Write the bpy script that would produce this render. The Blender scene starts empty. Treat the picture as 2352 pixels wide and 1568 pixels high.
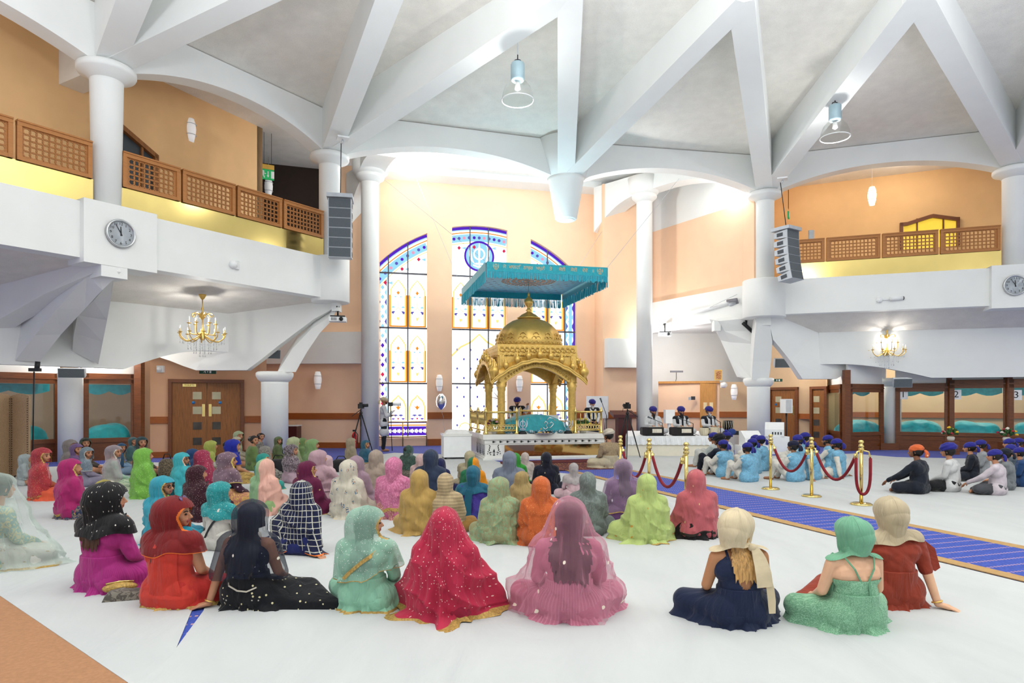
import bpy, bmesh, math, random
import numpy as np
from mathutils import Vector, Matrix, Euler
R_ = math.radians
sin, cos, pi = math.sin, math.cos, math.pi
SC = bpy.context.scene
COL = SC.collection
FPX, CX, HY, EYE = 1500.0, 1176.0, 925.0, 1.6      # focal length in pixels, image centre column, horizon row, eye height

def at(px, py, d):
    return Vector(((px - CX) / FPX * d, d, EYE - (py - HY) / FPX * d))
def atz(px, py, z):
    return at(px, py, FPX * (EYE - z) / (py - HY))
def xd(px, d):
    return Vector(((px - CX) / FPX * d, d))

# ---------------------------------------------------------------- materials
def lin(c):
    c /= 255.0
    return c / 12.92 if c <= .04045 else ((c + .055) / 1.055) ** 2.4
def col(h):
    if not isinstance(h, str): return h
    h = h.lstrip('#')
    return tuple(lin(int(h[i:i + 2], 16)) for i in (0, 2, 4)) + (1.0,)
MATS = {}
class NT:
    def __init__(s, name):
        s.m = bpy.data.materials.new(name); s.m.use_nodes = True
        s.t = s.m.node_tree; s.t.nodes.clear()
    def n(s, kind, **kw):
        nd = s.t.nodes.new(kind)
        for k, v in kw.items():
            if k.startswith('i_'):
                nd.inputs[k[2:].replace('_', ' ')].default_value = v
            else: setattr(nd, k, v)
        return nd
    def l(s, a, b): s.t.links.new(a, b)
    def mix(s, fac, a, b, mode='MIX'):
        m = s.n('ShaderNodeMix', data_type='RGBA', blend_type=mode)
        for sock, v in ((m.inputs[0], fac), (m.inputs[6], a), (m.inputs[7], b)):
            if hasattr(v, 'links'): s.l(v, sock)
            elif isinstance(v, (int, float)): sock.default_value = v
            else: sock.default_value = col(v)
        return m.outputs[2]
    def math(s, op, a, b=None, c=None):
        m = s.n('ShaderNodeMath', operation=op)
        for i, v in enumerate((a, b, c)):
            if v is None: continue
            if hasattr(v, 'links'): s.l(v, m.inputs[i])
            else: m.inputs[i].default_value = v
        return m.outputs[0]
    def coord(s, kind='Object', scale=(1, 1, 1)):
        tc = s.n('ShaderNodeTexCoord'); mp = s.n('ShaderNodeMapping'); mp.inputs['Scale'].default_value = scale
        s.l(tc.outputs[kind], mp.inputs['Vector']); return mp.outputs[0]
    def noise(s, vec, scale, detail=3, rough=.5):
        n = s.n('ShaderNodeTexNoise'); n.inputs['Scale'].default_value = scale
        n.inputs['Detail'].default_value = detail; n.inputs['Roughness'].default_value = rough
        s.l(vec, n.inputs['Vector']); return n
    def ramp(s, fac, stops, interp='LINEAR'):
        r = s.n('ShaderNodeValToRGB'); cr = r.color_ramp; cr.interpolation = interp
        while len(cr.elements) < len(stops): cr.elements.new(.5)
        for e, (p, c) in zip(cr.elements, stops): e.position = p; e.color = col(c)
        s.l(fac, r.inputs[0]); return r.outputs[0]

def mat(name, c, rough=.6, metal=0., var=.05, vscale=6., bump=0., bscale=80., kind='Object', spec=.4, emit=None, estr=0., alpha=1., wood=False, grain=(1, 1, 12), speckle=0., sheen=0., trans=0., coat=0.):
    if name in MATS: return MATS[name]
    t = NT(name); bs = t.n('ShaderNodeBsdfPrincipled'); out = t.n('ShaderNodeOutputMaterial')
    v = t.coord(kind)
    c0 = col(c)
    dark = tuple(x * (1 - var * 2) for x in c0[:3]) + (1,); lite = tuple(min(1, x * (1 + var)) for x in c0[:3]) + (1,)
    if wood:
        v2 = t.coord(kind, grain)
        nz = t.noise(v2, vscale, 5, .6); fac = nz.outputs[0]
        cc = t.ramp(fac, [(.3, dark), (.55, c0), (.75, lite)])
    else:
        nz = t.noise(v, vscale, 3); cc = t.ramp(nz.outputs[0], [(.3, dark), (.7, lite)])
    if speckle:
        n2 = t.noise(v, 90, 2); cc = t.mix(t.math('MULTIPLY', t.math('GREATER_THAN', n2.outputs[0], .6), speckle), cc, tuple(x * .5 for x in c0[:3]) + (1,))
    t.l(cc, bs.inputs['Base Color'])
    bs.inputs['Roughness'].default_value = rough; bs.inputs['Metallic'].default_value = metal
    bs.inputs['Specular IOR Level'].default_value = spec
    if sheen: bs.inputs['Sheen Weight'].default_value = sheen
    if coat: bs.inputs['Coat Weight'].default_value = coat
    if emit:
        bs.inputs['Emission Color'].default_value = col(emit); bs.inputs['Emission Strength'].default_value = estr
    if bump:
        b = t.n('ShaderNodeBump'); b.inputs['Strength'].default_value = bump; b.inputs['Distance'].default_value = .02
        nb = t.noise(v, bscale, 4, .6); t.l(nb.outputs[0], b.inputs['Height']); t.l(b.outputs[0], bs.inputs['Normal'])
    sh = bs.outputs[0]
    if alpha < 1:
        tr = t.n('ShaderNodeBsdfTransparent'); mx = t.n('ShaderNodeMixShader'); mx.inputs[0].default_value = alpha
        t.l(tr.outputs[0], mx.inputs[1]); t.l(sh, mx.inputs[2]); sh = mx.outputs[0]
    t.l(sh, out.inputs[0]); MATS[name] = t.m
    return t.m
def emis(name, c, s):
    if name in MATS: return MATS[name]
    t = NT(name); e = t.n('ShaderNodeEmission'); o = t.n('ShaderNodeOutputMaterial')
    nz = t.noise(t.coord(), 1.5, 2); c0 = col(c)
    t.l(t.ramp(nz.outputs[0], [(.3, tuple(x * .9 for x in c0[:3]) + (1,)), (.7, c0)]), e.inputs[0]); e.inputs[1].default_value = s
    t.l(e.outputs[0], o.inputs[0]); MATS[name] = t.m; return t.m
def glass(name, tint='#ffffff', refl=.12, rough=.02):
    """thin pane: clear with a mirror sheen that grows at grazing angles"""
    if name in MATS: return MATS[name]
    t = NT(name); o = t.n('ShaderNodeOutputMaterial'); tr = t.n('ShaderNodeBsdfTransparent'); tr.inputs[0].default_value = col(tint)
    g = t.n('ShaderNodeBsdfGlossy'); g.inputs['Roughness'].default_value = rough; f = t.n('ShaderNodeFresnel'); f.inputs[0].default_value = 1.5
    m = t.n('ShaderNodeMixShader'); ge = t.n('ShaderNodeNewGeometry'); t.l(t.math('MULTIPLY', t.math('ADD', f.outputs[0], refl - .04), t.math('SUBTRACT', 1., ge.outputs['Backfacing'])), m.inputs[0]); t.l(tr.outputs[0], m.inputs[1]); t.l(g.outputs[0], m.inputs[2]); t.l(m.outputs[0], o.inputs[0])
    MATS[name] = t.m; return t.m

# ---------------------------------------------------------------- mesh builder
class MB:
    def __init__(s): s.v = []; s.f = []; s.mi = []; s.uv = []; s.m = 0; s.smooth = []
    def add(s, vs, fs, sm=False, uv=None):
        o = len(s.v); s.v += [tuple(p) for p in vs]
        for i, f in enumerate(fs):
            s.f.append([o + k for k in f]); s.mi.append(s.m); s.smooth.append(sm)
        return s
    def box(s, c, size, rot=0., M=None):
        x, y, z = size[0] / 2, size[1] / 2, size[2] / 2
        vs = [(a * x, b * y, e * z) for e in (-1, 1) for a, b in ((-1, -1), (1, -1), (1, 1), (-1, 1))]
        if M is None: M = Matrix.Translation(Vector(c)) @ Matrix.Rotation(rot, 4, 'Z')
        vs = [M @ Vector(p) for p in vs]
        return s.add(vs, [(0, 3, 2, 1), (4, 5, 6, 7), (0, 1, 5, 4), (1, 2, 6, 5), (2, 3, 7, 6), (3, 0, 4, 7)])
    def hexa(s, b, t):      # 4 bottom + 4 top corners
        return s.add(list(b) + list(t), [(0, 3, 2, 1), (4, 5, 6, 7), (0, 1, 5, 4), (1, 2, 6, 5), (2, 3, 7, 6), (3, 0, 4, 7)])
    def quad(s, a, b, c, d): return s.add([a, b, c, d], [(0, 1, 2, 3)])
    def prism(s, pts, ext):
        """polygon in 3-D swept by the vector ext"""
        n = len(pts); ext = Vector(ext); p = [Vector(q) for q in pts]; q = [a + ext for a in p]
        return s.add(p + q, [tuple(range(n))[::-1], tuple(range(n, 2 * n))] + [(i, (i + 1) % n, n + (i + 1) % n, n + i) for i in range(n)])
    def strip(s, A, B, thick):
        """ruled band between polylines A and B (same length), given thickness vector"""
        n = len(A); t = Vector(thick); A = [Vector(a) for a in A]; B = [Vector(b) for b in B]
        vs = A + B + [a + t for a in A] + [b + t for b in B]; fs = []
        for i in range(n - 1):
            fs += [(i, i + 1, n + i + 1, n + i), (2 * n + i, 3 * n + i, 3 * n + i + 1, 2 * n + i + 1), (i, 2 * n + i, 2 * n + i + 1, i + 1), (n + i, n + i + 1, 3 * n + i + 1, 3 * n + i)]
        fs += [(0, n, 3 * n, 2 * n), (n - 1, 3 * n - 1, 4 * n - 1, 2 * n - 1)]
        return s.add(vs, fs)
    def lathe(s, prof, c=(0, 0, 0), seg=24, sm=True, M=None, ribs=None):
        c = Vector(c); n = len(prof); vs = []
        for r, z in prof:
            for k in range(seg):
                a = 2 * pi * k / seg; rr = r * (1 + (ribs * (k % 2) if ribs else 0)); p = Vector((rr * cos(a), rr * sin(a), z))
                vs.append((M @ p) if M else p + c)
        fs = [(i * seg + k, i * seg + (k + 1) % seg, (i + 1) * seg + (k + 1) % seg, (i + 1) * seg + k) for i in range(n - 1) for k in range(seg)]
        if prof[0][0] > 1e-4: fs.append(tuple(range(seg))[::-1])
        if prof[-1][0] > 1e-4: fs.append(tuple((n - 1) * seg + k for k in range(seg)))
        return s.add(vs, fs, sm)
    def cyl(s, a, b, r, r2=None, seg=12, sm=True):
        a, b = Vector(a), Vector(b); d = b - a; L = d.length
        if L < 1e-6: return s
        M = Matrix.Translation(a) @ d.to_track_quat('Z', 'Y').to_matrix().to_4x4()
        return s.lathe([(r, 0), (r if r2 is None else r2, L)], seg=seg, sm=sm, M=M)
    def tube(s, pts, r, seg=8, cap=True, closed=False):
        pts = [Vector(p) for p in pts]; n = len(pts); vs = []
        rr = r if hasattr(r, '__len__') else [r] * n
        up = Vector((0, 0, 1)); prev = None
        for i, p in enumerate(pts):
            if closed: d = pts[(i + 1) % n] - pts[i - 1]
            else: d = pts[min(i + 1, n - 1)] - pts[max(i - 1, 0)]
            d.normalize()
            if prev is None:
                x = d.cross(up); x = d.cross(Vector((1, 0, 0))) if x.length < 1e-3 else x
            else: x = prev - d * prev.dot(d)
            x.normalize(); prev = x; y = d.cross(x)
            for k in range(seg):
                a = 2 * pi * k / seg; vs.append(p + (x * cos(a) + y * sin(a)) * rr[i])
        m = n if closed else n - 1
        fs = [(i * seg + k, i * seg + (k + 1) % seg, ((i + 1) % n) * seg + (k + 1) % seg, ((i + 1) % n) * seg + k) for i in range(m) for k in range(seg)]
        if cap and not closed: fs += [tuple(range(seg))[::-1], tuple((n - 1) * seg + k for k in range(seg))]
        return s.add(vs, fs, True)
    def ball(s, c, r, seg=14, rings=9, M=None):
        rx, ry, rz = (r, r, r) if not hasattr(r, '__len__') else r; c = Vector(c)
        vs = []; fs = []
        for i in range(rings + 1):
            th = pi * i / rings
            for k in range(seg):
                a = 2 * pi * k / seg; p = Vector((rx * sin(th) * cos(a), ry * sin(th) * sin(a), -rz * cos(th)))
                vs.append((M @ p if M else p) + c)
        for i in range(rings):
            for k in range(seg):
                a, b = i * seg + k, i * seg + (k + 1) % seg
                if i == 0: fs.append((a, (i + 1) * seg + (k + 1) % seg, (i + 1) * seg + k))
                elif i == rings - 1: fs.append((a, b, (i + 1) * seg + k))
                else: fs.append((a, b, (i + 1) * seg + (k + 1) % seg, (i + 1) * seg + k))
        return s.add(vs, fs, True)
    def build(s, name, mats, parent=None, world=True):
        """ONE mesh object; with a parent and world=True the vertices given in world space are moved into the parent's space"""
        if not isinstance(mats, (list, tuple)): mats = [mats]
        me = bpy.data.meshes.new(name); V = s.v
        if parent is not None and world:
            Mi = (Matrix.Translation(parent.location) @ parent.rotation_euler.to_matrix().to_4x4() @ Matrix.Diagonal(parent.scale).to_4x4()).inverted()
            if parent.parent is not None:
                pp = parent.parent; Mi = Mi @ (Matrix.Translation(pp.location) @ pp.rotation_euler.to_matrix().to_4x4()).inverted()
            V = [Mi @ Vector(p) for p in V]
        me.from_pydata([tuple(p) for p in V], [], s.f)
        for m in mats: me.materials.append(m)
        me.polygons.foreach_set('material_index', s.mi); me.polygons.foreach_set('use_smooth', s.smooth)
        bm = bmesh.new(); bm.from_mesh(me); bmesh.ops.recalc_face_normals(bm, faces=bm.faces); bm.to_mesh(me); bm.free()
        me.update(); o = bpy.data.objects.new(name, me); COL.objects.link(o)
        if parent is not None: o.parent = parent
        return o

def tag(o, label=None, cat=None, group=None, kind=None):
    for k, v in (('label', label), ('category', cat), ('group', group), ('kind', kind)):
        if v: o[k] = v
    return o
def thing(name, loc=(0, 0, 0), rz=0., label=None, cat=None, group=None, kind=None, scale=1.):
    o = bpy.data.objects.new(name, None); COL.objects.link(o); o.empty_display_size = .2
    o.location = loc; o.rotation_euler = (0, 0, rz); o.scale = (scale,) * 3
    return tag(o, label, cat, group, kind)
def copy_tree(o, parent=None):
    c = o.copy(); COL.objects.link(c)
    if parent is not None: c.parent = parent
    for ch in [x for x in KIDS(o)]: copy_tree(ch, c)
    return c
def KIDS(o): return [x for x in bpy.data.objects if x.parent is o]
def struct(name, mb, mats, label=None):
    o = mb.build(name, mats); o['kind'] = 'structure'
    if label: o['label'] = label
    return o
def bez(p0, p1, p2, n=12):
    p0, p1, p2 = Vector(p0), Vector(p1), Vector(p2)
    return [p0 * (1 - t) ** 2 + p1 * 2 * t * (1 - t) + p2 * t * t for t in [i / n for i in range(n + 1)]]
def text_mb(body, size, M, depth=.004, name='lettering'):
    """lettering as a mesh builder, in the frame M (x right, y up, z out)"""
    cu = bpy.data.curves.new(name, 'FONT'); cu.body = body; cu.size = size; cu.extrude = depth; cu.align_x = 'CENTER'; cu.align_y = 'CENTER'; cu.resolution_u = 3
    o = bpy.data.objects.new(name, cu); COL.objects.link(o)
    dg = bpy.context.evaluated_depsgraph_get(); ev = o.evaluated_get(dg); me = ev.to_mesh()
    mb = MB(); mb.add([M @ v.co for v in me.vertices], [tuple(p.vertices) for p in me.polygons])
    ev.to_mesh_clear(); bpy.data.objects.remove(o); bpy.data.curves.remove(cu)
    return mb
def frame(o, x, y=None):
    """matrix whose x axis is the horizontal direction x and whose y axis is up, z out of the face"""
    x = Vector((x[0], x[1], 0)).normalized(); y = Vector((0, 0, 1)); z = x.cross(y)
    return Matrix(((x.x, y.x, z.x, o[0]), (x.y, y.y, z.y, o[1]), (x.z, y.z, z.z, o[2]), (0, 0, 0, 1)))
# ================================================================ MATERIALS OF THE BUILDING
WHITE = mat('white_paint', '#eceeec', .55, var=.012, vscale=1.5, bump=.03, bscale=40)
STIPPLE = mat('stippled_ceiling', '#ebe7df', .9, var=.03, vscale=3, bump=.5, bscale=55, speckle=.25)
PEACH = mat('peach_wall', '#f6d0ae', .75, var=.015, vscale=2, bump=.04, bscale=90)
OCHRE = mat('balcony_wall_paint', '#e6bb86', .75, var=.02, vscale=2, bump=.04, bscale=90)
SALMON = mat('salmon_wall_paint', '#d9aa86', .8, var=.025, vscale=2, bump=.05, bscale=120)
BEIGE = mat('beige_wall_paint', '#d3b591', .8, var=.025, vscale=2, bump=.05, bscale=120)
DARKW = mat('stair_shade_colour', '#2e211a', .9, var=.05)  # shade of the unlit stair passage, put into the wall colour
WOOD = mat('oak', '#8f5a2a', .4, var=.18, vscale=3, wood=True, grain=(14, 14, 1.2), spec=.4)
MAHOG = mat('mahogany', '#74401c', .38, var=.2, vscale=3, wood=True, grain=(1.5, 1.5, 16), spec=.5)
LATT = mat('carved_lattice_wood', '#b5783f', .5, var=.1, vscale=5, wood=True, grain=(2, 2, 20))
DADO = mat('dado_rail_wood', '#a0561f', .4, var=.12, vscale=3, wood=True, grain=(1.2, 1.2, 24))
LIGHTOAK = mat('pale_oak', '#c98f4c', .4, var=.1, vscale=3, wood=True, grain=(14, 14, 1.2))
BRASS = mat('polished_brass', '#e0c87e', .16, 1., var=.03, vscale=2)
GOLD = mat('gold_leaf', '#e6c06a', .42, .55, var=.08, vscale=14, bump=.25, bscale=45)
GOLDS = mat('smooth_gold', '#e6be66', .32, .65, var=.04)
STEEL = mat('brushed_steel', '#c9ccce', .3, .9, var=.04)
BLACK = mat('black_plastic', '#1c1d20', .5, var=.1)
GREY = mat('speaker_grille', '#5a6268', .7, var=.06, vscale=60, bump=.2, bscale=300)
LGREY = mat('pale_grey_metal', '#b9bfc6', .5, .2, var=.05)
WPLAST = mat('white_plastic', '#eef0f0', .4, var=.02)

ZC = 8.5
RING = {k: xd(px, FPX * (ZC - EYE) / (HY - py)) for k, px, py in (('A', 245, 163), ('B', 757, 362), ('C', 1300, 419), ('D', 1757, 447), ('E', 2330, 392))}
A_, B_, C_, D_, E_ = (RING[k] for k in 'ABCDE')
Z_ = A_ - (B_ - A_) * 1.25
F2_ = E_ + (E_ - D_) * 1.0
APEX = {'ZA': Vector((-3.6, 8.3)), 'AB': Vector((-1.6, 11.15)), 'BC': Vector((1.18, 13.2)), 'CD': xd(1703, 13.5), 'DE': xd(2110, 13.3), 'EF': Vector((11.4, 11.7))}
ZTOP, ZAP = 9.7, 9.8
def v3(p, z): return Vector((p[0], p[1], z))
def nrm(p, q):
    d = (q - p).normalized(); return Vector((-d.y, d.x))        # outward: to the left of p->q (ring runs left to right, hall in front)
def off(p, n, k): return p + n * k

# ---------------------------------------------------------------- ring of arches, capitals, columns, roof beams and panels
def column(name, p, z0, z1, r, disc=None, taper=0.):
    m = MB(); m.lathe([(r - taper, z0), (r, z1 - .3), (r * 1.02, z1 - .2)], v3(p, 0), 40)
    if disc: m.lathe([(r, z1 - .24), (r * 1.25, z1 - .16), (disc, z1 - .1), (disc + .02, z1 - .06), (disc + .02, z1 + .02), (disc - .03, z1 + .06), (r, z1 + .06)], v3(p, 0), 48)
    return struct(name, m, WHITE)
column('column_1', A_, 5.3, ZC, .31, .53, .05); column('column_2', B_, 5.3, ZC, .29, .52); column('column_3', D_, 5.3, ZC, .29, .52); column('column_4', E_, 5.3, ZC, .31, .53)
def arch_wall(name, p, q, inset=.42):
    n = nrm(p, q); d = (q - p); L = d.length; d = d / L; m = MB()
    N = 28; a, b = p - n * .2, q - n * .2; low, top = [], []
    for i in range(N + 1):
        s = inset + (L - 2 * inset) * i / N; t = 2 * i / N - 1
        low.append(v3(a + d * s, ZC + .06 + .52 * (1 - abs(t) ** 2.1))); top.append(v3(a + d * s, ZTOP))
    m.strip(low, top, v3(n * .45, 0))
    for e, s in ((p, 0), (q, L - inset)):
        g = a + d * s; m.strip([v3(g, ZC + .05), v3(g + d * inset, ZC + .05)], [v3(g, ZTOP), v3(g + d * inset, ZTOP)], v3(n * .45, 0))
    return struct(name, m, WHITE)
for i, (p, q) in enumerate(((Z_, A_), (A_, B_), (B_, C_), (C_, D_), (D_, E_), (E_, F2_))): arch_wall(f'trim_{i+1}', p, q)
def roof_beam(name, p, ap, w=.52):
    d = (ap - p); L = d.length; d = d / L; n = Vector((-d.y, d.x)); m = MB(); s0, s1 = .15, L + .12
    def sec(s, zb, zt): c = p + d * s; return v3(c - n * w / 2, zb), v3(c + n * w / 2, zb), v3(c + n * w / 2, zt), v3(c - n * w / 2, zt)
    a = sec(s0, ZC + .04, ZTOP + .12); b = sec(s1, ZAP, ZAP + .78)
    m.hexa((a[0], a[1], a[2], a[3]), (b[0], b[1], b[2], b[3])); return struct(name, m, WHITE)
k = 7
for p, x, y in ((A_, 'ZA', 'AB'), (B_, 'AB', 'BC'), (C_, 'BC', 'CD'), (D_, 'CD', 'DE'), (E_, 'DE', 'EF')):
    for g in (x, y): roof_beam(f'trim_{k}', p, APEX[g]); k += 1
m = MB(); zp = ZAP + .72
pan = [(Z_, A_, 'ZA'), (A_, B_, 'AB'), (B_, C_, 'BC'), (C_, D_, 'CD'), (D_, E_, 'DE'), (E_, F2_, 'EF')]
tri = [[v3(p, ZTOP), v3(q, ZTOP), v3(APEX[g], zp)] for p, q, g in pan] + [[v3(p, ZTOP), v3(APEX[x], zp), v3(APEX[y], zp)] for p, x, y in ((A_, 'ZA', 'AB'), (B_, 'AB', 'BC'), (C_, 'BC', 'CD'), (D_, 'CD', 'DE'), (E_, 'DE', 'EF'))]
for t in tri: m.prism(t, (0, 0, .12))
o = struct('ceiling', m, STIPPLE, 'stippled folded roof panels between the white beams')
m = MB(); ap = [APEX[g] for g in ('ZA', 'AB', 'BC', 'CD', 'DE', 'EF')]
for a, b in zip(ap, ap[1:]):
    d = (b - a).normalized(); n = Vector((-d.y, d.x)) * -.5
    m.prism([v3(a, zp), v3(b, zp), v3(b + n, zp), v3(a + n, zp)], (0, 0, 1.1))
struct('trim_20', m, WHITE)
m = MB(); m.prism([v3(a, zp + 1.05) for a in ap] + [(16, 8, zp + 1.05), (16, -3, zp + 1.05), (-10, -3, zp + 1.05), (-8, 5, zp + 1.05)], (0, 0, .1)); struct('ceiling_9', m, STIPPLE)  # unseen roof over the hall middle, added to keep out light from above
# hanging stump of the missing column in front of the altar
m = MB(); m.lathe([(.0, 7.32), (.3, 7.32), (.34, 7.36), (.55, ZC + .02), (.6, ZC + .12)], v3(C_, 0), 40); m.lathe([(.25, 7.3), (.27, 7.31), (.27, 7.33)], v3(C_, 0), 30)
m.lathe([(.6, ZC + .1), (.95, ZTOP)], v3(C_, 0), 40)
struct('column_5', m, WHITE)

# ---------------------------------------------------------------- balcony fronts, floors and soffits
BL1, BL2 = xd(250, 16.3), xd(525, 18.6); BLd = (BL2 - BL1).normalized(); BL0 = BL1 - BLd * 7
BR1, BR2 = xd(1881, 22.0), xd(2190, 20.9); BRd = (BR2 - BR1).normalized(); BR3 = BR2 + BRd * 6
def fascia(name, p, q, z0=4.48, z1=5.6):
    n = nrm(p, q); m = MB(); m.prism([v3(p - n * .28, z0), v3(q - n * .28, z0), v3(q + n * .1, z0), v3(p + n * .1, z0)], (0, 0, z1 - z0)); return struct(name, m, WHITE)
fascia('trim_21', Z_, A_); fascia('trim_22', A_, B_); fascia('trim_23', D_, E_); fascia('trim_24', E_, F2_)
def pier(name, p, q0, q1, w=1.42, z0=4.38, z1=5.64):
    n = nrm(q0, q1); d = (q1 - q0).normalized(); m = MB(); c = p - n * .28
    m.prism([v3(c - d * w / 2 - n * .16, z0), v3(c + d * w / 2 - n * .16, z0), v3(c + d * (w / 2 + .02) + n * .5, z0), v3(c - d * (w / 2 + .02) + n * .5, z0)], (0, 0, z1 - z0)); return struct(name, m, WHITE)
pier('trim_25', A_ + (B_ - A_).normalized() * .1, A_, B_); pier('trim_26', E_, D_, E_)
m = MB(); m.lathe([(.5, 4.4), (.52, 4.42), (.52, 5.62), (.5, 5.64)], v3(B_ + Vector((.05, -.1)), 0), 40); struct('trim_27', m, WHITE)
m = MB(); m.lathe([(.66, 4.4), (.68, 4.42), (.68, 5.62), (.66, 5.64)], v3(D_ + Vector((-.05, -.05)), 0), 48); struct('trim_28', m, WHITE)
OUTL0, OUTL1 = xd(-260, FPX * (ZTOP - EYE) / (HY + 110)), xd(603, FPX * (ZTOP - EYE) / (HY - 295))   # line of the left balcony's back wall
OUTR0, OUTR1, OUTR2 = xd(1762, 24.9), xd(2262, 22.4), xd(2600, 20.6)
LOUT = Vector((-.62, .5)) * 4
def slab(name, pts, ztop, mats):                      # pts: (xy, z of the underside)
    m = MB(); b = [v3(p, z) for p, z in pts]; t = [v3(p, ztop) for p, z in pts]; n = len(b)
    m.add(b + t, [tuple(range(n))[::-1], tuple(range(n, 2 * n))] + [(i, (i + 1) % n, n + (i + 1) % n, n + i) for i in range(n)]); return struct(name, m, mats)
slab('ceiling_1', [(Z_, 4.5), (A_, 4.5), (B_, 4.5), (BL2, 4.14), (BL1, 4.15), (BL0, 4.15)], 5.5, STIPPLE)
slab('ceiling_2', [(BL0, 4.15), (BL2, 4.14), (xd(560, 24), 4.14), (Vector((-20, 24)), 4.15)], 5.5, STIPPLE)
slab('ceiling_3', [(D_, 4.5), (E_, 4.5), (F2_, 4.5), (BR3, 3.95), (BR2, 3.97), (BR1, 3.97)], 5.5, STIPPLE)
slab('ceiling_4', [(BR1, 3.97), (BR3, 3.95), (xd(2700, 26), 3.97), (xd(1740, 28), 3.97)], 5.5, STIPPLE)
# ---- bulkheads with shallow arches, brackets fanning out from the column feet
def bulk(name, p, q, top, prof, th=(0, .3, 0)):
    """wall from p to q; prof: list of (fraction along, z of lower edge)"""
    m = MB(); lo = [v3(p.lerp(q, s), z) for s, z in prof]; hi = [v3(p.lerp(q, s), top) for s, z in prof]; m.strip(lo, hi, th); return struct(name, m, WHITE)
def archp(s0, s1, z0, zp, n=14, pk=2.2): return [(s0 + (s1 - s0) * i / n, z0 + (zp - z0) * (1 - abs(2 * i / n - 1) ** pk)) for i in range(n + 1)]
LL = (BL2 - BL0).length; f1 = (xd(288, 16.6) - BL0).length / LL
bulk('trim_29', BL0, BL2 + BLd * .0, 4.3, [(0, 2.47), (f1, 2.47)] + [(f1 + (1 - f1) * t, 2.47 + .58 * sin(min(1, t * 1.25) * pi / 2 * (1 if t < .8 else 1))) for t in [i / 12 for i in range(1, 13)]], (-.2, .2, 0))
RL = (BR3 - BR1).length; g1 = (xd(2140, 21.05) - BR1).length / RL
bulk('trim_30', BR1, BR3, 4.1, [(g1 * t, 2.41 + .49 * cos(max(0, t - .15) / .85 * pi / 2)) for t in [i / 12 for i in range(13)]] + [(1, 2.41)], (.1, .25, 0))
# radial walls at the two corner columns
def wallpoly(name, pts, th, m_=None):
    m = MB(); m.prism(pts, th); return struct(name, m, m_ or WHITE)
dB = lambda px: 18.4 + (766 - px) / 241 * .25
pl = [at(768, 690, 18.4), at(766, 708, 18.4), at(720, 733, 18.45), at(680, 763, 18.5), at(640, 793, 18.53), at(600, 825, 18.57), at(566, 850, 18.6), at(450, 850, 18.65), at(420, 840, 18.7), at(390, 828, 18.75), at(365, 820, 18.8), at(340, 815, 18.85), at(335, 780, 18.85), at(525, 716, 18.6), at(525, 700, 18.6)]
wallpoly('trim_31', pl, (.0, .3, 0))
pr = [at(1767, 715, 21.5), at(1767, 742, 21.5), at(1776, 780, 21.55), at(1796, 804, 21.65), at(1815, 828, 21.75), at(1843, 870, 21.85), at(1921, 870, 22.1), at(1935, 862, 22.15), at(1955, 855, 22.2), at(1985, 852, 22.3), at(2010, 858, 22.4), at(2035, 871, 22.5), at(2035, 800, 22.5), at(1881, 760, 22.02), at(1881, 740, 22.02)]
wallpoly('trim_32', pr, (.0, .35, 0))
def haunch(name, L, R, th):
    """curved bracket: its underside runs between the traced edges L and R, th is its body above"""
    m = MB(); m.strip([at(*p) for p in L], [at(*p) for p in R], th); return struct(name, m, WHITE)
haunch('trim_33', [(767, 708, 18.4), (752, 730, 18.4), (715, 755, 18.5), (672, 800, 18.6), (637, 854, 18.7)], [(773, 712, 18.3), (760, 738, 18.3), (735, 764, 18.4), (705, 808, 18.5), (679, 854, 18.6)], (.0, .5, .45))
haunch('trim_34', [(222, 618, 13.3), (200, 632, 13.4), (130, 710, 14.0), (80, 770, 14.5), (35, 828, 14.85)], [(278, 624, 13.35), (235, 666, 13.5), (195, 709, 14.1), (140, 768, 14.7), (91, 830, 15.1)], (-.3, .3, .7))
haunch('trim_35', [(258, 640, 13.5), (215, 690, 14.0), (178, 724, 14.6), (170, 765, 15.2), (166, 806, 15.7)], [(262, 640, 13.5), (254, 690, 14.1), (246, 735, 14.8), (236, 785, 15.4), (226, 836, 16.0)], (-.25, .35, .6))
haunch('trim_36', [(225, 598, 13.3), (100, 612, 13.8), (0, 624, 14.3), (-90, 636, 14.7)], [(212, 628, 13.3), (100, 676, 13.8), (0, 732, 14.3), (-90, 790, 14.7)], (.2, .45, 0))
haunch('trim_37', [(1737, 742, 21.4), (1732, 790, 21.6), (1729, 830, 21.8), (1726, 872, 21.95)], [(1768, 742, 21.4), (1774, 785, 21.6), (1771, 830, 21.8), (1766, 872, 21.95)], (.1, .5, .4))
haunch('trim_38', [(1652, 737, 22.6), (1664, 760, 22.7), (1678, 786, 22.8), (1696, 826, 22.6), (1716, 871, 22.4)], [(1742, 728, 22.0), (1740, 760, 22.2), (1737, 790, 22.2), (1732, 830, 22.2), (1728, 871, 22.2)], (-.25, .3, .1))
m = MB(); m.box(v3(xd(250, 13.45), 4.33), (.5, .5, .36), R_(55)); m.box(v3(xd(773, 18.4), 4.32), (.2, .3, .3)); m.box(v3(xd(1752, 21.6), 4.33), (.46, .4, .36), R_(-15)); m.box(v3(xd(1645, 22.8), 4.28), (.22, .3, .36))
struct('trim_39', m, WHITE)
# ---- stout lower columns
LB_, LD_ = xd(631, 18.95), xd(1742, 22.4)
column('column_6', LB_, 0, 2.44, .375, .5); column('column_7', LD_, 0, 2.39, .372, .48)
LAo, RAo = xd(162, 17.5), xd(2049, 22.7)
column('column_8', LAo, 0, 2.6, .29, None); column('column_9', RAo, 0, 2.4, .28, .42)

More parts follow.
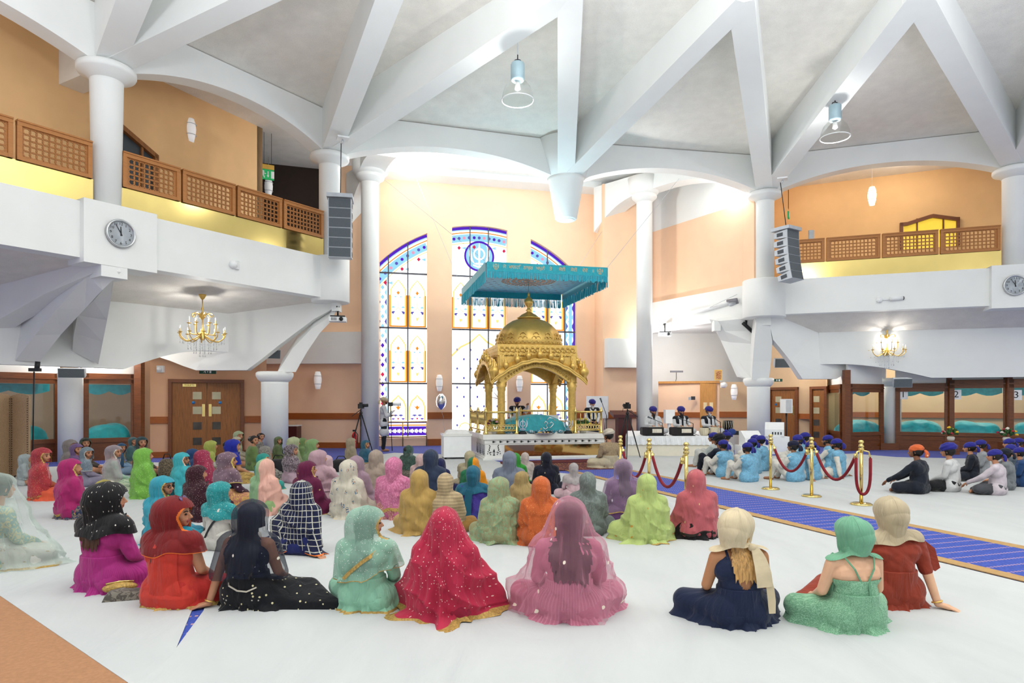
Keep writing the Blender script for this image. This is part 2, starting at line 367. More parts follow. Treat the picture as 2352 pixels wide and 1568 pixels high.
# ---------------------------------------------------------------- upper walls behind the balconies
def wall(name, p, q, z0, z1, m_, th=.2, side=1):
    n = nrm(p, q) * side; m = MB(); m.prism([v3(p, z0), v3(q, z0), v3(q + n * th, z0), v3(p + n * th, z0)], (0, 0, z1 - z0)); return struct(name, m, m_)
wall('wall_left_balcony', OUTL0, OUTL1, 5.45, ZTOP + .3, OCHRE)
STA = OUTL1 + nrm(OUTL0, OUTL1) * 4.2; STB = xd(750, 22.7)
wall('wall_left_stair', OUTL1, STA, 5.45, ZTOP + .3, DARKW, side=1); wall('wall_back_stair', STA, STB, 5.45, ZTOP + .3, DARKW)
wall('wall_right_balcony', OUTR0, OUTR2, 5.45, ZTOP + .3, OCHRE)
wall('wall_right_balcony_end', xd(1772, 21.9), OUTR0, 5.5, ZTOP + .3, OCHRE, side=1)
slab('ceiling_5', [(Z_, ZTOP), (A_, ZTOP), (B_, ZTOP), (xd(745, 24.5), ZTOP), (STA, ZTOP), (Vector((-16, 24)), ZTOP), (OUTL0, ZTOP)], ZTOP + .25, STIPPLE)
slab('ceiling_6', [(D_, ZTOP), (E_, ZTOP), (F2_, ZTOP), (OUTR2 + Vector((1, 1)), ZTOP), (OUTR0 + Vector((.5, 1.5)), ZTOP), (xd(1730, 26), ZTOP)], ZTOP + .25, STIPPLE)
# radial tie beams behind column A
m = MB(); n = nrm(A_, B_); d = (B_ - A_).normalized(); e = A_ + n * 1.9
m.prism([v3(A_ - d * .25, 8.42), v3(A_ + d * .25, 8.42), v3(e + d * .25, 8.6), v3(e - d * .25, 8.6)], (0, 0, 1.1)); struct('trim_40', m, WHITE)

# ---------------------------------------------------------------- ground floor walls
GL0, GL1 = xd(316, 19.3), xd(612, 20.1)
GL0, GLX = xd(345, 19.0), GL0
wall('wall_left_ground_end', GLX, GL0, 0, 4.3, SALMON)
wall('wall_left_ground', GL0, GL1, 0, 4.3, SALMON); wall('wall_left_return', GL1, xd(606, 23.3), 0, 4.3, SALMON, side=1)
AL0, AL1, AL2 = xd(560, 23.4), xd(838, 23.1), xd(872, 24.0)
wall('wall_left_apse', AL0, AL1, 0, ZTOP + .3, PEACH, .5); wall('wall_left_apse_return', AL1 + Vector((-.05, .0)), AL2 + Vector((0, .4)), 0, ZTOP + .3, PEACH, .1)
m = MB(); m.prism([v3(AL0 + Vector((0, -.35)), 2.98), v3(AL1 + Vector((-.05, -.35)), 2.98), v3(AL1 + Vector((-.05, .1)), 2.98), v3(AL0, 2.98)], (0, 0, 1.1)); struct('trim_41', m, WHITE)
# altar wall with three tall windows cut out of one great arch
WK = .2268; WC = Vector((-1.22, 24.1 + WK * 3.536)); WU = Vector((1, WK)).normalized(); WN = Vector((WU.y, -WU.x))   # WN points into the hall
WR, WZ = 5.3, 3.05
def wp(u, z, o=0.): q = WC + WU * u + WN * o; return Vector((q.x, q.y, z))
def atop(u): return WZ + math.sqrt(max(0, WR * WR - u * u))
WINS = [(-3.85, -2.0), (-1.07, 1.07), (2.0, 3.85)]; WBASE = .3
UL, UR, WTOPZ = -4.3, 4.72, 10.25
m = MB()
cuts = [UL, -3.85, -2.0, -1.07, 1.07, 2.0, 3.85, UR]
for i, (a, b) in enumerate(zip(cuts, cuts[1:])):
    if i % 2 == 0: m.quad(wp(a, 0), wp(b, 0), wp(b, WTOPZ), wp(a, WTOPZ))
    else:
        N = 16; us = [a + (b - a) * j / N for j in range(N + 1)]
        for x, y in zip(us, us[1:]):
            m.quad(wp(x, atop(x)), wp(y, atop(y)), wp(y, WTOPZ), wp(x, WTOPZ)); m.quad(wp(x, atop(x)), wp(y, atop(y)), wp(y, atop(y), -.3), wp(x, atop(x), -.3))
        m.quad(wp(a, 0), wp(b, 0), wp(b, WBASE), wp(a, WBASE)); m.quad(wp(a, WBASE), wp(b, WBASE), wp(b, WBASE, -.3), wp(a, WBASE, -.3))
        for u in (a, b): m.quad(wp(u, WBASE), wp(u, atop(u)), wp(u, atop(u), -.3), wp(u, WBASE, -.3))
struct('wall_altar', m, PEACH)
# right apse: recess, pilaster, white band, gallery wall running back from column D
W1 = Vector(wp(UR, 0)[:2]); P1 = W1 + WN * .9; P2 = P1 + WU * 1.6
wall('wall_right_apse_return', W1, P1, 0, ZTOP + .3, PEACH, .1, -1); wall('wall_right_apse', P1, P2, 0, ZTOP + .3, PEACH, .3)
m = MB(); b0 = W1 - WU * .05; m.prism([v3(b0 + WN * .0, 2.95), v3(b0 + WN * 1.25, 2.95), v3(P2 + WN * .35, 2.95), v3(P2, 2.95)], (0, 0, 1.1)); struct('trim_42', m, WHITE)
H0, H1 = xd(1480, 26.6), xd(1738, 21.9)
wall('wall_right_gallery', H0, H1, 5.55, 8.45, PEACH, .25); wall('trim_43', H0, H1, 8.45, ZTOP + .3, WHITE, .3)
m = MB(); nH = nrm(H0, H1) * -.18; m.prism([v3(H0 + nH, 4.45), v3(H1 + nH, 4.45), v3(H1 - nH * 2, 4.45), v3(H0 - nH * 2, 4.45)], (0, 0, 1.13)); struct('trim_44', m, WHITE)
wall('wall_right_pilaster', xd(1707, 22.35), xd(1732, 21.75), 5.6, 8.45, PEACH, .1)
slab('ceiling_7', [(H0, 4.6), (H1, 4.6), (xd(1800, 24), 4.6), (xd(1800, 29), 4.6), (xd(1400, 29), 4.6)], 5.5, WHITE)
m = MB(); m.prism([v3(xd(1380, 28.2), 0), v3(xd(1900, 28.2), 0), v3(xd(1900, 28.4), 0), v3(xd(1380, 28.4), 0)], (0, 0, 4.7)); struct('wall_back_gallery', m, WHITE)
# low room under the gallery
LR0, LR1, LR2 = xd(1512, 27.2), xd(1612, 26.6), xd(1652, 26.3)
LR3 = xd(1740, 25.9)
wall('wall_low_room', LR0, LR2, 0, 2.44, PEACH, .3); wall('wall_low_room_side', LR2, LR3, 0, 2.44, BEIGE, .3)
m = MB()
for a, b in ((LR0, LR1), (LR1, LR2)): m.prism([v3(a, 2.4), v3(b, 2.4), v3(b + Vector((-.02, -.12)), 2.4), v3(a + Vector((-.02, -.12)), 2.4)], (0, 0, .09))
struct('trim_45', m, LIGHTOAK)
GR0, GR1, GR2 = LR3, xd(1836, 24.6), xd(1900, 23.6)
wall('wall_right_ground', GR0, GR1, 0, 4.3, BEIGE); wall('wall_right_ground_end', GR1, GR2 + Vector((.6, .2)), 0, 4.3, BEIGE)
# dado rails and baseboards
def rail(name, p, q, z0, z1, m_, th=.05):
    n = nrm(p, q) * -th; m = MB(); m.prism([v3(p, z0), v3(q, z0), v3(q + n, z0), v3(p + n, z0)], (0, 0, z1 - z0)); return struct(name, m, m_)
def at_px(p, q, px):                        # where the plan line p->q is seen at column px
    k = (px - CX) / FPX; d = q - p; t = (k * p.y - p.x) / (d.x - k * d.y); return p + d * t
dl0, dl1 = at_px(GL0, GL1, 386), at_px(GL0, GL1, 562)
rail('trim_46', GL0, dl0, 1.0, 1.2, DADO); rail('trim_47', dl1, GL1, 1.0, 1.2, DADO); rail('trim_48', AL0, AL1, 1.02, 1.24, DADO)
rail('baseboard_left', GL0, dl0, 0, .17, DADO); rail('baseboard_left_door', dl1, GL1, 0, .17, DADO); rail('baseboard_apse', AL0, AL1, 0, .2, DADO)
for i, (a, b) in enumerate(((-2.0, -1.07), (1.07, 2.0), (3.85, 4.7))):
    rail(f'trim_{49+i}', WC + WU * a, WC + WU * b, 1.0, 1.25, DADO); rail(f'baseboard_altar_{i+1}', WC + WU * a, WC + WU * b, 0, .25, DADO)
rail('trim_52', P1, P2, 1.0, 1.25, DADO); rail('trim_53', LR0, at_px(LR0, LR2, 1608), 1.0, 1.22, DADO); rail('trim_54', LR2, LR3, 1.02, 1.25, DADO)
rail('trim_55', at_px(GR1, GR2, 1838), at_px(GR1, GR2, 1862), 1.0, 1.2, DADO); rail('trim_56', at_px(GR0, GR1, 1829), GR1, 1.0, 1.2, DADO)

# ---------------------------------------------------------------- altar alcove: columns F and G, their beams, coving and ceiling
F_, G_ = xd(850, 22.2), xd(1480, 24.2); ZF = 9.3
column('column_10', F_, 0, ZF, .3, .46); column('column_11', G_, 0, ZF - .05, .29, .44)
slab('ceiling_8', [(p_, ZTOP + .5) for p_ in (B_, C_, D_, xd(1640, 28), xd(1300, 29), xd(740, 26), xd(700, 23))], ZTOP + .7, WHITE)
m = MB(); q = [WC + WU * UL, WC + WU * UR]; m.prism([v3(q[0], 9.86), v3(q[1], 9.86), v3(q[1] + WN * .5, 9.98), v3(q[0] + WN * .5, 9.98)], (0, 0, .5)); struct('trim_57', m, WHITE)
def haunched(name, p, q, zb0, zb1, zt, w, sag=.25):
    d = (q - p).normalized(); n = Vector((-d.y, d.x)) * w; m = MB(); N = 10; lo = []; hi = []
    for i in range(N + 1):
        t = i / N; c = p.lerp(q, t) - n / 2; lo.append(v3(c, zb0 + (zb1 - zb0) * t + sag * sin(pi * t))); hi.append(v3(c, zt))
    m.strip(lo, hi, v3(n, 0)); return struct(name, m, WHITE)
haunched('trim_58', G_, W1 + WN * .25, ZF, 8.25, ZTOP + .3, .7, .25); haunched('trim_59', G_, xd(1700, 22.2), ZF, ZF - .2, ZTOP + .3, .6, .25)
haunched('trim_60', F_, F_ + Vector((.75, -1.6)), ZF, ZF + .1, ZTOP + .3, .85, .1); haunched('trim_61', F_, AL1 + Vector((-.45, .1)), ZF, 7.9, ZTOP, .5, .2)
m = MB(); m.lathe([(.46, ZF), (.6, ZF + .12), (.62, ZTOP + .2)], v3(F_, 0), 40); m.lathe([(.44, ZF - .05), (.55, ZF + .1), (.6, ZTOP + .2)], v3(G_, 0), 40); struct('trim_62', m, WHITE)

# ---------------------------------------------------------------- stained-glass windows
CLEAR = emis('daylit_white_glass', '#fbfdff', 1.7)
SG = {k: emis('daylit_%s_glass' % k, c, s) for k, c, s in (('purple', '#5a2cc4', 0.68), ('orange', '#f0932a', 0.71), ('yellow', '#ffe08a', 0.78), ('sky', '#98d4ee', 0.78), ('blue', '#6a66c8', 0.61), ('red', '#e0335c', 0.65), ('pink', '#f0a3c0', 0.68), ('white', '#f4f8fb', 0.82))}
LEAD = mat('window_lead', '#55565e', .5, .3)
def wbox(m, u0, u1, z0, z1, o=-.2, th=.03):
    m.hexa([wp(u0, z0, o), wp(u1, z0, o), wp(u1, z0, o + th), wp(u0, z0, o + th)], [wp(u0, z1, o), wp(u1, z1, o), wp(u1, z1, o + th), wp(u0, z1, o + th)])
def wpoly(m, pts, o=-.2, th=.02): m.prism([wp(u, z, o) for u, z in pts], v3(WN * th, 0))
def wline(m, pts, w, o=-.2, th=.02):
    pts = [Vector(p) for p in pts]; A, B = [], []
    for i, p in enumerate(pts):
        d = (pts[min(i + 1, len(pts) - 1)] - pts[max(i - 1, 0)]).normalized(); n = Vector((-d.y, d.x)) * w / 2
        A.append(wp(*(p - n), o)); B.append(wp(*(p + n), o))
    m.strip(A, B, v3(WN * th, 0))
def circ(u, z, r, n=20, a0=0, a1=2 * pi, rz=None): return [(u + r * cos(a0 + (a1 - a0) * i / n), z + (rz or r) * sin(a0 + (a1 - a0) * i / n)) for i in range(n + 1)]
def crescent(u, z, r, a0, a1, fat, n=10):
    o = circ(u, z, r, n, a0, a1); i = [(u + (r - fat * sin(pi * k / n)) * cos(a0 + (a1 - a0) * k / n), z + (r - fat * sin(pi * k / n)) * sin(a0 + (a1 - a0) * k / n)) for k in range(n + 1)]
    return o + i[::-1][1:-1]
def motif(P, u0, u1, z0, h):
    """flower-vase panel of one pane: orange frame, yellow ogee, blue wings, crest"""
    u = (u0 + u1) / 2; w = (u1 - u0) / 2
    for a, b in ((u0, u0 + .045), (u1 - .045, u1)): wbox(P['orange'], a, b, z0, z0 + h * .68)
    wbox(P['orange'], u0, u1, z0, z0 + .05); wbox(P['yellow'], u0 + .045, u0 + .1, z0 + .05, z0 + h * .66); wbox(P['yellow'], u1 - .1, u1 - .045, z0 + .05, z0 + h * .66)
    wline(P['yellow'], [(u - w * .85, z0 + h * .66), (u - w * .8, z0 + h * .8), (u - w * .45, z0 + h * .9), (u, z0 + h), (u + w * .45, z0 + h * .9), (u + w * .8, z0 + h * .8), (u + w * .85, z0 + h * .66)], .045)
    for s in (-1, 1):
        wpoly(P['blue'], crescent(u + s * w * .5, z0 + h * .26, w * .4, pi / 2 - s * 1.3 - .2, pi / 2 + s * .5, .12))
        wpoly(P['sky'], crescent(u + s * w * .55, z0 + h * .46, w * .3, -pi / 2 - s * .9, -pi / 2 + s * .9, .09))
        wpoly(P['blue'], crescent(u + s * w * .75, z0 + h * .5, w * .22, -pi / 2, -pi / 2 + s * 1.4, .08))
        wpoly(P['yellow'], crescent(u + s * w * .2, z0 + h * .17, w * .25, pi / 2, pi / 2 + s * 2.6, .07))
        wpoly(P['sky'], crescent(u + s * w * .3, z0 + h * .62, w * .2, pi * .2, pi * .8, .06))
    wpoly(P['orange'], [(u - .09, z0 + h * .76), (u, z0 + h * .68), (u + .09, z0 + h * .76), (u + .04, z0 + h * .74), (u, z0 + h * .78), (u - .04, z0 + h * .74)])
    wline(P['yellow'], [(u - .1, z0 + h * .36), (u, z0 + h * .42), (u + .1, z0 + h * .36)], .025); wline(P['yellow'], [(u, z0 + h * .42), (u, z0 + h * .54)], .02)
def small_motif(P, u0, u1, z0):
    u = (u0 + u1) / 2; w = (u1 - u0) / 2
    wline(P['yellow'], [(u - w * .85, z0), (u - w * .85, z0 + .5), (u - w * .6, z0 + .72), (u - w * .2, z0 + .84), (u, z0 + .93), (u + w * .2, z0 + .84), (u + w * .6, z0 + .72), (u + w * .85, z0 + .5), (u + w * .85, z0)], .06)
    wpoly(P['orange'], [(u - .13, z0 + .55), (u, z0 + .38), (u + .13, z0 + .55), (u + .05, z0 + .5), (u, z0 + .56), (u - .05, z0 + .5)])
    for s in (-1, 1):
        wpoly(P['blue'], crescent(u + s * w * .3, z0 + .1, w * .36, pi / 2 - .9, pi / 2 + .9, .08)); wpoly(P['purple'], crescent(u + s * w * .55, z0 - .02, w * .3, pi / 2 - .9, pi / 2 + .9, .06))
    wpoly(P['red'], circ(u, z0 + .06, .035, 8))
def khanda(m, P, T, s):
    """double-edged sword, ring and two curved swords; P maps (x, y) in units to a polygon adder"""
    P(m, [(-.035 * s, -.55 * s), (-.05 * s, .45 * s), (0, .72 * s), (.05 * s, .45 * s), (.035 * s, -.55 * s)], T)
    P(m, [(-.2 * s, -.42 * s), (.2 * s, -.42 * s), (.2 * s, -.36 * s), (-.2 * s, -.36 * s)], T)
    n = 18; o = [(.32 * s * cos(2 * pi * i / n), .12 * s + .32 * s * sin(2 * pi * i / n)) for i in range(n)]; i_ = [(x * .78, .12 * s + (y - .12 * s) * .78) for x, y in o]
    for a in range(n): b = (a + 1) % n; P(m, [o[a], o[b], i_[b], i_[a]], T)
    for sg in (-1, 1):
        A = [(sg * .55 * s * cos(t), .15 * s + .62 * s * sin(t)) for t in [-1.45 + 2.3 * k / 12 for k in range(13)]]
        Bq = [(x * (1 - .25 * sin(pi * k / 12)), y) for k, (x, y) in enumerate(A)]
        for k in range(12): P(m, [A[k], A[k + 1], Bq[k + 1], Bq[k]], T)
        P(m, [(sg * .02 * s, -.62 * s), (sg * .34 * s, -.5 * s), (sg * .32 * s, -.44 * s), (sg * .04 * s, -.54 * s)], T)
ZR = (6.44, 4.4, 2.33)
for wi, (a, b) in enumerate(WINS):
    root = thing(f'window_{wi+1}', wp((a + b) / 2, WBASE, -.2), kind='structure', label=['tall stained-glass window at the left of the altar wall', 'tall stained-glass window with the round emblem, behind the altar', 'tall stained-glass window at the right of the altar wall'][wi])
    m = MB(); N = 16; us = [a + (b - a) * i / N for i in range(N + 1)]
    m.add([wp(u, WBASE, -.25) for u in us] + [wp(u, atop(u), -.25) for u in us], [(i, i + 1, N + 2 + i, N + 1 + i) for i in range(N)]); m.build('window_pane', CLEAR, root)
    P = {k_: MB() for k_ in SG}; lead = MB(); fr = MB()
    arc = lambda d_, m_, w_, u0=a, u1=b, n=18: wline(P[m_], [(u0 + (u1 - u0) * i / n, atop(u0 + (u1 - u0) * i / n) - d_ * WR / max(1.5, math.sqrt(WR ** 2 - (u0 + (u1 - u0) * i / n) ** 2))) for i in range(n + 1)], w_)
    arc(.05, 'purple', .1); arc(.22, 'orange', .04); arc(.42, 'sky', .28); arc(.62, 'yellow', .03); arc(.12, 'sky', .03)
    n_ = 9 if wi != 1 else 11
    for i in range(n_):                                                # white flowers on the curved band
        u = a + (b - a) * (i + .5) / n_; z = atop(u) - .42 * WR / math.sqrt(WR ** 2 - u * u)
        wpoly(P['pink'] if i % 4 == 2 else P['blue'] if i % 2 else P['purple'], circ(u, z, .06, 8), -.185)
        if i % 3 == 1: wpoly(P['red'], [(u - .07, z - .36), (u, z - .28), (u + .07, z - .36), (u, z - .44)], -.185); wpoly(P['sky'], [(u + .09, z - .36), (u + .26, z - .3), (u + .26, z - .42)], -.185)
    if wi == 1:
        vs = [a + (b - a) * t for t in (1 / 3, 2 / 3)]; pc = [a] + vs + [b]
        for x, y in zip(pc, pc[1:]): motif(P, x + .02, y - .02, ZR[1] + .04, 1.75)
        wline(P['yellow'], [(a, ZR[2] + 1.05), (a + .35, ZR[2] + 1.4), (a + .75, ZR[2] + 1.6), (0, ZR[2] + 1.9), (b - .75, ZR[2] + 1.6), (b - .35, ZR[2] + 1.4), (b, ZR[2] + 1.05)], .07)
        for r in range(9):
            z = .75 + r * .36
            for c in range(4):
                u = a + .22 + (c + .5 * (r % 2)) * .52
                if u < b - .1 and not 2.2 < z < 2.45: wpoly(P['blue'], circ(u, z, .035, 8, rz=.05))
        zc = atop(0) - 1.13; wline(P['purple'], circ(0, zc, .55, 40), .07, -.18, .03); wpoly(P['sky'], circ(0, zc, .52, 36), -.19, .01)
        kh = MB()
        khanda(kh, lambda m_, pts, T: m_.prism([wp(x, zc + y, -.175) for x, y in pts], v3(WN * .02, 0)), None, .72); kh.build('khanda_emblem', CLEAR, root)
        for q in (-.55, 0, .55): wline(P['yellow'], circ(q, .62, .22, 10, 0, pi), .04)
    else:
        e, inn = (a, b) if wi == 0 else (b, a); s = 1 if wi == 0 else -1
        e2 = e + s * .42; lo, hi = sorted((e2, inn)); mid = (lo + hi) / 2; vs = [e2, mid]
        for z in (ZR[1] + .04, ZR[2] + .04):
            motif(P, lo + .03, mid - .02, z, 1.75); motif(P, mid + .02, hi - .03, z, 1.75)
        small_motif(P, lo + .03, mid - .02, .95); small_motif(P, mid + .02, hi - .03, .95)
        x0, x1 = sorted((e, e2)); wbox(P['purple'], *(sorted((e, e + s * .06))), WBASE, atop(e)); wbox(P['sky'], *(sorted((e2, e2 - s * .05))), WBASE, 6.4)
        if wi == 2: wbox(P['purple'], x1 - .17, x1, WBASE, 2.33); wbox(P['sky'], x1 - .25, x1 - .12, 2.4, 6.4)
        for i in range(17):
            z = .5 + i * .36; uu = (e + e2) / 2
            wpoly(P['red'] if i % 3 == 0 and z < 3.6 else P['purple'] if z < 3.8 else P['sky'], [(uu - .07, z), (uu, z - .1), (uu + .07, z), (uu, z + .1)])
            for sg in (-1, 1): wpoly(P['blue' if i % 2 else 'sky'], [(uu + sg * .15, z + .02), (uu + sg * .07, z + .17), (uu + sg * .15, z + .32)])
        wbox(P['purple'], lo, hi, .38, .72); wbox(P['orange'], lo, hi, .74, .79); wbox(P['blue'], lo, hi, .84, .9)
        fl = MB()
        for i in range(9):
            u = lo + (hi - lo) * (i + .5) / 9; q = MB(); [wpoly(fl, circ(u + .045 * cos(t), .55 + .045 * sin(t), .032, 7), -.175) for t in [2 * pi * j / 5 for j in range(5)]]
        fl.build('flower_glass', CLEAR, root)
    for x in vs: wbox(lead, x - .022, x + .022, WBASE, atop(x), -.2, .05)
    for z in ZR: wbox(lead, a, b, z - .03, z + .03, -.2, .05)
    if wi == 1: wbox(lead, -.022, .022, ZR[0], atop(0) - 1.7, -.2, .05)
    lead.build('glazing_bar', LEAD, root)
    for k_, mm in P.items():
        if mm.v: mm.build(k_ + '_glass', SG[k_], root)

# skylight in the alcove roof: a daylit pane
m = MB(); c = WC + WN * 1.5; m.prism([v3(c - WU * 3.2 - WN * .6, ZTOP + .46), v3(c + WU * 2.2 - WN * .6, ZTOP + .46), v3(c + WU * 2.2 + WN * .9, ZTOP + .46), v3(c - WU * 3.2 + WN * .9, ZTOP + .46)], (0, 0, .02))
struct('window_6', m, emis('skylight_pane', '#ffffff', 2.2), 'daylit skylight in the alcove roof above the altar')
# ================================================================ FLOOR, SHEETS, CARPETS
def gxy(px, py): return atz(px, py, 0).xy
t = NT('blue_carpet'); bs = t.n('ShaderNodeBsdfPrincipled'); o_ = t.n('ShaderNodeOutputMaterial'); bs.inputs['Roughness'].default_value = .95
tc = t.n('ShaderNodeTexCoord'); mp = t.n('ShaderNodeMapping'); mp.inputs['Rotation'].default_value = (0, 0, R_(-18)); t.l(tc.outputs['Object'], mp.inputs[0])
sx = t.n('ShaderNodeSeparateXYZ'); t.l(mp.outputs[0], sx.inputs[0])
ux = t.math('FRACT', t.math('MULTIPLY', sx.outputs[0], 22.)); uy = t.math('FRACT', t.math('MULTIPLY', sx.outputs[1], 5.2))
dash = t.math('MULTIPLY', t.math('LESS_THAN', uy, .17), t.math('GREATER_THAN', ux, .5))
nz = t.noise(mp.outputs[0], 40, 3); base = t.ramp(nz.outputs[0], [(.3, '#2c4092'), (.7, '#3c55b0')])
t.l(t.mix(dash, base, '#b08f9c'), bs.inputs['Base Color']); t.l(bs.outputs[0], o_.inputs[0]); BLUECARPET = t.m
# white cotton sheet: soft wrinkles
t = NT('white_sheet'); bs = t.n('ShaderNodeBsdfPrincipled'); o_ = t.n('ShaderNodeOutputMaterial'); bs.inputs['Roughness'].default_value = .8; bs.inputs['Base Color'].default_value = col('#d6d9d8')
v = t.coord('Object', (1.2, .35, 1)); n1 = t.noise(v, 1.6, 5, .55); n2 = t.noise(t.coord('Object'), 9, 4, .5); n1.inputs['Distortion'].default_value = 1.2
b = t.n('ShaderNodeBump'); b.inputs['Strength'].default_value = .45; b.inputs['Distance'].default_value = .05; t.l(t.math('ADD', n1.outputs[0], t.math('MULTIPLY', n2.outputs[0], .12)), b.inputs['Height']); t.l(b.outputs[0], bs.inputs['Normal'])
t.l(t.ramp(n1.outputs[0], [(.3, '#b7babb'), (.7, '#bfc2c2')]), bs.inputs['Base Color']); t.l(bs.outputs[0], o_.inputs[0]); SHEET = t.m
TAN = mat('tan_carpet', '#ab7d5a', .95, var=.06, vscale=40, bump=.3, bscale=200)
GBORD = mat('gold_carpet_border', '#b28f5d', .9, var=.06, vscale=30)
m = MB(); m.prism([(-30, -6, -.2), (30, -6, -.2), (30, 32, -.2), (-30, 32, -.2)], (0, 0, .2)); struct('floor', m, BLUECARPET, 'blue patterned carpet showing at the edges of the white sheets')
def poly_thing(name, pts, z0, th, m_, label, cat, n=None):
    m = MB(); m.prism([(p[0], p[1], z0) for p in pts], (0, 0, th)); o = m.build(name, m_); return tag(o, label, cat, n)
# runner: near edge line and far edge line measured on the floor
rn = lambda d: Vector((3.15 - .345 * (d - 9.89), d)); rf = lambda d: Vector((5.05 - .345 * (d - 9.07), d))
dd = (rn(10) - rn(11)).normalized(); nn = Vector((dd.y, -dd.x)) * .17; nn = nn if nn.x > 0 else -nn
n0, n1_, f0, f1_ = rn(16.6), rn(2.5), rf(16.6), rf(2.5)
run = thing('carpet_runner', v3((n0 + f1_) / 2, 0), label='long blue runner with gold borders leading to the altar', cat='carpet')
m = MB(); m.prism([v3(p, .006) for p in (n0 + nn, n1_ + nn, f1_ - nn, f0 - nn)], (0, 0, .008)); m.build('runner_field', BLUECARPET, run)
for a, b, s in ((n0, n1_, 1), (f0, f1_, -1)):
    m = MB(); m.prism([v3(p, .006) for p in (a, b, b + nn * s, a + nn * s)], (0, 0, .009)); m.build('runner_border', GBORD, run)
e0, e1 = gxy(0, 1370), gxy(290, 1568); ed = (e1 - e0).normalized()
eA, eB = e0 - ed * 4, e1 + ed * 4
poly_thing('tan_carpet', [eA, eB, eB + Vector((-8, 0)), eA + Vector((-8, 0))], .001, .006, TAN, 'tan carpet along the edge of the white sheets in the near corner', 'carpet')
# the women's side: two sheets with a wedge of carpet between them, the far side, the men's side
w0, w1, w2 = gxy(405, 1490), gxy(440, 1405), gxy(467, 1405)
far = gxy(497, 1330)
L = [gxy(-250, 1090), gxy(330, 1062), gxy(700, 1066), gxy(905, 1040), gxy(1145, 1044)]
poly_thing('floor_sheet', [eA, eB, Vector((eB.x + .4, eB.y)), w0, w1, far, gxy(700, 1066), gxy(330, 1062), gxy(-250, 1090)], .004, .006, SHEET, 'white sheet spread along the tan carpet, under the women at the side', 'sheet')
poly_thing('floor_sheet', [w0, Vector((eB.x + .4, eB.y)), Vector((eB.x + 3, .6)), rn(2.5) - nn * .2, rn(14.5) - nn * .2, gxy(1270, 1085), gxy(1150, 1062), gxy(1090, 1046), gxy(905, 1040), gxy(700, 1066), far, w2], .003, .006, SHEET, 'broad white sheet under the front row of women', 'sheet')
poly_thing('floor_sheet', [rf(2.5) + nn * .2, rf(14.6) + nn * .2, rf(17.5), gxy(1435, 1046), gxy(1760, 1047), gxy(1960, 1042), gxy(2060, 1050), gxy(2560, 1060), Vector((14, 6)), Vector((9, 2))], .003, .006, SHEET, 'white sheet under the men beyond the rope barrier', 'sheet')
RUG = mat('dark_red_rug', '#5e1c20', .95, var=.1, vscale=30)
t = NT('rug_border'); bs = t.n('ShaderNodeBsdfPrincipled'); o_ = t.n('ShaderNodeOutputMaterial'); bs.inputs['Roughness'].default_value = .95
vo = t.n('ShaderNodeTexVoronoi'); vo.inputs['Scale'].default_value = 14; t.l(t.coord(), vo.inputs['Vector'])
t.l(t.ramp(vo.outputs['Distance'], [(.15, '#c9a35f'), (.3, '#7a2a24'), (.6, '#4a1a1c')]), bs.inputs['Base Color']); t.l(bs.outputs[0], o_.inputs[0]); RUGB = t.m
# ================================================================ BALUSTRADES
def lattice_panel(p, q, label, z0=6.13, z1=6.85):
    w = (q - p).length; ang = math.atan2(q.y - p.y, q.x - p.x); h = z1 - z0
    r = thing('balustrade_panel', v3((p + q) / 2, z0), ang, label, 'balustrade panel', 'carved wooden balustrade panels')
    f = MB(); b = .075
    for c, s in (((0, 0, b / 2), (w, .08, b)), ((0, 0, h - b / 2), (w, .1, b)), ((-w / 2 + .04, 0, h / 2), (.08, .09, h)), ((w / 2 - .04, 0, h / 2), (.08, .09, h)), ((0, 0, h + .015), (w, .14, .03))): f.box(c, s)
    f.build('panel_frame', LATT, r, world=False)
    m = MB(); s = .105; nx = int((w - .3) / s); nz = int((h - .26) / s); R1, R0 = .072, .052
    for i in range(nx + 1):
        for j in range(nz + 1):
            cx, cz = (i - nx / 2) * s, h / 2 + (j - nz / 2) * s; n = 10; vs = []
            for k in range(n):
                a = 2 * pi * k / n
                for rr, y in ((R1, -.012), (R0, -.012), (R0, .012), (R1, .012)): vs.append((cx + rr * cos(a), y, cz + rr * sin(a)))
            m.add(vs, [(4 * k + e, 4 * k + (e + 1) % 4, 4 * ((k + 1) % n) + (e + 1) % 4, 4 * ((k + 1) % n) + e) for k in range(n) for e in range(4)])
    ex, ez = (nx / 2) * s + .06, (nz / 2) * s + .06
    for c, sz in (((-(w / 2 + ex) / 2, 0, h / 2), (w / 2 - ex, .024, h - .1)), (((w / 2 + ex) / 2, 0, h / 2), (w / 2 - ex, .024, h - .1)), ((0, 0, (h / 2 - ez) / 2), (2 * ex, .024, h / 2 - ez)), ((0, 0, h - (h / 2 - ez) / 2), (2 * ex, .024, h / 2 - ez))): m.box(c, sz)
    m.build('carved_lattice', LATT, r, world=False)
def brass_sheet(p, q, label, z0=5.58, z1=6.13):
    m = MB(); n = nrm(p, q) * .02; m.prism([v3(p, z0), v3(q, z0), v3(q + n, z0), v3(p + n, z0)], (0, 0, z1 - z0))
    tag(m.build('balcony_brass_sheet', BRASS), label, 'brass sheet', 'polished brass sheets along the balconies')
def bay(p, q, pxs, labs):
    n = nrm(p, q) * -.14; P = [at_px(p + n, q + n, x) for x in pxs]
    for a, b, l in zip(P, P[1:], labs): lattice_panel(a + (b - a).normalized() * .03, b - (b - a).normalized() * .03, l)
    return P
Pz = bay(Z_, A_, [-150, 33, 214], ['carved lattice balustrade panel cut by the left edge of the photo', 'carved lattice balustrade panel on the near side of the left balcony column'])
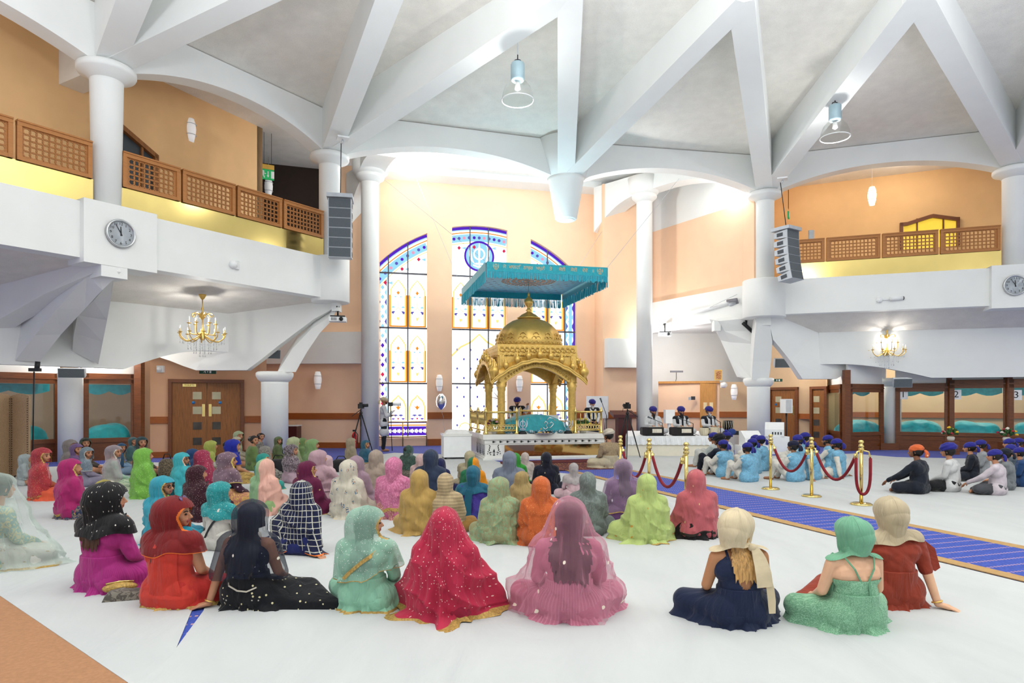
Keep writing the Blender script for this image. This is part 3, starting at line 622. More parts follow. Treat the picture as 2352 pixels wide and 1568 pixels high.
Pa = bay(A_, B_, [277, 415, 541, 648, 743], ['carved lattice panel just past the left balcony column, above the clock', 'carved lattice panel second along from the left balcony column', 'carved lattice panel third along, below the hanging exit sign', 'carved lattice panel at the end, beside the left hanging speaker array'])
Pd = bay(D_, E_, [1826, 1896, 2024, 2157, 2300], ['short carved lattice panel behind the right hanging speaker array', 'carved lattice panel second along the right balcony', 'carved lattice panel third along the right balcony, below the peaked window', 'carved lattice panel at the far right of the right balcony'])
brass_sheet(Pz[0], Pz[2], 'polished brass sheet on the left balcony, near side of the column'); brass_sheet(Pa[0], Pa[2], 'polished brass sheet just past the left balcony column, above the clock'); brass_sheet(Pa[2], Pa[4], 'polished brass sheet at the end of the left balcony reflecting the speakers')
nD = nrm(D_, E_) * -.14; Pd0 = at_px(D_ + nD, E_ + nD, 1795); brass_sheet(Pd0, Pd[2], 'polished brass sheet beside the right hanging speakers'); brass_sheet(Pd[2], Pd[4], 'polished brass sheet at the far end of the right balcony')
# ================================================================ DOORS, BALCONY WINDOWS, GLASS BOOTHS
PANE = glass('booth_glass', '#f4f8f6', .05); VIS = mat('vision_glass', '#b9b190', .2, var=.1, vscale=2); VISD = mat('dim_vision_glass', '#4a4640', .15, var=.2, vscale=3)
def on(p, q, s, z, o=0.):           # point at distance s along p->q, o metres in front of the wall
    d = (q - p).normalized(); n = nrm(p, q); c = p + d * s - n * o; return v3(c, z)
def wallbox(m, p, q, s0, s1, z0, z1, o0, o1):
    m.hexa([on(p, q, s0, z0, o0), on(p, q, s1, z0, o0), on(p, q, s1, z0, o1), on(p, q, s0, z0, o1)], [on(p, q, s0, z1, o0), on(p, q, s1, z1, o0), on(p, q, s1, z1, o1), on(p, q, s0, z1, o1)])
def door(name, p, q, s0, s1, top, leaves, frame_m, leaf_m, label, sides, plate=True):
    r = thing(name, on(p, q, (s0 + s1) / 2, 0), kind='structure', label=label); fw = .1
    m = MB(); wallbox(m, p, q, s0, s0 + fw, 0, top, .0, .12); wallbox(m, p, q, s1 - fw, s1, 0, top, .0, .12); wallbox(m, p, q, s0, s1, top - fw, top, .0, .125); m.build('door_frame', frame_m, r)
    w = (s1 - s0 - 2 * fw) / leaves
    for k in range(leaves):
        a = s0 + fw + w * k; m = MB(); wallbox(m, p, q, a + .005, a + w - .005, .02, top - fw, .01, .06); lf = m.build('door_leaf', leaf_m, r); sd = sides[k]
        c = a + w * (.72 if sd > 0 else .28) if leaves > 1 else a + w * .3
        for i, z in enumerate((top * .79, top * .6, top * .4, top * .2)):
            if z > top - fw - .2: continue
            m = MB(); wallbox(m, p, q, c - .12, c + .12, z - .11, z + .11, .05, .066); v = m.build('vision_panel', VIS if i < 2 else VISD, lf)
        if plate:
            c2 = a + (w - .13 if sd > 0 else .05); m = MB(); wallbox(m, p, q, c2, c2 + .08, top * .52, top * .68, .06, .068); m.build('push_plate', BRASS, lf)
            m = MB(); c3 = c - .1 * sd; zz = top * .7
            M = frame(on(p, q, c3, zz, .062), (q - p)); m.lathe([(.045, 0), (.045, .006)], M=M, seg=16); m.build('safety_disc', mat('blue_sign', '#2476b4', .5), lf)
    return r
sd = lambda px, p=GL0, q=GL1: (at_px(p, q, px) - p).length
door('door_1', GL0, GL1, sd(387), sd(561), 2.3, 2, MAHOG, WOOD, 'double oak door with square vision panels under the left balcony', (1, -1))
m = MB(); wallbox(m, GL0, GL1, sd(420), sd(451), 2.08, 2.16, .06, .075); pl_ = m.build('door_plate', BRASS); tag(pl_, 'engraved brass plate on the double oak door', 'plate')
tx = text_mb('TOILETS', .07, frame(on(GL0, GL1, sd(435.5), 2.12, .077), GL1 - GL0), .001); tx.build('plate_lettering', BLACK, pl_)
g = (GR0, GR1); sg = lambda px: (at_px(GR0, GR1, px) - GR0).length
door('door_2', GR0, GR1, sg(1768), sg(1835), 2.2, 1, MAHOG, WOOD, 'oak door behind the right stout column', (1,))
h_ = (GR1, GR2); sh_ = lambda px: (at_px(GR1, GR2, px) - GR1).length
door('door_3', GR1, GR2, sh_(1864), sh_(1903), 2.2, 1, MAHOG, WOOD, 'narrow oak door beside the right glass booth', (1,), False)
sl = lambda px: (at_px(LR0, LR2, px) - LR0).length
m = MB(); wallbox(m, LR0, LR2, sl(1608), sl(1645), 0, 2.4, .0, .06); o = m.build('door_4', LIGHTOAK); o['kind'] = 'structure'; o['label'] = 'pale oak door of the low room behind the musicians'
for c in (1620, 1634):
    m = MB(); wallbox(m, LR0, LR2, sl(c - 4), sl(c + 4), 1.35, 1.62, .061, .066); tag(m.build('door_notice', mat('cream_paper', '#f0dcae', .7)), 'small paper notice on the pale oak door, ' + ('hinge side' if c < 1625 else 'the brighter one'), 'notice')
def peaked_window(name, p, q, s0, s1, z0, z1, zp, lit):
    r = thing(name, on(p, q, (s0 + s1) / 2, z0), kind='structure', label='peaked wooden window looking onto the ' + ('right' if lit else 'left') + ' balcony'); mid = (s0 + s1) / 2; w = s1 - s0
    top = lambda s: z1 + (zp - z1) * max(0, 1 - abs(s - (s0 + w * .55)) / (w * .42)) if lit else z1 + (zp - z1) * max(0, 1 - abs(s - s0 - w * .3) / (w * .7))
    N = 16; S = [s0 + w * i / N for i in range(N + 1)]; m = MB(); m.strip([on(p, q, s, top(s) - .12, .02) for s in S], [on(p, q, s, top(s), .02) for s in S], on(p, q, 0, 0, .12) - on(p, q, 0, 0, .0))
    for a in (s0, s1 - .1): wallbox(m, p, q, a, a + .1, z0, z1, .02, .14)
    for a in (.28, .72): wallbox(m, p, q, s0 + w * a, s0 + w * a + .05, z0, z1 + .1, .04, .1)
    m.build('window_frame', MAHOG if lit else WOOD, r)
    m = MB(); m.add([on(p, q, s, z0, .03) for s in S] + [on(p, q, s, top(s) - .1, .03) for s in S], [(i, i + 1, N + 2 + i, N + 1 + i) for i in range(N)])
    m.build('window_pane', mat('lit_room_glass', '#caa93a', .2, emit='#e8c53c', estr=.5, var=.2, vscale=1) if lit else mat('dark_room_glass', '#4a5258', .1, var=.2, vscale=1), r)
so = lambda px, p=OUTR0, q=OUTR2: (at_px(p, q, px) - p).length
peaked_window('window_4', OUTR0, OUTR2, so(2066), so(2203), 7.0, 7.95, 8.15, True)
so2 = lambda px: (at_px(OUTL0, OUTL1, px) - OUTL0).length
peaked_window('window_5', OUTL0, OUTL1, so2(215), so2(357), 6.6, 7.75, 8.25, False)

TEAL = mat('teal_silk', '#1fb2c0', .45, var=.12, vscale=6, sheen=.3, bump=.25, bscale=9); TEALD = mat('teal_valance', '#2fb5c4', .6, var=.1, vscale=9)
def booth(p, q, ztop, label, zg0=.62, post=None):
    L = (q - p).length; r = thing('glass_booth_front', v3((p + q) / 2, 0), 0, label, 'glazed partition', 'timber and glass booth fronts'); t = .09
    m = MB(); wallbox(m, p, q, 0, .14, 0, ztop, 0, t); wallbox(m, p, q, L - .14, L, 0, ztop, 0, t); wallbox(m, p, q, 0, L, ztop - .28, ztop, 0, t); wallbox(m, p, q, 0, L, ztop - .16, ztop - .12, 0, t + .02); wallbox(m, p, q, 0, L, zg0 - .12, zg0, 0, t + .01); m.build('booth_frame', MAHOG, r)
    m = MB(); wallbox(m, p, q, .14, L - .14, .14, zg0 - .12, .02, .06); wallbox(m, p, q, 0, L, 0, .14, 0, t + .02); wallbox(m, p, q, .14, L - .14, .34, .37, .05, .075); m.build('kick_panel', MAHOG, r)
    m = MB(); wallbox(m, p, q, .14, L - .14, zg0, ztop - .28, .035, .045); m.build('glass_pane', PANE, r)
    m = MB(); wallbox(m, p, q, 0, L, ztop, 4.25, -.05, .02); o = m.build('wall_booth', WHITE); o['kind'] = 'structure'
def post(p, z, label, w=.2):
    m = MB(); m.box(v3(p, z / 2), (w, w, z)); tag(m.build('timber_post', MAHOG), label, 'post')
def mound(name, c, rz, w, d, h, z, m_, seed=1):
    rg = random.Random(seed); m = MB(); NX, NY = 22, 12; vs = []; ph = [rg.uniform(0, 6) for _ in range(4)]
    for j in range(NY + 1):
        for i in range(NX + 1):
            x, y = i / NX * 2 - 1, j / NY * 2 - 1; e = (1 - abs(x) ** 6) ** .4 * (1 - abs(y) ** 4) ** .45
            vs.append((x * w / 2, y * d / 2, z + h * e * (.88 + .08 * sin(3 * x + ph[0]) + .04 * sin(9 * x + 4 * y + ph[1]))))
    m.add(vs, [(j * (NX + 1) + i, j * (NX + 1) + i + 1, (j + 1) * (NX + 1) + i + 1, (j + 1) * (NX + 1) + i) for j in range(NY) for i in range(NX)], True)
    r = thing(name, (c[0], c[1], 0), rz); m.build('silk_cover', m_, r, world=False); b = MB(); b.box((0, 0, z / 2), (w * .9, d * .8, z)); b.build('bed_base', mat('white_cloth', '#e8e8e6', .8), r, world=False); return r
def booth_inside(p, q, label, k):
    n = nrm(p, q); c = (p + q) / 2 + Vector((.15, .75)) if label.startswith('the narrow') else (p + q) / 2 + n * .75; L = (q - p).length
    tag(mound('covered_bed', c, math.atan2(q.y - p.y, q.x - p.x), max(.6, L * .86), 1.0, .5, .52, TEAL, k), 'teal silk covered bed behind ' + label, 'bed', 'covered beds in the glass booths')
    m = MB(); N = 10; P = [p.lerp(q, .06 + .88 * i / N) + n * .4 for i in range(N + 1)]; m.strip([v3(x, 1.93 - .1 * abs(sin(pi * i / N * 2))) for i, x in enumerate(P)], [v3(x, 2.12) for x in P], v3(n * .02, 0))
    tag(m.build('valance', TEALD), 'teal valance hanging inside ' + label, 'valance', 'teal valances in the booths')
BO = [(xd(-90, 16.3), xd(137, 17.9), 2.4, 'the booth behind the folding screen'), (xd(190, 18.0), xd(313, 18.75), 2.42, 'the booth beside the double oak door'), (xd(1902, 24.2), xd(1937, 22.2), 2.24, 'the angled booth side'), (xd(1946, 21.9), xd(2025, 22.4), 2.24, 'the narrow booth by the timber post'), (xd(2056, 22.4), xd(2180, 21.75), 2.26, 'the booth marked 1'), (xd(2180, 21.7), xd(2316, 20.95), 2.36, 'the booth marked 2'), (xd(2316, 20.9), xd(2480, 19.9), 2.36, 'the booth marked 3')]
for k, (p, q, zt, l) in enumerate(BO):
    booth(p, q, zt, 'timber framed glass front of ' + l)
    if k != 2: booth_inside(p, q, l, k)
post(xd(320, 18.7), 3.4, 'timber post between the double oak door and the left booth', .2); post(xd(1944, 21.85), 2.7, 'tall timber post at the corner of the right booths', .19); post(xd(2180.5, 21.72), 2.6, 'timber post separating the booth by the slim column from the middle booth', .15); post(xd(2315.5, 20.9), 2.6, 'broad timber post behind the white shirted man, far end of the middle booth', .17)
m = MB(); m.prism([v3(xd(2023, 22.4), 0), v3(xd(2065, 22.4), 0), v3(xd(2065, 22.1), 0), v3(xd(2023, 22.2), 0)], (0, 0, .22)); struct('trim_63', m, MAHOG)
wall('wall_booth_left', xd(-250, 18.2), xd(340, 22.5), 0, 4.3, BEIGE); wall('wall_booth_right', xd(1900, 25.6), xd(2620, 21.6), 0, 4.3, BEIGE); wall('wall_booth_right_end', GR2, xd(1906, 25.6), 0, 4.3, BEIGE, .05)
rail('trim_57b', xd(1905, 25.55), xd(2620, 21.55), 1.05, 1.25, DADO)
DIG = mat('sign_card', '#f3f3f3', .6)
for k, (n_, px, py, wh, pq) in enumerate((('1', 2074, 906, 'beside the slim white column', 4), ('2', 2196, 906, 'on the middle booth with the sloping top rail', 5), ('3', 2334, 907, 'cut by the photo edge', 6))):
    p, q = BO[pq][:2]; c = at(px, py, 0); s = (at_px(p, q, px) - p).length; z = EYE + (HY - py) * (at_px(p, q, px).y) / FPX
    m = MB(); wallbox(m, p, q, s - .14, s + .14, z - .16, z + .16, .05, .056); r = tag(m.build('number_card', DIG), f'white number card {wh}, reading {n_}', 'sign')
    text_mb(n_, .3, frame(on(p, q, s, z, .058), q - p), .001).build('numeral', BLACK, r)

# ================================================================ LAMPS
LAMPW = mat('opal_lamp_glass', '#f4f2f0', .35, var=.01, emit='#ffffff', estr=.12); LAMPON = emis('glowing_lamp_glass', '#fff0c0', 2.6)
BARREL = [(.0, -.31), (.075, -.31), (.1, -.2), (.128, -.05), (.132, .05), (.11, .2), (.08, .3), (.0, .31)]
def lantern(name, c, label, group, glass_m=None, hang=None):
    r = thing(name, c, 0, label, 'lamp', group); m = MB(); m.lathe(BARREL, seg=24); m.build('lamp_glass', glass_m or LAMPW, r, world=False)
    for z in (-.13, .15):
        m = MB(); m.tube([(.135 * cos(a), .135 * sin(a), z) for a in [2 * pi * i / 20 for i in range(20)]], .008, 5, closed=True); m.build('lamp_ring', LGREY, r, world=False)
    if hang: m = MB(); m.cyl((0, 0, .3), (0, 0, hang), .006, seg=6); m.build('hanging_rod', LGREY, r, world=False)
    else: m = MB(); m.box((0, .1, 0), (.1, .06, .4)); m.build('lamp_bracket', LGREY, r, world=False)
lantern('wall_light', at(730, 873, 22.75), 'white barrel wall light on the peach wall left of the altar column', 'barrel lights on the walls')
for px, l in ((1008, 'white barrel wall light on the pillar above the silver balloon'), (1191, 'white barrel wall light on the pillar seen through the golden pavilion')):
    k_ = (px - CX) / FPX; u = (k_ * WC.y - WC.x) / (WU.x - k_ * WU.y); c = wp(u, EYE + (HY - 880) * 24.8 / FPX, .16); lantern('wall_light', c, l, 'barrel lights on the walls')
lantern('wall_light', at(1686, 900, 25.7), 'white barrel wall light on the beige wall behind the tabla player', 'barrel lights on the walls'); lantern('wall_light', at(1459, 885, 25.6), 'white barrel wall light half hidden by the tall column right of the altar', 'barrel lights on the walls')
lantern('pendant_lantern', at(438, 299, 17.2), 'white barrel lantern hanging under the left balcony ceiling', 'lanterns hanging over the balconies', hang=1.25)
lantern('pendant_lantern', at(617, 430, 21.5), 'white barrel lantern in the dark stairwell behind the exit sign', 'lanterns hanging over the balconies', hang=1.0)
lantern('pendant_lantern', at(2003, 450, 21.9), 'glowing barrel lantern hanging over the right balcony', 'lanterns hanging over the balconies', LAMPON, hang=1.1)
SHADE = glass('prismatic_shade', '#f4f6f4', .3, .25); LBLUE = mat('pale_blue_metal', '#a9c3cd', .4, .2, var=.04)
def dome_pendant(c, ztop, label):
    r = thing('pendant_lamp', c, 0, label, 'lamp', 'industrial dome pendants hanging from the roof')
    m = MB(); m.lathe([(.0, .56), (.13, .56), (.15, .53), (.15, .2), (.13, .16), (0, .16)], seg=36, ribs=-.06); m.build('lamp_housing', LBLUE, r, world=False)
    pr = [(.12, .17), (.2, .12), (.28, .02), (.33, -.12), (.355, -.27)]; m = MB(); n = 32
    vs = [(rr * cos(2 * pi * k / n), rr * sin(2 * pi * k / n), z) for rr, z in pr for k in range(n)]; m.add(vs, [(i * n + k, i * n + (k + 1) % n, (i + 1) * n + (k + 1) % n, (i + 1) * n + k) for i in range(4) for k in range(n)], True); m.build('lamp_shade', SHADE, r, world=False)
    m = MB(); m.tube([(.355 * cos(2 * pi * k / n), .355 * sin(2 * pi * k / n), -.27) for k in range(n)], .012, 6, closed=True); m.build('shade_rim', WPLAST, r, world=False)
    m = MB(); m.lathe([(0, .14), (.05, .12), (.06, -.02), (.0, -.06)], seg=14); m.build('bulb', LAMPW, r, world=False)
    m = MB(); m.tube([(-.09, 0, .56), (-.06, 0, .62), (0, 0, .64), (.06, 0, .62), (.09, 0, .56)], .012, 6); m.cyl((0, 0, .64), (0, 0, .74), .012); m.build('hook', BLACK, r, world=False)
    m = MB(); m.cyl((0, 0, .7), (0, 0, ztop - c.z), .006, seg=6); m.build('hanging_cable', LGREY, r, world=False)
dome_pendant(at(1189, 203, 14.4), 10.45, 'dome pendant lamp with clear shade hanging in front of the altar bay'); dome_pendant(at(1918, 292, 16.6), 10.3, 'dome pendant lamp with clear shade hanging in front of the right balcony')

# ---- chandeliers
CRYST = glass('crystal', '#f2f4f6', .35, .05); CANDLE = mat('candle_tube', '#f1e3b0', .5)
def arm_pts(a, r0, r1, z0, dip, z1):
    c, s = cos(a), sin(a); P = bez((r0 * c, r0 * s, z0), ((r0 + r1) * .55 * c, (r0 + r1) * .55 * s, z0 - dip), (r1 * .82 * c, r1 * .82 * s, z0 - dip * .55), 6) + bez((r1 * .82 * c, r1 * .82 * s, z0 - dip * .55), (r1 * 1.02 * c, r1 * 1.02 * s, z0 - dip * .3), (r1 * c, r1 * s, z1), 5)[1:]; return P
def chandelier(c, label):
    r = thing('chandelier', c, .2, label, 'chandelier', 'gold chandeliers under the balconies')      # origin at the ceiling
    m = MB(); m.lathe([(.0, 0), (.09, 0), (.085, -.03), (.05, -.1), (.02, -.13), (0, -.13)], seg=20); m.build('ceiling_rose', GOLDS, r, world=False)
    m = MB(); m.lathe([(.012, -.1), (.012, -.3), (.03, -.36), (.015, -.42), (.05, -.5), (.075, -.56), (.04, -.6), (.016, -.64), (.016, -.86), (.04, -.9), (.065, -1.0), (.08, -1.06), (.05, -1.13), (0, -1.15)], seg=16); m.build('stem', GOLDS, r, world=False)
    for k in range(6):
        a = 2 * pi * k / 6; m = MB(); P = [(x * cos(a), x * sin(a), z) for x, z in ((.04, -.56), (.09, -.5), (.16, -.46), (.23, -.48), (.25, -.54), (.21, -.57), (.18, -.53))]; m.tube(P, .012, 6); m.build('scroll', GOLDS, r, world=False)
    def arm(a, r0, r1, z0, dip, z1):
        m = MB(); m.tube(arm_pts(a, r0, r1, z0, dip, z1), .013, 6); o = m.build('arm', GOLDS, r, world=False)
        x, y = r1 * cos(a), r1 * sin(a); m = MB(); m.lathe([(0, z1 - .01), (.05, z1 + .01), (.055, z1 + .02), (.02, z1 + .02), (0, z1 + .02)], (x, y, 0), 12); m.build('drip_pan', GOLDS, o, world=False)
        m = MB(); m.lathe([(.0, z1 + .02), (.013, z1 + .02), (.013, z1 + .1), (0, z1 + .1)], (x, y, 0), 8); m.build('candle', CANDLE, o, world=False); m = MB(); m.ball((x, y, z1 + .14), (.014, .014, .04), 8, 6); m.build('bulb', LAMPW, o, world=False)
    for k in range(10): arm(2 * pi * k / 10, .06, .53, -1.02, .22, -.98)
    for k in range(6): arm(2 * pi * k / 6 + .3, .04, .3, -.95, .08, -.74)
    m0 = None
    def drop(x, y, z, l):
        m = MB(); m.cyl((x, y, z), (x, y, z - l), .0025, seg=4, sm=False); n = max(1, int(l / .06))
        for i in range(n): m.ball((x, y, z - (i + .5) * l / n), .008, 6, 4)
        m.lathe([(0, z - l), (.014, z - l - .03), (0, z - l - .06)], (x, y, 0), 6, sm=False); m.build('crystal_drop', CRYST, r, world=False)
    for k in range(20): a = 2 * pi * k / 20; drop(.5 * cos(a) * (1 if k % 2 else .92), .5 * sin(a), -1.08, .1)
    for k in range(14): a = 2 * pi * k / 14; drop(.33 * cos(a), .33 * sin(a), -1.13, .2)
    for k in range(12): a = 2 * pi * k / 12; drop(.2 * cos(a), .2 * sin(a), -1.13, .3)
    for k in range(5): a = 2 * pi * k / 5; drop(.07 * cos(a), .07 * sin(a), -1.15, .36)
    return r
ch = chandelier(at(465, 676, 16.3), 'gold chandelier with crystal drops under the left balcony')
cr = copy_tree(ch); c = at(2037, 736, 21.4); cr.location = c; cr['label'] = 'gold chandelier with crystal drops under the right balcony'

# ================================================================ CLOCKS, SIGNS, SPEAKERS, PROJECTORS
def clock(c, x, R, label):
    r = thing('wall_clock', c, 0, label, 'clock', 'round wall clocks on the balcony fronts'); F = frame((0, 0, 0), x)
    m = MB(); m.lathe([(0, 0), (R, 0), (R, .05), (R * .95, .07), (R * .86, .06), (R * .86, .03), (0, .03)], M=F, seg=48); m.build('clock_case', STEEL, r, world=False)
    m = MB(); m.lathe([(0, .033), (R * .86, .033)], M=F, seg=40, sm=False); m.build('dial', mat('clock_dial', '#dfe6ec', .5), r, world=False)
    for h in range(1, 13):
        a = pi / 2 - h * pi / 6; T = F @ Matrix.Translation((R * .68 * cos(a), R * .68 * sin(a), .036)); text_mb(str(h), R * .27, T, .001).build('numeral', BLACK, r, world=False)
    for nm, a, l, wd in (('minute_hand', pi / 2 + 5 * pi / 30, .72, .028), ('hour_hand', pi / 2 + .04, .48, .045)):
        m = MB(); d = Vector((cos(a), sin(a))); nrm_ = Vector((-d.y, d.x)) * wd * R; m.prism([F @ Vector((*(d * -R * .16 + nrm_), .04)), F @ Vector((*(d * -R * .16 - nrm_), .04)), F @ Vector((*(d * R * l - nrm_ * .5), .04)), F @ Vector((*(d * R * l + nrm_ * .5), .04))], F.to_3x3() @ Vector((0, 0, .004))); m.build(nm, BLACK, r, world=False)
nA = nrm(A_, B_); dA = (B_ - A_).normalized(); base = A_ + dA * .1 - nA * .445; pA = at_px(base - dA * 2, base + dA * 2, 276); clock(v3(pA, EYE + (HY - 537) * pA.y / FPX), dA, .29, 'round steel wall clock on the left balcony front')
nE = nrm(D_, E_); dE = (E_ - D_).normalized(); base = E_ - nE * .445; pE = at_px(base - dE * 2, base + dE * 2, 2331); clock(v3(pE, EYE + (HY - 655) * pE.y / FPX), dE, .3, 'round steel wall clock cut by the right edge of the photo')
GREEN = mat('exit_green', '#1f9a58', .5, emit='#1f9a58', estr=.25); DGREEN = mat('dark_exit_green', '#164a38', .5)
def exit_sign(c, rz, w, h, label, box_m, g_m, hang=0.):
    r = thing('exit_sign', c, rz, label, 'sign'); m = MB(); m.box((0, 0, 0), (w, .05, h)); m.build('sign_face', g_m, r, world=False)
    if box_m: m = MB(); m.box((0, 0, h / 2 + .07), (w, .09, .14)); m.build('lamp_box', box_m, r, world=False)
    F = Matrix(((1, 0, 0, 0), (0, 0, -1, -.028), (0, 1, 0, 0), (0, 0, 0, 1)))
    m = MB(); P = lambda pts: m.prism([F @ Vector((x * h, y * h, 0)) for x, y in pts], (0, -.004, 0))
    P([(-.45 + .12 * cos(t), .26 + .09 * sin(t)) for t in [k * pi / 4 for k in range(8)]]); P([(-.55, .16), (-.42, .16), (-.35, -.1), (-.48, -.1)]); P([(-.48, -.1), (-.36, -.1), (-.28, -.36), (-.38, -.36)]); P([(-.46, -.08), (-.4, -.14), (-.66, -.26), (-.7, -.18)]); P([(-.45, .14), (-.3, 0), (-.16, .04), (-.18, .1), (-.3, .08), (-.38, .2)])
    P([(-.03, .3), (.05, .3), (.05, -.1), (.12, -.1), (.01, -.32), (-.1, -.1), (-.03, -.1)]); P([(.3, .34), (.6, .34), (.6, -.36), (.3, -.36)]); m.build('pictogram', WPLAST, r, world=False)
    if hang: m = MB(); [m.cyl((sx, 0, h / 2 + .1), (sx, 0, hang), .006, seg=6) for sx in (-w * .3, w * .3)]; m.build('hanging_rod', BLACK, r, world=False)
exit_sign(at(615, 401, 19.6), .5, .36, .3, 'green exit sign hanging at the dark stairwell opening', mat('sign_yellow', '#cfa548', .5), GREEN, 1.4)
exit_sign(at(477, 852, 19.2), .4, .45, .16, 'dark green exit sign above the double oak door', None, DGREEN); exit_sign(at(1787, 873, 23.9), -.4, .3, .1, 'small exit sign above the oak door behind the right stout column', None, DGREEN)
exit_sign(at(1811, 494, 22.3), 1.1, .26, .22, 'small exit sign hanging at the end of the right balcony', None, GREEN, 1.2)
def line_array(c, rz, angs, label, ztop):
    r = thing('line_array_speaker', c, rz, label, 'speaker', 'hanging stacks of line array speakers')
    m = MB(); m.box((0, 0, .03), (.66, .62, .1)); m.build('rigging_frame', LGREY, r, world=False)
    z = -.03; y = 0.; W, D, Hh = .6, .46, .26
    for k, a in enumerate(angs):
        M = Matrix.Translation((0, y, z)) @ Matrix.Rotation(a, 4, 'X'); m = MB(); m.add([M @ Vector(p) for p in ((-W / 2, -D / 2, -Hh), (W / 2, -D / 2, -Hh), (W / 2 - .0, D / 2, -Hh + .05), (-W / 2, D / 2, -Hh + .05), (-W / 2, -D / 2, -.008), (W / 2, -D / 2, -.008), (W / 2, D / 2, -.05), (-W / 2, D / 2, -.05))], [(0, 3, 2, 1), (4, 5, 6, 7), (0, 1, 5, 4), (1, 2, 6, 5), (2, 3, 7, 6), (3, 0, 4, 7)]); cb = m.build('speaker_cabinet', LGREY, r, world=False)
        m = MB(); m.box(None, (W - .05, .012, Hh - .03), M=M @ Matrix.Translation((0, -D / 2 - .004, -Hh / 2))); m.build('grille', GREY, cb, world=False)
        for sx in (-1, 1):
            m = MB(); m.box(None, (.012, .2, .11), M=M @ Matrix.Translation((sx * (W / 2 + .003), .02, -Hh / 2))); m.build('side_handle', mat('dark_recess', '#454b52', .6), cb, world=False)
        q = M @ Vector((0, 0, -Hh)); y, z = q.y, q.z
    m = MB(); m.cyl((0, 0, .08), (0, .2, ztop - c.z), .012, seg=6); m.build('hanging_cable', BLACK, r, world=False)
line_array(at(782, 458, 17.3), R_(10), [0, -.01, -.02, -.02, -.03, -.03], 'grey line array of six speakers hanging beside the left balcony', 8.55)
line_array(at(1806, 530, 20.0), R_(33), [-.02, -.05, -.08, -.12, -.17, -.22], 'curved grey line array of six speakers hanging beside the right balcony', 8.4)
def rig_plate(c, rz, label):
    r = thing('rigging_plate', c, rz, label, 'bracket'); m = MB(); m.box((0, 0, 0), (.3, .3, .04)); m.build('plate', WPLAST, r, world=False); m = MB(); m.tube([(0, 0, -.02), (.03, 0, -.08), (0, 0, -.14), (-.03, 0, -.08), (0, 0, -.02)], .012, 6); m.build('shackle', LGREY, r, world=False)
rig_plate(at(787, 318, 17.35), .4, 'white rigging plate under the roof beam above the left speakers'); rig_plate(at(1797, 411, 20.1), -.4, 'white rigging plate under the roof beam above the right speakers')
def box_speaker(c, rz, w, d, h, tilt, label, m_=GREY):
    r = thing('box_speaker', c, rz, label, 'speaker'); M = Matrix.Rotation(tilt, 4, 'X'); m = MB()
    m.add([M @ Vector(p) for p in ((-w / 2, -d / 2, -h / 2), (w / 2, -d / 2, -h / 2), (w * .4, d / 2, -h * .4), (-w * .4, d / 2, -h * .4), (-w / 2, -d / 2, h / 2), (w / 2, -d / 2, h / 2), (w * .4, d / 2, h * .4), (-w * .4, d / 2, h * .4))], [(0, 3, 2, 1), (4, 5, 6, 7), (0, 1, 5, 4), (1, 2, 6, 5), (2, 3, 7, 6), (3, 0, 4, 7)]); m.build('cabinet', LGREY if m_ is GREY else m_, r, world=False)
    m = MB(); m.box(None, (w * .96, .015, h * .92), M=M @ Matrix.Translation((0, -d / 2 - .005, 0))); m.build('grille', m_, r, world=False); m = MB(); m.cyl(M @ Vector((0, d * .3, 0)), (0, d * .9 + .1, h * .1 + .1), .03); m.build('lamp_bracket', BLACK, r, world=False)
box_speaker(at(169, 855, 16.9), .3, .6, .35, .24, .15, 'dark grey box speaker over the left slim column'); box_speaker(at(623, 810, 19.2), .5, .46, .35, .26, .3, 'grey box speaker wedged between the brackets above the left stout column'); box_speaker(at(1797, 832, 23.0), -.1, .62, .4, .32, .2, 'grey box speaker between the brackets above the right stout column'); box_speaker(at(2070, 877, 20.6), -.3, .52, .4, .28, .2, 'grey box speaker above the booth marked 1')
def projector(c, rz, label, up):
    r = thing('projector', c, rz, label, 'projector', 'white ceiling projectors'); m = MB(); m.box((0, 0, 0), (.46, .36, .12)); m.build('projector_body', WPLAST, r, world=False)
    m = MB(); m.cyl((.1, -.18, 0), (.1, -.23, 0), .055, seg=18); m.build('lens', BLACK, r, world=False); m = MB(); [m.box((-.06 + i * .03 - .1, -.182, 0), (.015, .01, .08)) for i in range(5)]; m.build('vent', mat('dark_vent', '#3a3d42', .6), r, world=False)
    m = MB(); m.box((0, 0, .09), (.4, .25, .03)); m.cyl((0, 0, .09), (0, 0, up), .025); m.box((0, .1, up), (.08, .3, .04)); m.build('ceiling_mount', BLACK, r, world=False)
projector(at(776, 734, 18.3), .2, 'white projector hanging from the end of the left balcony', .36); projector(at(1527, 768, 24.8), -.1, 'white projector hanging by the tall column right of the altar', .4)
def dome_cam(c, label, R=.13, hz=0):
    r = thing('dome_camera', c, 0, label, 'camera'); m = MB(); m.ball((0, 0, 0), R, 16, 10); m.build('dome', WPLAST, r, world=False); m = MB(); m.box((0, .1, 0), (.2, .1, .2)); m.build('mounting_box', WPLAST, r, world=False); return r
fl = lambda p, q, px, py, o=.28: (lambda c: v3(c, EYE + (HY - py) * c.y / FPX))(at_px(p - nrm(p, q) * (o + .03), q - nrm(p, q) * (o + .03), px))
dome_cam(fl(A_, B_, 535, 607), 'white dome sensor on the left balcony front', .1); 
r = dome_cam(fl(D_, E_, 2020, 689), 'white bullet camera with round junction box on the right balcony front', .09)
m = MB(); m.cyl((.25, -.15, .02), (.6, -.2, .03), .06, seg=14); m.cyl((0, 0, 0), (.3, -.1, 0), .015); m.build('camera_body', WPLAST, r, world=False); m = MB(); m.cyl((.6, -.2, .03), (.63, -.205, .03), .055, seg=14); m.build('camera_lens', BLACK, r, world=False)
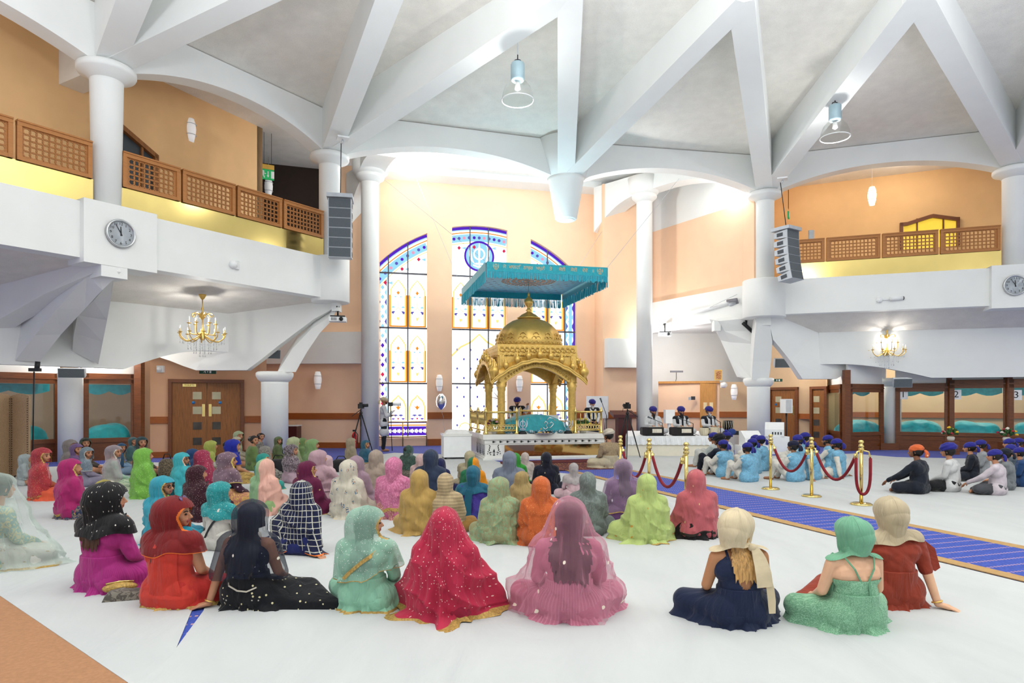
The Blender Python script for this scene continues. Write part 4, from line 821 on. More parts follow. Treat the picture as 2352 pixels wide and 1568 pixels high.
dome_cam(at(76, 275, 14.5), 'grey dome camera on the left balcony wall', .09); dome_cam(at(365, 847, 19.0), 'small dark dome camera on the wall beside the double oak door', .07); dome_cam(at(1663, 884, 25.8), 'grey dome camera over the beige wall behind the tabla player', .12)
m = MB(); m.box((0, 0, 0), (.28, .16, .1)); r = thing('smoke_detector', at(443, 673, 16.6), 0, 'white detector on the ceiling beside the left chandelier', 'detector'); m.build('detector_body', WPLAST, r, world=False); m = MB(); m.lathe([(.04, -.06), (.06, -.05)], seg=12); m.build('sensor', LGREY, r, world=False)
# roll-up projection screen and bracket on the white band right of the altar
r = thing('projection_screen_case', at(1632, 706, 22.9), 0, 'long white roll-up screen case on the white band by the right bracket', 'screen'); m = MB(); a, b = at(1572, 722, 24.2), at(1680, 696, 22.6); m.cyl(a, b, .07, seg=10); m.build('screen_tube', WPLAST, r); m = MB(); m.cyl(at(1676, 697, 22.6), at(1694, 692, 22.4), .1, seg=10); m.build('end_cap', LGREY, r)
r = thing('screen_bracket', at(1684, 692, 22.2), 0, 'grey steel arm bracket above the roll-up screen', 'bracket'); m = MB(); m.tube([at(1670, 691, 22.5), at(1692, 687, 22.2), at(1693, 697, 22.2)], .05, 6); m.build('arm', mat('dark_steel', '#77777e', .5, .5), r); m = MB(); m.tube([at(1615, 714, 23.6), at(1654, 694, 22.7), at(1693, 676, 22.1)], .008, 5); m.build('wire', LGREY, r)
r = thing('lamp_bar', at(1717, 748, 22.3), 0, 'black lighting bar mounted between the right brackets', 'lamp'); m = MB(); m.cyl(at(1706, 741, 22.2), at(1729, 762, 22.2), .06, seg=6); m.build('bar', BLACK, r); m = MB(); m.cyl(at(1714, 735, 22.2), at(1713, 748, 22.2), .04); m.build('arm', BLACK, r)
# ---- upper balcony bits
m = MB(); m.box(at(1863, 541, 21.6), (.16, .08, .35)); tag(m.build('notice_frame', mat('pale_notice', '#c8d4da', .3)), 'small pale notice standing at the right balcony behind the speakers', 'notice')
# ================================================================ PEOPLE: bodies, clothes, veils
ALTAR = Vector((.6, 19.5))
def rotz(p, a, o=(0, 0)):
    x, y = p[0] - o[0], p[1] - o[1]; return (o[0] + x * cos(a) - y * sin(a), o[1] + x * sin(a) + y * cos(a), p[2])
def head_prims(dz, dy, yaw, pitch=0.):
    P = []
    def c(a, ra, b, rb, g='head'): P.append((a, ra, b, rb, g))
    c((0, .02, .765), .088, (0, .06, .76), .085); c((0, .08, .745), .064, (0, .088, .705), .055); c((0, .1, .69), .044, (0, .117, .668), .027)
    for s in (-1, 1):
        c((s * .034, .1, .72), .032, (s * .03, .105, .705), .028); c((s * .01, .155, .709), .009, (s * .009, .15, .709), .009); c((s * .088, .045, .745), .012, (s * .09, .04, .715), .009)
        c((s * .012, .134, .763), .012, (s * .045, .122, .764), .012)
    c((0, .144, .748), .009, (0, .167, .714), .0125); c((-.018, .145, .689), .008, (.018, .145, .689), .008); c((-.014, .143, .678), .009, (.014, .143, .678), .009)
    def T(p):
        p = rotz(p, yaw, (0, .04)); return (p[0], p[1] + dy, p[2] + dz)
    return [(T(a), ra, T(b), rb, g) for a, ra, b, rb, g in P]
def hand(P, wrist, tip, side, flat=False, curl=.35):
    """palm, four unequal fingers bent at the knuckle, thumb from the side of the palm; tip gives the pointing direction"""
    w, d = Vector(wrist), (Vector(tip) - Vector(wrist)).normalized(); up = Vector((0, 0, 1)); s = d.cross(up).normalized(); n = s.cross(d)
    pm = w + d * .075
    for k in (-1, 1): P.append((w + s * .012 * k + d * .01, .019, pm + s * .022 * k, .017, 'hand'))
    for i, (o, L) in enumerate(((-.034, .07), (-.011, .082), (.012, .077), (.034, .058))):
        b = pm + s * o + d * .01; m = b + d * L * .5 - n * (.004 if flat else L * curl * .4); e = m + d * L * .45 - n * (.006 if flat else L * curl)
        P.append((b, .0095, m, .009, 'hand')); P.append((m, .009, e, .0075, 'hand'))
    t0 = w + d * .025 - s * .026 * side; t1 = t0 + d * .03 - s * .026 * side - n * .008; t2 = t1 + d * .028 - s * .008 * side - n * .004
    P.append((t0, .014, t1, .011, 'hand')); P.append((t1, .011, t2, .0085, 'hand'))
def skeleton(pose, yaw=0., male=False):
    P = []; c = lambda a, ra, b, rb, g: P.append((a, ra, b, rb, g)); sw = .205 if male else .182; k = 1.08 if male else 1.
    if pose.startswith('stand'):
        c((-.07, 0, .98), .12, (.07, 0, .98), .12, 'torso'); c((0, 0, 1.0), .125, (0, 0, 1.18), .118, 'torso'); c((-.07, 0, 1.3), .11, (.07, 0, 1.3), .11, 'torso'); c((0, 0, 1.2), .12, (0, 0, 1.38), .1, 'torso')
        c((-sw + .01, 0, 1.42), .06, (sw - .01, 0, 1.42), .06, 'torso'); c((0, .0, 1.42), .056, (0, .02, 1.55), .052, 'neck'); P += head_prims(.885, -.02, yaw)
        for s in (-1, 1):
            c((s * .09, 0, .93), .095, (s * .1, .02, .5), .062, 'leg'); c((s * .1, .02, .5), .062, (s * .1, -.01, .09), .042, 'leg'); c((s * .1, -.02, .045), .042, (s * .12, .15, .035), .032, 'foot')
        arms = {'stand_cam': (((-.25, .06, 1.15), (-.1, .27, 1.16), (.0, .33, 1.18)), ((.25, .08, 1.15), (.14, .28, 1.28), (.05, .34, 1.33))), 'stand_wave': (((-.3, .06, 1.28), (-.38, .2, 1.5), (-.4, .27, 1.58)), ((.25, .04, 1.15), (.07, .2, 1.08), (-.05, .22, 1.07))), 'stand_rest': (((-.24, .0, 1.14), (-.12, .22, 1.02), (0, .26, 1.0)), ((.24, 0, 1.14), (.12, .22, 1.02), (.0, .26, 1.0)))}[pose]
        for s, (e, w, t) in zip((-1, 1), arms):
            c((s * sw, 0, 1.41), .058, e, .045, 'arm'); c(e, .044, w, .03, 'fore'); hand(P, w, t, s)
        return P
    ly = 0.
    c((-.095, 0, .128), .128, (.095, 0, .128), .128, 'torso'); c((-.03, .0, .16), .13, (-.03, -.015, .34), .115 * k, 'torso'); c((.03, .0, .16), .13, (.03, -.015, .34), .115 * k, 'torso'); c((-.085 * k, -.01, .44), .108 * k, (.085 * k, -.01, .44), .108 * k, 'torso'); c((0, -.01, .4), .12 * k, (0, 0, .5), .098 * k, 'torso')
    c((-sw + .02, 0, .525), .06, (sw - .02, 0, .525), .06, 'torso'); c((0, .01, .54), .056, (0, .035, .66), .05, 'neck'); P += head_prims(0, 0, yaw)
    for s in (-1, 1):
        S = (s * sw, 0, .522)
        if (pose == 'prop_l' and s < 0) or (pose == 'prop_r' and s > 0) or (pose == 'prop' and True):
            e = (s * .235, -.06, .3); w = (s * .29, -.12, .045); c(S, .052, e, .041, 'arm'); c(e, .04, w, .028, 'fore'); hand(P, w, (s * .42, -.2, .012), s, True)
        elif pose == 'knees':
            e = (s * .25, .16, .34); w = (s * .1, .38, .36); c(S, .055, e, .043, 'arm'); c(e, .042, w, .03, 'fore'); hand(P, w, (-s * .05, .45, .33), s)
        elif pose == 'reach':
            e = (s * .26, .18, .36); w = (s * .2, .42, .22); c(S, .055, e, .043, 'arm'); c(e, .042, w, .03, 'fore'); hand(P, w, (s * .16, .52, .16), s)
        elif pose == 'play':
            e = (s * .25, .08, .32); w = (s * .16, .33, .3); c(S, .055, e, .043, 'arm'); c(e, .042, w, .03, 'fore'); hand(P, w, (s * .12, .46, .28), s)
        else:
            e = (s * .235, .05, .3); w = (s * .15, .28, .2); c(S, .053, e, .042, 'arm'); c(e, .041, w, .029, 'fore'); hand(P, w, (s * .1, .4, .17), s)
        if pose == 'knees':
            c((s * .09, .05, .12), .1, (s * .17, .36, .4), .066, 'leg'); c((s * .17, .36, .4), .064, (s * .14, .46, .07), .042, 'leg'); c((s * .14, .45, .045), .042, (s * .16, .6, .035), .032, 'foot')
        elif pose in ('prop_l', 'prop_r', 'side'):
            q = 1 if pose != 'prop_r' else -1
            kx = (.42, .3) if s * q > 0 else (.12, .4); c((s * .09, .03, .115), .1, (q * kx[0], kx[1] - .06, .1), .075, 'leg'); an = (q * (.62 if s * q > 0 else .46), .12 if s * q > 0 else .2, .055); c((q * kx[0], kx[1] - .06, .1), .072, an, .045, 'leg'); c(an, .042, (an[0] + q * .13, an[1] - .07, .04), .03, 'foot')
        else:
            c((s * .09, .03, .115), .1, (s * .34, .24, .13), .074, 'leg'); c((s * .34, .24, .13), .072, (-s * .06, .37, .065), .045, 'leg'); c((-s * .06, .37, .06), .042, (-s * .19, .39, .045), .03, 'foot')
    return P
def cap_mesh(m, a, ra, b, rb, seg=14):
    a, b = Vector(a), Vector(b); d = b - a; L = d.length
    if L < 1e-5: m.ball(a, max(ra, rb), seg, 8); return
    prof = [(ra * cos(t), -ra * -sin(t)) for t in [-pi / 2 + pi / 2 * i / 4 for i in range(5)]] + [(rb * cos(t), L + rb * sin(t)) for t in [pi / 2 * i / 4 for i in range(5)]]
    M = Matrix.Translation(a) @ d.to_track_quat('Z', 'Y').to_matrix().to_4x4(); m.lathe([(max(r, 1e-4), z) for r, z in prof], seg=seg, M=M)
def remesh(prims, voxel, name, grow=0., smooth=4, fold=0., seed=0, clampz=None):
    m = MB()
    for a, ra, b, rb, g in prims: cap_mesh(m, a, ra + grow, b, rb + grow, 12)
    tmp = m.build('tmp', []); md = tmp.modifiers.new('r', 'REMESH'); md.mode = 'VOXEL'; md.voxel_size = voxel; md.use_smooth_shade = True
    sm = tmp.modifiers.new('s', 'SMOOTH'); sm.factor = .5; sm.iterations = smooth
    dg = bpy.context.evaluated_depsgraph_get(); me = bpy.data.meshes.new_from_object(tmp.evaluated_get(dg)); old = tmp.data; bpy.data.objects.remove(tmp); bpy.data.meshes.remove(old)
    me.name = name; n = len(me.vertices); co_ = np.empty(n * 3, np.float32); me.vertices.foreach_get('co', co_); V = co_.reshape(-1, 3).astype(np.float64)
    if fold:
        no = np.empty(n * 3, np.float32); me.vertices.foreach_get('normal', no); N = no.reshape(-1, 3); rg = np.random.default_rng(seed); h = np.zeros(n)
        for i in range(5):
            k = rg.normal(0, 1, 3) * np.array([22, 22, 34]) * (.6 + .25 * i); h += np.sin(V @ k + rg.uniform(0, 6) + 1.5 * np.sin(V @ (k[[1, 2, 0]] * .4))) / (1 + .4 * i)
        V = V + N * (np.clip(h, -1.2, 2) * fold)[:, None]
    V[:, 2] = np.maximum(V[:, 2], .004 if clampz is None else clampz); me.vertices.foreach_set('co', V.astype(np.float32).ravel()); me.polygons.foreach_set('use_smooth', [True] * len(me.polygons)); me.update()
    return me
SKEL, BODY, WEAR = {}, {}, {}
def skel(pose, yaw, male):
    k = (pose, round(yaw, 2), male)
    if k not in SKEL: SKEL[k] = skeleton(pose, yaw, male)
    return SKEL[k]
def yaw_pt(p, yaw): return rotz(p, yaw, (0, .04))
def body_mesh(pose, yaw, male, fine):
    k = (pose, round(yaw, 2), male, fine)
    if k not in BODY:
        BODY[k] = remesh(skel(pose, yaw, male), .0062 if fine else .0105, 'body', smooth=3 if fine else 2)
        me = BODY[k]; me.materials.append(None); me.materials.append(None); dz, dy = (.885, -.02) if pose.startswith('stand') else (0, 0); n = len(me.polygons)
        cs = np.empty(n * 3, np.float32); me.polygons.foreach_get('center', cs); cs = cs.reshape(-1, 3); lp = np.array(yaw_pt((0, .152, .684), yaw)) + (0, dy, dz)
        d = np.abs(cs - lp); q = rotz((1, 0, 0), yaw); e = (np.abs(cs[:, 2] - lp[2]) < .012) & (np.linalg.norm((cs - lp)[:, :2], axis=1) < .026); me.polygons.foreach_set('material_index', e.astype(np.int32))
    return BODY[k]
def wear_mesh(kind, pose, yaw, male, fine):
    k = (kind, pose, male, fine)
    if k not in WEAR:
        P = skel(pose, 0., male); g = {'tunic': ('torso', 'arm', 'fore'), 'halftunic': ('torso', 'arm'), 'vest': ('torso',), 'scoop': ('torso',), 'strapless': ('torso',), 'trousers': ('leg',), 'salwar': ('leg',)}[kind]
        Q = [p for p in P if p[4] in g and not (kind in ('scoop', 'strapless') and p[0][2] > .5)]
        if kind in ('trousers', 'salwar'): Q = Q + [p for p in P if p[4] == 'torso'][:1]
        if kind in ('tunic', 'halftunic', 'scoop', 'strapless', 'vest'): # hem spreading over the hips
            Q = Q + [((-.1, -.01, .1), .13, (.1, -.01, .1), .13, 'x')] if not pose.startswith('stand') else Q + [((-.06, 0, .9), .14, (.06, 0, .9), .14, 'x'), ((-.07, .02, .62), .15, (.07, .02, .62), .15, 'x')] * (0 if male == 'trim' else 1)
        if kind == 'vest': Q = Q + [((-sx, 0, .53 if not pose.startswith('stand') else 1.42), .045, (sx, 0, .53 if not pose.startswith('stand') else 1.42), .045, 'x') for sx in (.13,)]
        WEAR[k] = remesh(Q, .009 if fine else .014, kind, grow={'tunic': .013, 'halftunic': .013, 'vest': .03, 'scoop': .013, 'strapless': .013, 'trousers': .014, 'salwar': .034}[kind], smooth=3, fold={'tunic': .0045, 'halftunic': .0035, 'vest': .002, 'scoop': .002, 'strapless': .003, 'trousers': .004, 'salwar': .007}[kind], seed=hash(kind) % 97)
        if kind in ('scoop', 'strapless'):
            bm = bmesh.new(); bm.from_mesh(WEAR[k])
            def gone(c): return c.z > (.41 if kind == 'strapless' else .3 + .3 * min(1, (c.x / .125) ** 2) if c.y < .02 else .47)
            bmesh.ops.delete(bm, geom=[f_ for f_ in bm.faces if gone(f_.calc_center_median())], context='FACES'); bm.to_mesh(WEAR[k]); bm.free()
        if not WEAR[k].materials: WEAR[k].materials.append(None)
    return WEAR[k]
def put(name, me, mats, root):
    o = bpy.data.objects.new(name, me); COL.objects.link(o); o.parent = root
    for i, m in enumerate(mats):
        if i < len(o.material_slots): o.material_slots[i].link = 'OBJECT'; o.material_slots[i].material = m
    return o
# ---- draped cloth as a radial hull of the body
def spheres(prims, step=.025):
    P, Rr = [], []
    for a, ra, b, rb, g in prims:
        a, b = np.array(a[:], float), np.array(b[:], float); n = max(1, int(np.linalg.norm(b - a) / step))
        for i in range(n + 1): t = i / n; P.append(a + (b - a) * t); Rr.append(ra + (rb - ra) * t)
    return np.array(P), np.array(Rr)
def gsm(A, s, axis, wrap):
    r = int(max(1, round(3 * s))); k = np.exp(-.5 * (np.arange(-r, r + 1) / s) ** 2); k /= k.sum(); out = np.zeros_like(A)
    for i, w_ in zip(range(-r, r + 1), k):
        if wrap: out += w_ * np.roll(A, i, axis)
        else: out += w_ * np.take(A, np.clip(np.arange(A.shape[axis]) + i, 0, A.shape[axis] - 1), axis)
    return out
def drape(prims, z0, z1, seed=0, nphi=96, nz=72, offs=.014, convex=.8, slope=.5, tent=0., fold=.012, nfold=(5, 10, 16), face=None, openf=None, pool=0., hem=.02, head_axis=True, trim=1, sm=1.0, side=None, facez=(.62, .80), flare=0., swirl=0., ragged=0., back_only=None):
    rg = np.random.default_rng(seed); P, Rr = spheres(prims); t = np.linspace(0, 1, nz); top = max(p[2] + r for p, r in zip(P, Rr)); z0 = min(z0, top + offs - .0005)
    zs = z0 - (z0 - z1) * (t ** 1.15 if head_axis else t); ph = np.linspace(0, 2 * pi, nphi, endpoint=False); U = np.stack([np.sin(ph), np.cos(ph)], 1)       # phi 0 = forward (+y), pi/2 = +x
    hx = np.array([0, .04]); w_ = np.clip((zs - .32) / .3, 0, 1)[:, None] if head_axis else np.zeros((nz, 1)); ax = hx * w_ + np.array([0, .05]) * np.clip((.3 - zs) / .3, 0, 1)[:, None]
    R = np.full((nz, nphi), .012)
    for i, z in enumerate(zs):
        r2 = (Rr + offs) ** 2 - (z - P[:, 2]) ** 2; ok = r2 > 0
        if not ok.any(): continue
        rel = P[ok, :2] - ax[i]; pr = rel @ U.T; d2 = (rel ** 2).sum(1)[:, None] - pr ** 2; q = r2[ok][:, None] - d2; tt = np.where(q > 0, pr + np.sqrt(np.maximum(q, 0)), 0); R[i] = np.maximum(R[i], tt.max(0))
    R0 = R.copy(); C = np.cos(ph[:, None] - ph[None, :])
    if convex:
        for i in range(nz):
            h = (R[i][None, :] * C).max(1); H = np.where(C > .12, h[None, :] / np.maximum(C, .12), 9).min(1); R[i] = R[i] * (1 - convex) + H * convex
    sl = slope if callable(slope) else (lambda z: slope)
    for i in range(1, nz): R[i] = np.maximum(R[i], R[i - 1] - sl(zs[i]) * (zs[i - 1] - zs[i]))
    if tent:
        for j in range(nphi):
            hull = []
            for i in range(nz):
                pt = (-zs[i], R[i, j])
                while len(hull) > 1 and (hull[-1][0] - hull[-2][0]) * (pt[1] - hull[-2][1]) - (hull[-1][1] - hull[-2][1]) * (pt[0] - hull[-2][0]) >= 0: hull.pop()
                hull.append(pt)
            e = np.interp(-zs, [h[0] for h in hull], [h[1] for h in hull]); R[:, j] = R[:, j] * (1 - tent) + e * tent
    R = gsm(R, sm * nphi / 96, 1, True); R = gsm(R, sm, 0, False); below = np.clip((.72 - zs) / .5, 0, 1)[:, None] if head_axis else np.clip((z0 - zs) / max(.05, z0 - z1), 0, 1)[:, None]
    F = np.zeros_like(R)
    for k in nfold:
        p0, s_ = rg.uniform(0, 6), rg.normal(0, 3.5) + swirl; f = np.sin(k * ph[None, :] + p0 + s_ * zs[:, None] * 2 + .6 * np.sin(3 * ph + p0)[None, :]); F += (1 - 2 * np.abs(np.sin(k * ph[None, :] / 2 + p0 + s_ * zs[:, None] + .5 * np.sin(3 * ph + p0)[None, :] * (k > 5))) ** .65 if k % 2 == 0 else f) / len(nfold) * 1.7
    F += .5 * np.sin(26 * zs[:, None] + 3 * np.sin(ph + rg.uniform(0, 6))[None, :] * 2 + rg.uniform(0, 6)) * np.exp(-((zs[:, None] - .5) / .12) ** 2) if head_axis else 0
    if head_axis and fold > .009:
        dg_ = np.abs(np.sin(13 * zs[:, None] + 2.6 * np.sin(ph + rg.uniform(0, 6))[None, :] + rg.uniform(0, 6))); F += .75 * (1 - 2 * dg_ ** .6) * np.clip((.66 - zs[:, None]) / .15, 0, 1)
    R = R * (1 + flare * below ** 1.5); R = R + fold * F * (.25 + below); R = np.maximum(R, R0 + .002)
    crown = np.clip((top - zs) / .05, 0, 1)[:, None]; R = R * np.where(crown < 1, np.minimum(1, np.sqrt(crown) + .35), 1) if False else R
    Z = np.repeat(zs[:, None], nphi, 1)
    hm = hem * np.sin(2 * ph + rg.uniform(0, 6)) + hem * .5 * np.sin(5 * ph + rg.uniform(0, 6)); s_ = np.clip((t - .6) / .4, 0, 1)[:, None]; Z = Z + hm[None, :] * s_
    if ragged: Z = Z + ragged * (np.sin(23 * ph + 1) * .5 + np.sin(41 * ph) * .5)[None, :] * s_
    if side is not None: Z = Z + side * np.sin(ph)[None, :] * s_                    # longer on one shoulder
    if pool:
        q = np.clip((.07 - Z) / .07, 0, 1); R = R + pool * q ** 1.5 * (1 + .5 * np.sin(4 * ph + rg.uniform(0, 6)) + .3 * np.sin(9 * ph))[None, :]
    Z = np.maximum(Z, .006 + .004 * np.sin(7 * ph)[None, :])
    X = ax[:, 0:1] + R * U[:, 0]; Y = ax[:, 1:2] + R * U[:, 1]; V = np.stack([X, Y, Z], 2).reshape(-1, 3)
    fc, mi, uv = [], [], []; D = lambda a, b: abs((a - b + pi) % (2 * pi) - pi)
    for i in range(nz - 1):
        zc = (zs[i] + zs[i + 1]) / 2
        for j in range(nphi):
            pc = ph[j] + pi / nphi; edge = False
            if face is not None and facez[0] < zc < facez[1]:
                wdt = face[1] * math.sqrt(max(0, 1 - ((zc - .715) / .11) ** 2)) if zc > .715 else face[1] * (1 - .35 * (.715 - zc) / .1); dd_ = D(pc, face[0])
                if dd_ < wdt: continue
                edge = dd_ < wdt + .16
            if openf is not None and zc <= facez[0] + .0 and D(pc, openf[0]) < openf[1]: continue
            if openf is not None and zc <= facez[0] and D(pc, openf[0]) < openf[1] + .14: edge = True
            if back_only is not None and zc < back_only[0] and D(pc, pi + (back_only[2] if len(back_only) > 2 else 0)) > back_only[1] * (1 if len(back_only) > 2 else .6 + .4 * (zc - z1) / (back_only[0] - z1)): continue
            jn = (j + 1) % nphi; fc.append((i * nphi + j, i * nphi + jn, (i + 1) * nphi + jn, (i + 1) * nphi + j)); mi.append(1 if trim and (edge or i > nz - 2 - trim) else 0)
            a, b = ph[j] * .3, (ph[j] + 2 * pi / nphi) * .3; uv += [(a, Z[i, j]), (b, Z[i, jn]), (b, Z[i + 1, jn]), (a, Z[i + 1, j])]
    cap = len(V); V = np.vstack([V, [ax[0, 0], ax[0, 1], zs[0] + .004]])
    for j in range(nphi): fc.append((cap, (j + 1) % nphi, j)); mi.append(0); uv += [(0, zs[0])] * 3
    me = bpy.data.meshes.new('cloth'); me.from_pydata(V.tolist(), [], fc); me.materials.append(None); me.materials.append(None); me.polygons.foreach_set('material_index', mi); me.polygons.foreach_set('use_smooth', [True] * len(fc))
    ul = me.uv_layers.new(name='uv'); ul.data.foreach_set('uv', np.array(uv, np.float32).ravel()); me.update(); return me
# ---- fabric
def fab(c, pat=None, c2='#e8d8a0', alpha=1., scale=1., uv=True, rough=.75):
    key = ('fab', c, pat, c2, alpha, scale, uv, rough)
    if key in MATS: return MATS[key]
    t = NT(f'cloth_{len(MATS)}'); bs = t.n('ShaderNodeBsdfPrincipled'); o = t.n('ShaderNodeOutputMaterial'); bs.inputs['Roughness'].default_value = rough; bs.inputs['Specular IOR Level'].default_value = .25; bs.inputs['Sheen Weight'].default_value = .15
    v = t.coord('UV' if uv else 'Object'); ob = t.coord('Object'); c0 = col(c); g_ = .3 * c0[0] + .59 * c0[1] + .11 * c0[2]; c0 = tuple((x * .9 + g_ * .1) * .86 for x in c0[:3]) + (1,); nz = t.noise(ob, 7, 4); base = t.ramp(nz.outputs[0], [(.3, tuple(x * .86 for x in c0[:3]) + (1,)), (.7, tuple(min(1, x * 1.08) for x in c0[:3]) + (1,))]); fac = None
    def vor(sc, thr, rnd=.6):
        n = t.n('ShaderNodeTexVoronoi'); n.inputs['Scale'].default_value = sc * scale; n.inputs['Randomness'].default_value = rnd; t.l(v, n.inputs['Vector']); return t.math('LESS_THAN', n.outputs['Distance'], thr), n
    if pat == 'dots': fac, _ = vor(26, .17)
    elif pat == 'sparkle': fac, _ = vor(46, .16, 1.)
    elif pat == 'motif': fac, _ = vor(9, .14, .8)
    elif pat == 'floral':
        f1, n = vor(7, .3, .9); n2 = t.noise(v, 60 * scale, 2); fac = t.math('MULTIPLY', f1, t.math('GREATER_THAN', n2.outputs[0], .5)); cc = t.ramp(t.noise(v, 34 * scale, 1).outputs[0], [(.4, '#3d6f95'), (.5, '#4f4a3c'), (.58, '#c98f78')], 'CONSTANT'); c2 = cc
    elif pat == 'check':
        sp = t.n('ShaderNodeSeparateXYZ'); t.l(v, sp.inputs[0]); a = t.math('LESS_THAN', t.math('FRACT', t.math('MULTIPLY', sp.outputs[0], 13 * scale)), .13); b = t.math('LESS_THAN', t.math('FRACT', t.math('MULTIPLY', sp.outputs[1], 15 * scale)), .13); fac = t.math('MAXIMUM', a, b)
    elif pat == 'stripe':
        sp = t.n('ShaderNodeSeparateXYZ'); t.l(v, sp.inputs[0]); fac = t.math('MULTIPLY', t.math('LESS_THAN', t.math('FRACT', t.math('MULTIPLY', sp.outputs[2 if not uv else 1], 22 * scale)), .4), .6)
    elif pat == 'pleat':
        sp = t.n('ShaderNodeSeparateXYZ'); t.l(v, sp.inputs[0]); fac = t.math('MULTIPLY', t.math('LESS_THAN', t.math('FRACT', t.math('MULTIPLY', sp.outputs[0], 60 * scale)), .35), .5)
    elif pat == 'brocade':
        n = t.noise(v, 22 * scale, 3, .6); n.inputs['Distortion'].default_value = 1.5; fac = t.math('MULTIPLY', t.math('GREATER_THAN', n.outputs[0], .52), .75)
    elif pat == 'two': # second colour on one side
        sp = t.n('ShaderNodeSeparateXYZ'); t.l(ob, sp.inputs[0]); fac = t.math('GREATER_THAN', sp.outputs[0], .02)
    cl = base if fac is None else t.mix(fac, base, c2)
    t.l(cl, bs.inputs['Base Color']); b = t.n('ShaderNodeBump'); b.inputs['Strength'].default_value = .65; b.inputs['Distance'].default_value = .03; nb = t.noise(t.coord('UV', (1.6, .55, 1)) if uv else t.coord('Object', (1, 1, .7)), 9, 4, .5); nb.inputs['Distortion'].default_value = .9; t.l(nb.outputs[0], b.inputs['Height']); t.l(b.outputs[0], bs.inputs['Normal'])
    sh = bs.outputs[0]; tl = t.n('ShaderNodeBsdfTranslucent'); t.l(cl, tl.inputs[0]); m0 = t.n('ShaderNodeMixShader'); m0.inputs[0].default_value = .12; t.l(sh, m0.inputs[1]); t.l(tl.outputs[0], m0.inputs[2]); sh = m0.outputs[0]
    if alpha < 1:
        tr = t.n('ShaderNodeBsdfTransparent'); mx = t.n('ShaderNodeMixShader'); t.l(tr.outputs[0], mx.inputs[1]); t.l(sh, mx.inputs[2])
        lw = t.n('ShaderNodeLayerWeight'); lw.inputs[0].default_value = .35; f2 = t.math('ADD', t.math('MULTIPLY', lw.outputs['Facing'], (1 - alpha) * .6), alpha)
        if fac is not None and pat in ('dots', 'sparkle', 'motif'): f2 = t.math('MAXIMUM', f2, fac)
        t.l(f2, mx.inputs[0]); sh = mx.outputs[0]
    t.l(sh, o.inputs[0]); MATS[key] = t.m; return t.m
SKIN = [mat('skin_%d' % i, c, .5, var=.04, vscale=12, spec=.35) for i, c in enumerate(('#b98363', '#a06e4f', '#8a5a40', '#c99674', '#e0b08e', '#b57f58'))]
LIPS = mat('lips', '#9a4a45', .45); EYEM = mat('eye_dark', '#1b1512', .2); HAIRD = mat('dark_hair', '#17110f', .45, var=.3, vscale=2, wood=True, grain=(40, 40, 2)); HAIRB = mat('brown_hair', '#4a2f1f', .45, var=.3, vscale=2, wood=True, grain=(40, 40, 2)); HAIRBL = mat('blonde_hair', '#c09356', .45, var=.3, vscale=2, wood=True, grain=(40, 40, 2)); HAIRG = mat('grey_beard', '#c9c6c1', .6, var=.1)
GTRIM = mat('gold_trim', '#bf9d56', .45, .35, var=.2, vscale=60, bump=.3, bscale=150)
HAIRM = {}
def hair_mesh(pose, yaw, male, kind):
    k = (pose, round(yaw, 2), male, kind)
    if k not in HAIRM:
        P = skel(pose, yaw, male); hd = [p for p in P if p[4] == 'head' and p[1] > .05]; st = pose.startswith('stand')
        assert not st
        if kind == 'cap': me = drape(hd, .87, .665, 3, 64, 26, .012, .3, 9, fold=.002, face=(-yaw, 1.25), facez=(.6, .815), trim=0, hem=.006, sm=.8)
        elif kind == 'bun': me = drape(hd + [(yaw_pt((0, -.09, .78), yaw), .05, yaw_pt((0, -.1, .77), yaw), .05, 'head')], .87, .665, 4, 64, 26, .012, .2, 9, fold=.002, face=(-yaw, 1.2), facez=(.6, .815), trim=0, hem=.006, sm=.8)
        else:
            z1 = {'long': .36, 'mid': .5, 'xlong': .3}[kind]; me = drape(hd + [p for p in P if p[4] in ('neck', 'torso')], .87, z1, 5, 110, 56, .016, .3, lambda z: .9 if z > .78 else (.02 if kind != 'mid' else .2), fold=.007, nfold=(17, 28, 41), flare=.1 if kind == 'xlong' else .04, face=(-yaw, 1.15), facez=(.6, .815), back_only=(.66, 1.1 if kind == 'xlong' else .8), trim=0, hem=.02, sm=.9, ragged=.03)
        HAIRM[k] = me
    return HAIRM[k]
def face_bits(root, yaw, dz=0., dy=0., glasses=False):
    for s in (-1, 1):
        m = MB(); p = Vector(yaw_pt((s * .033, .134, .742), yaw)) + Vector((0, dy, dz)); m.ball(p, (.014, .011, .009), 10, 6); m.build('eye', EYEM, root, world=False)
        m = MB(); m.tube([Vector(yaw_pt(q, yaw)) + Vector((0, dy, dz)) for q in ((s * .015, .146, .762), (s * .034, .144, .769), (s * .055, .126, .762))], .0045, 5); m.build('eyebrow', HAIRD, root, world=False)
    if glasses:
        m = MB()
        for s in (-1, 1): m.tube([Vector(yaw_pt((s * .034 + .026 * cos(a), .155 - .01 * abs(cos(a)), .742 + .02 * sin(a)), yaw)) for a in [2 * pi * i / 16 for i in range(16)]], .0035, 5, closed=True); m.tube([Vector(yaw_pt(q, yaw)) for q in ((s * .06, .145, .745), (s * .09, .06, .745))], .003, 5)
        m.tube([Vector(yaw_pt(q, yaw)) for q in ((-.009, .158, .745), (.009, .158, .745))], .003, 5); m.build('glasses', BLACK, root, world=False)
TURB = {}
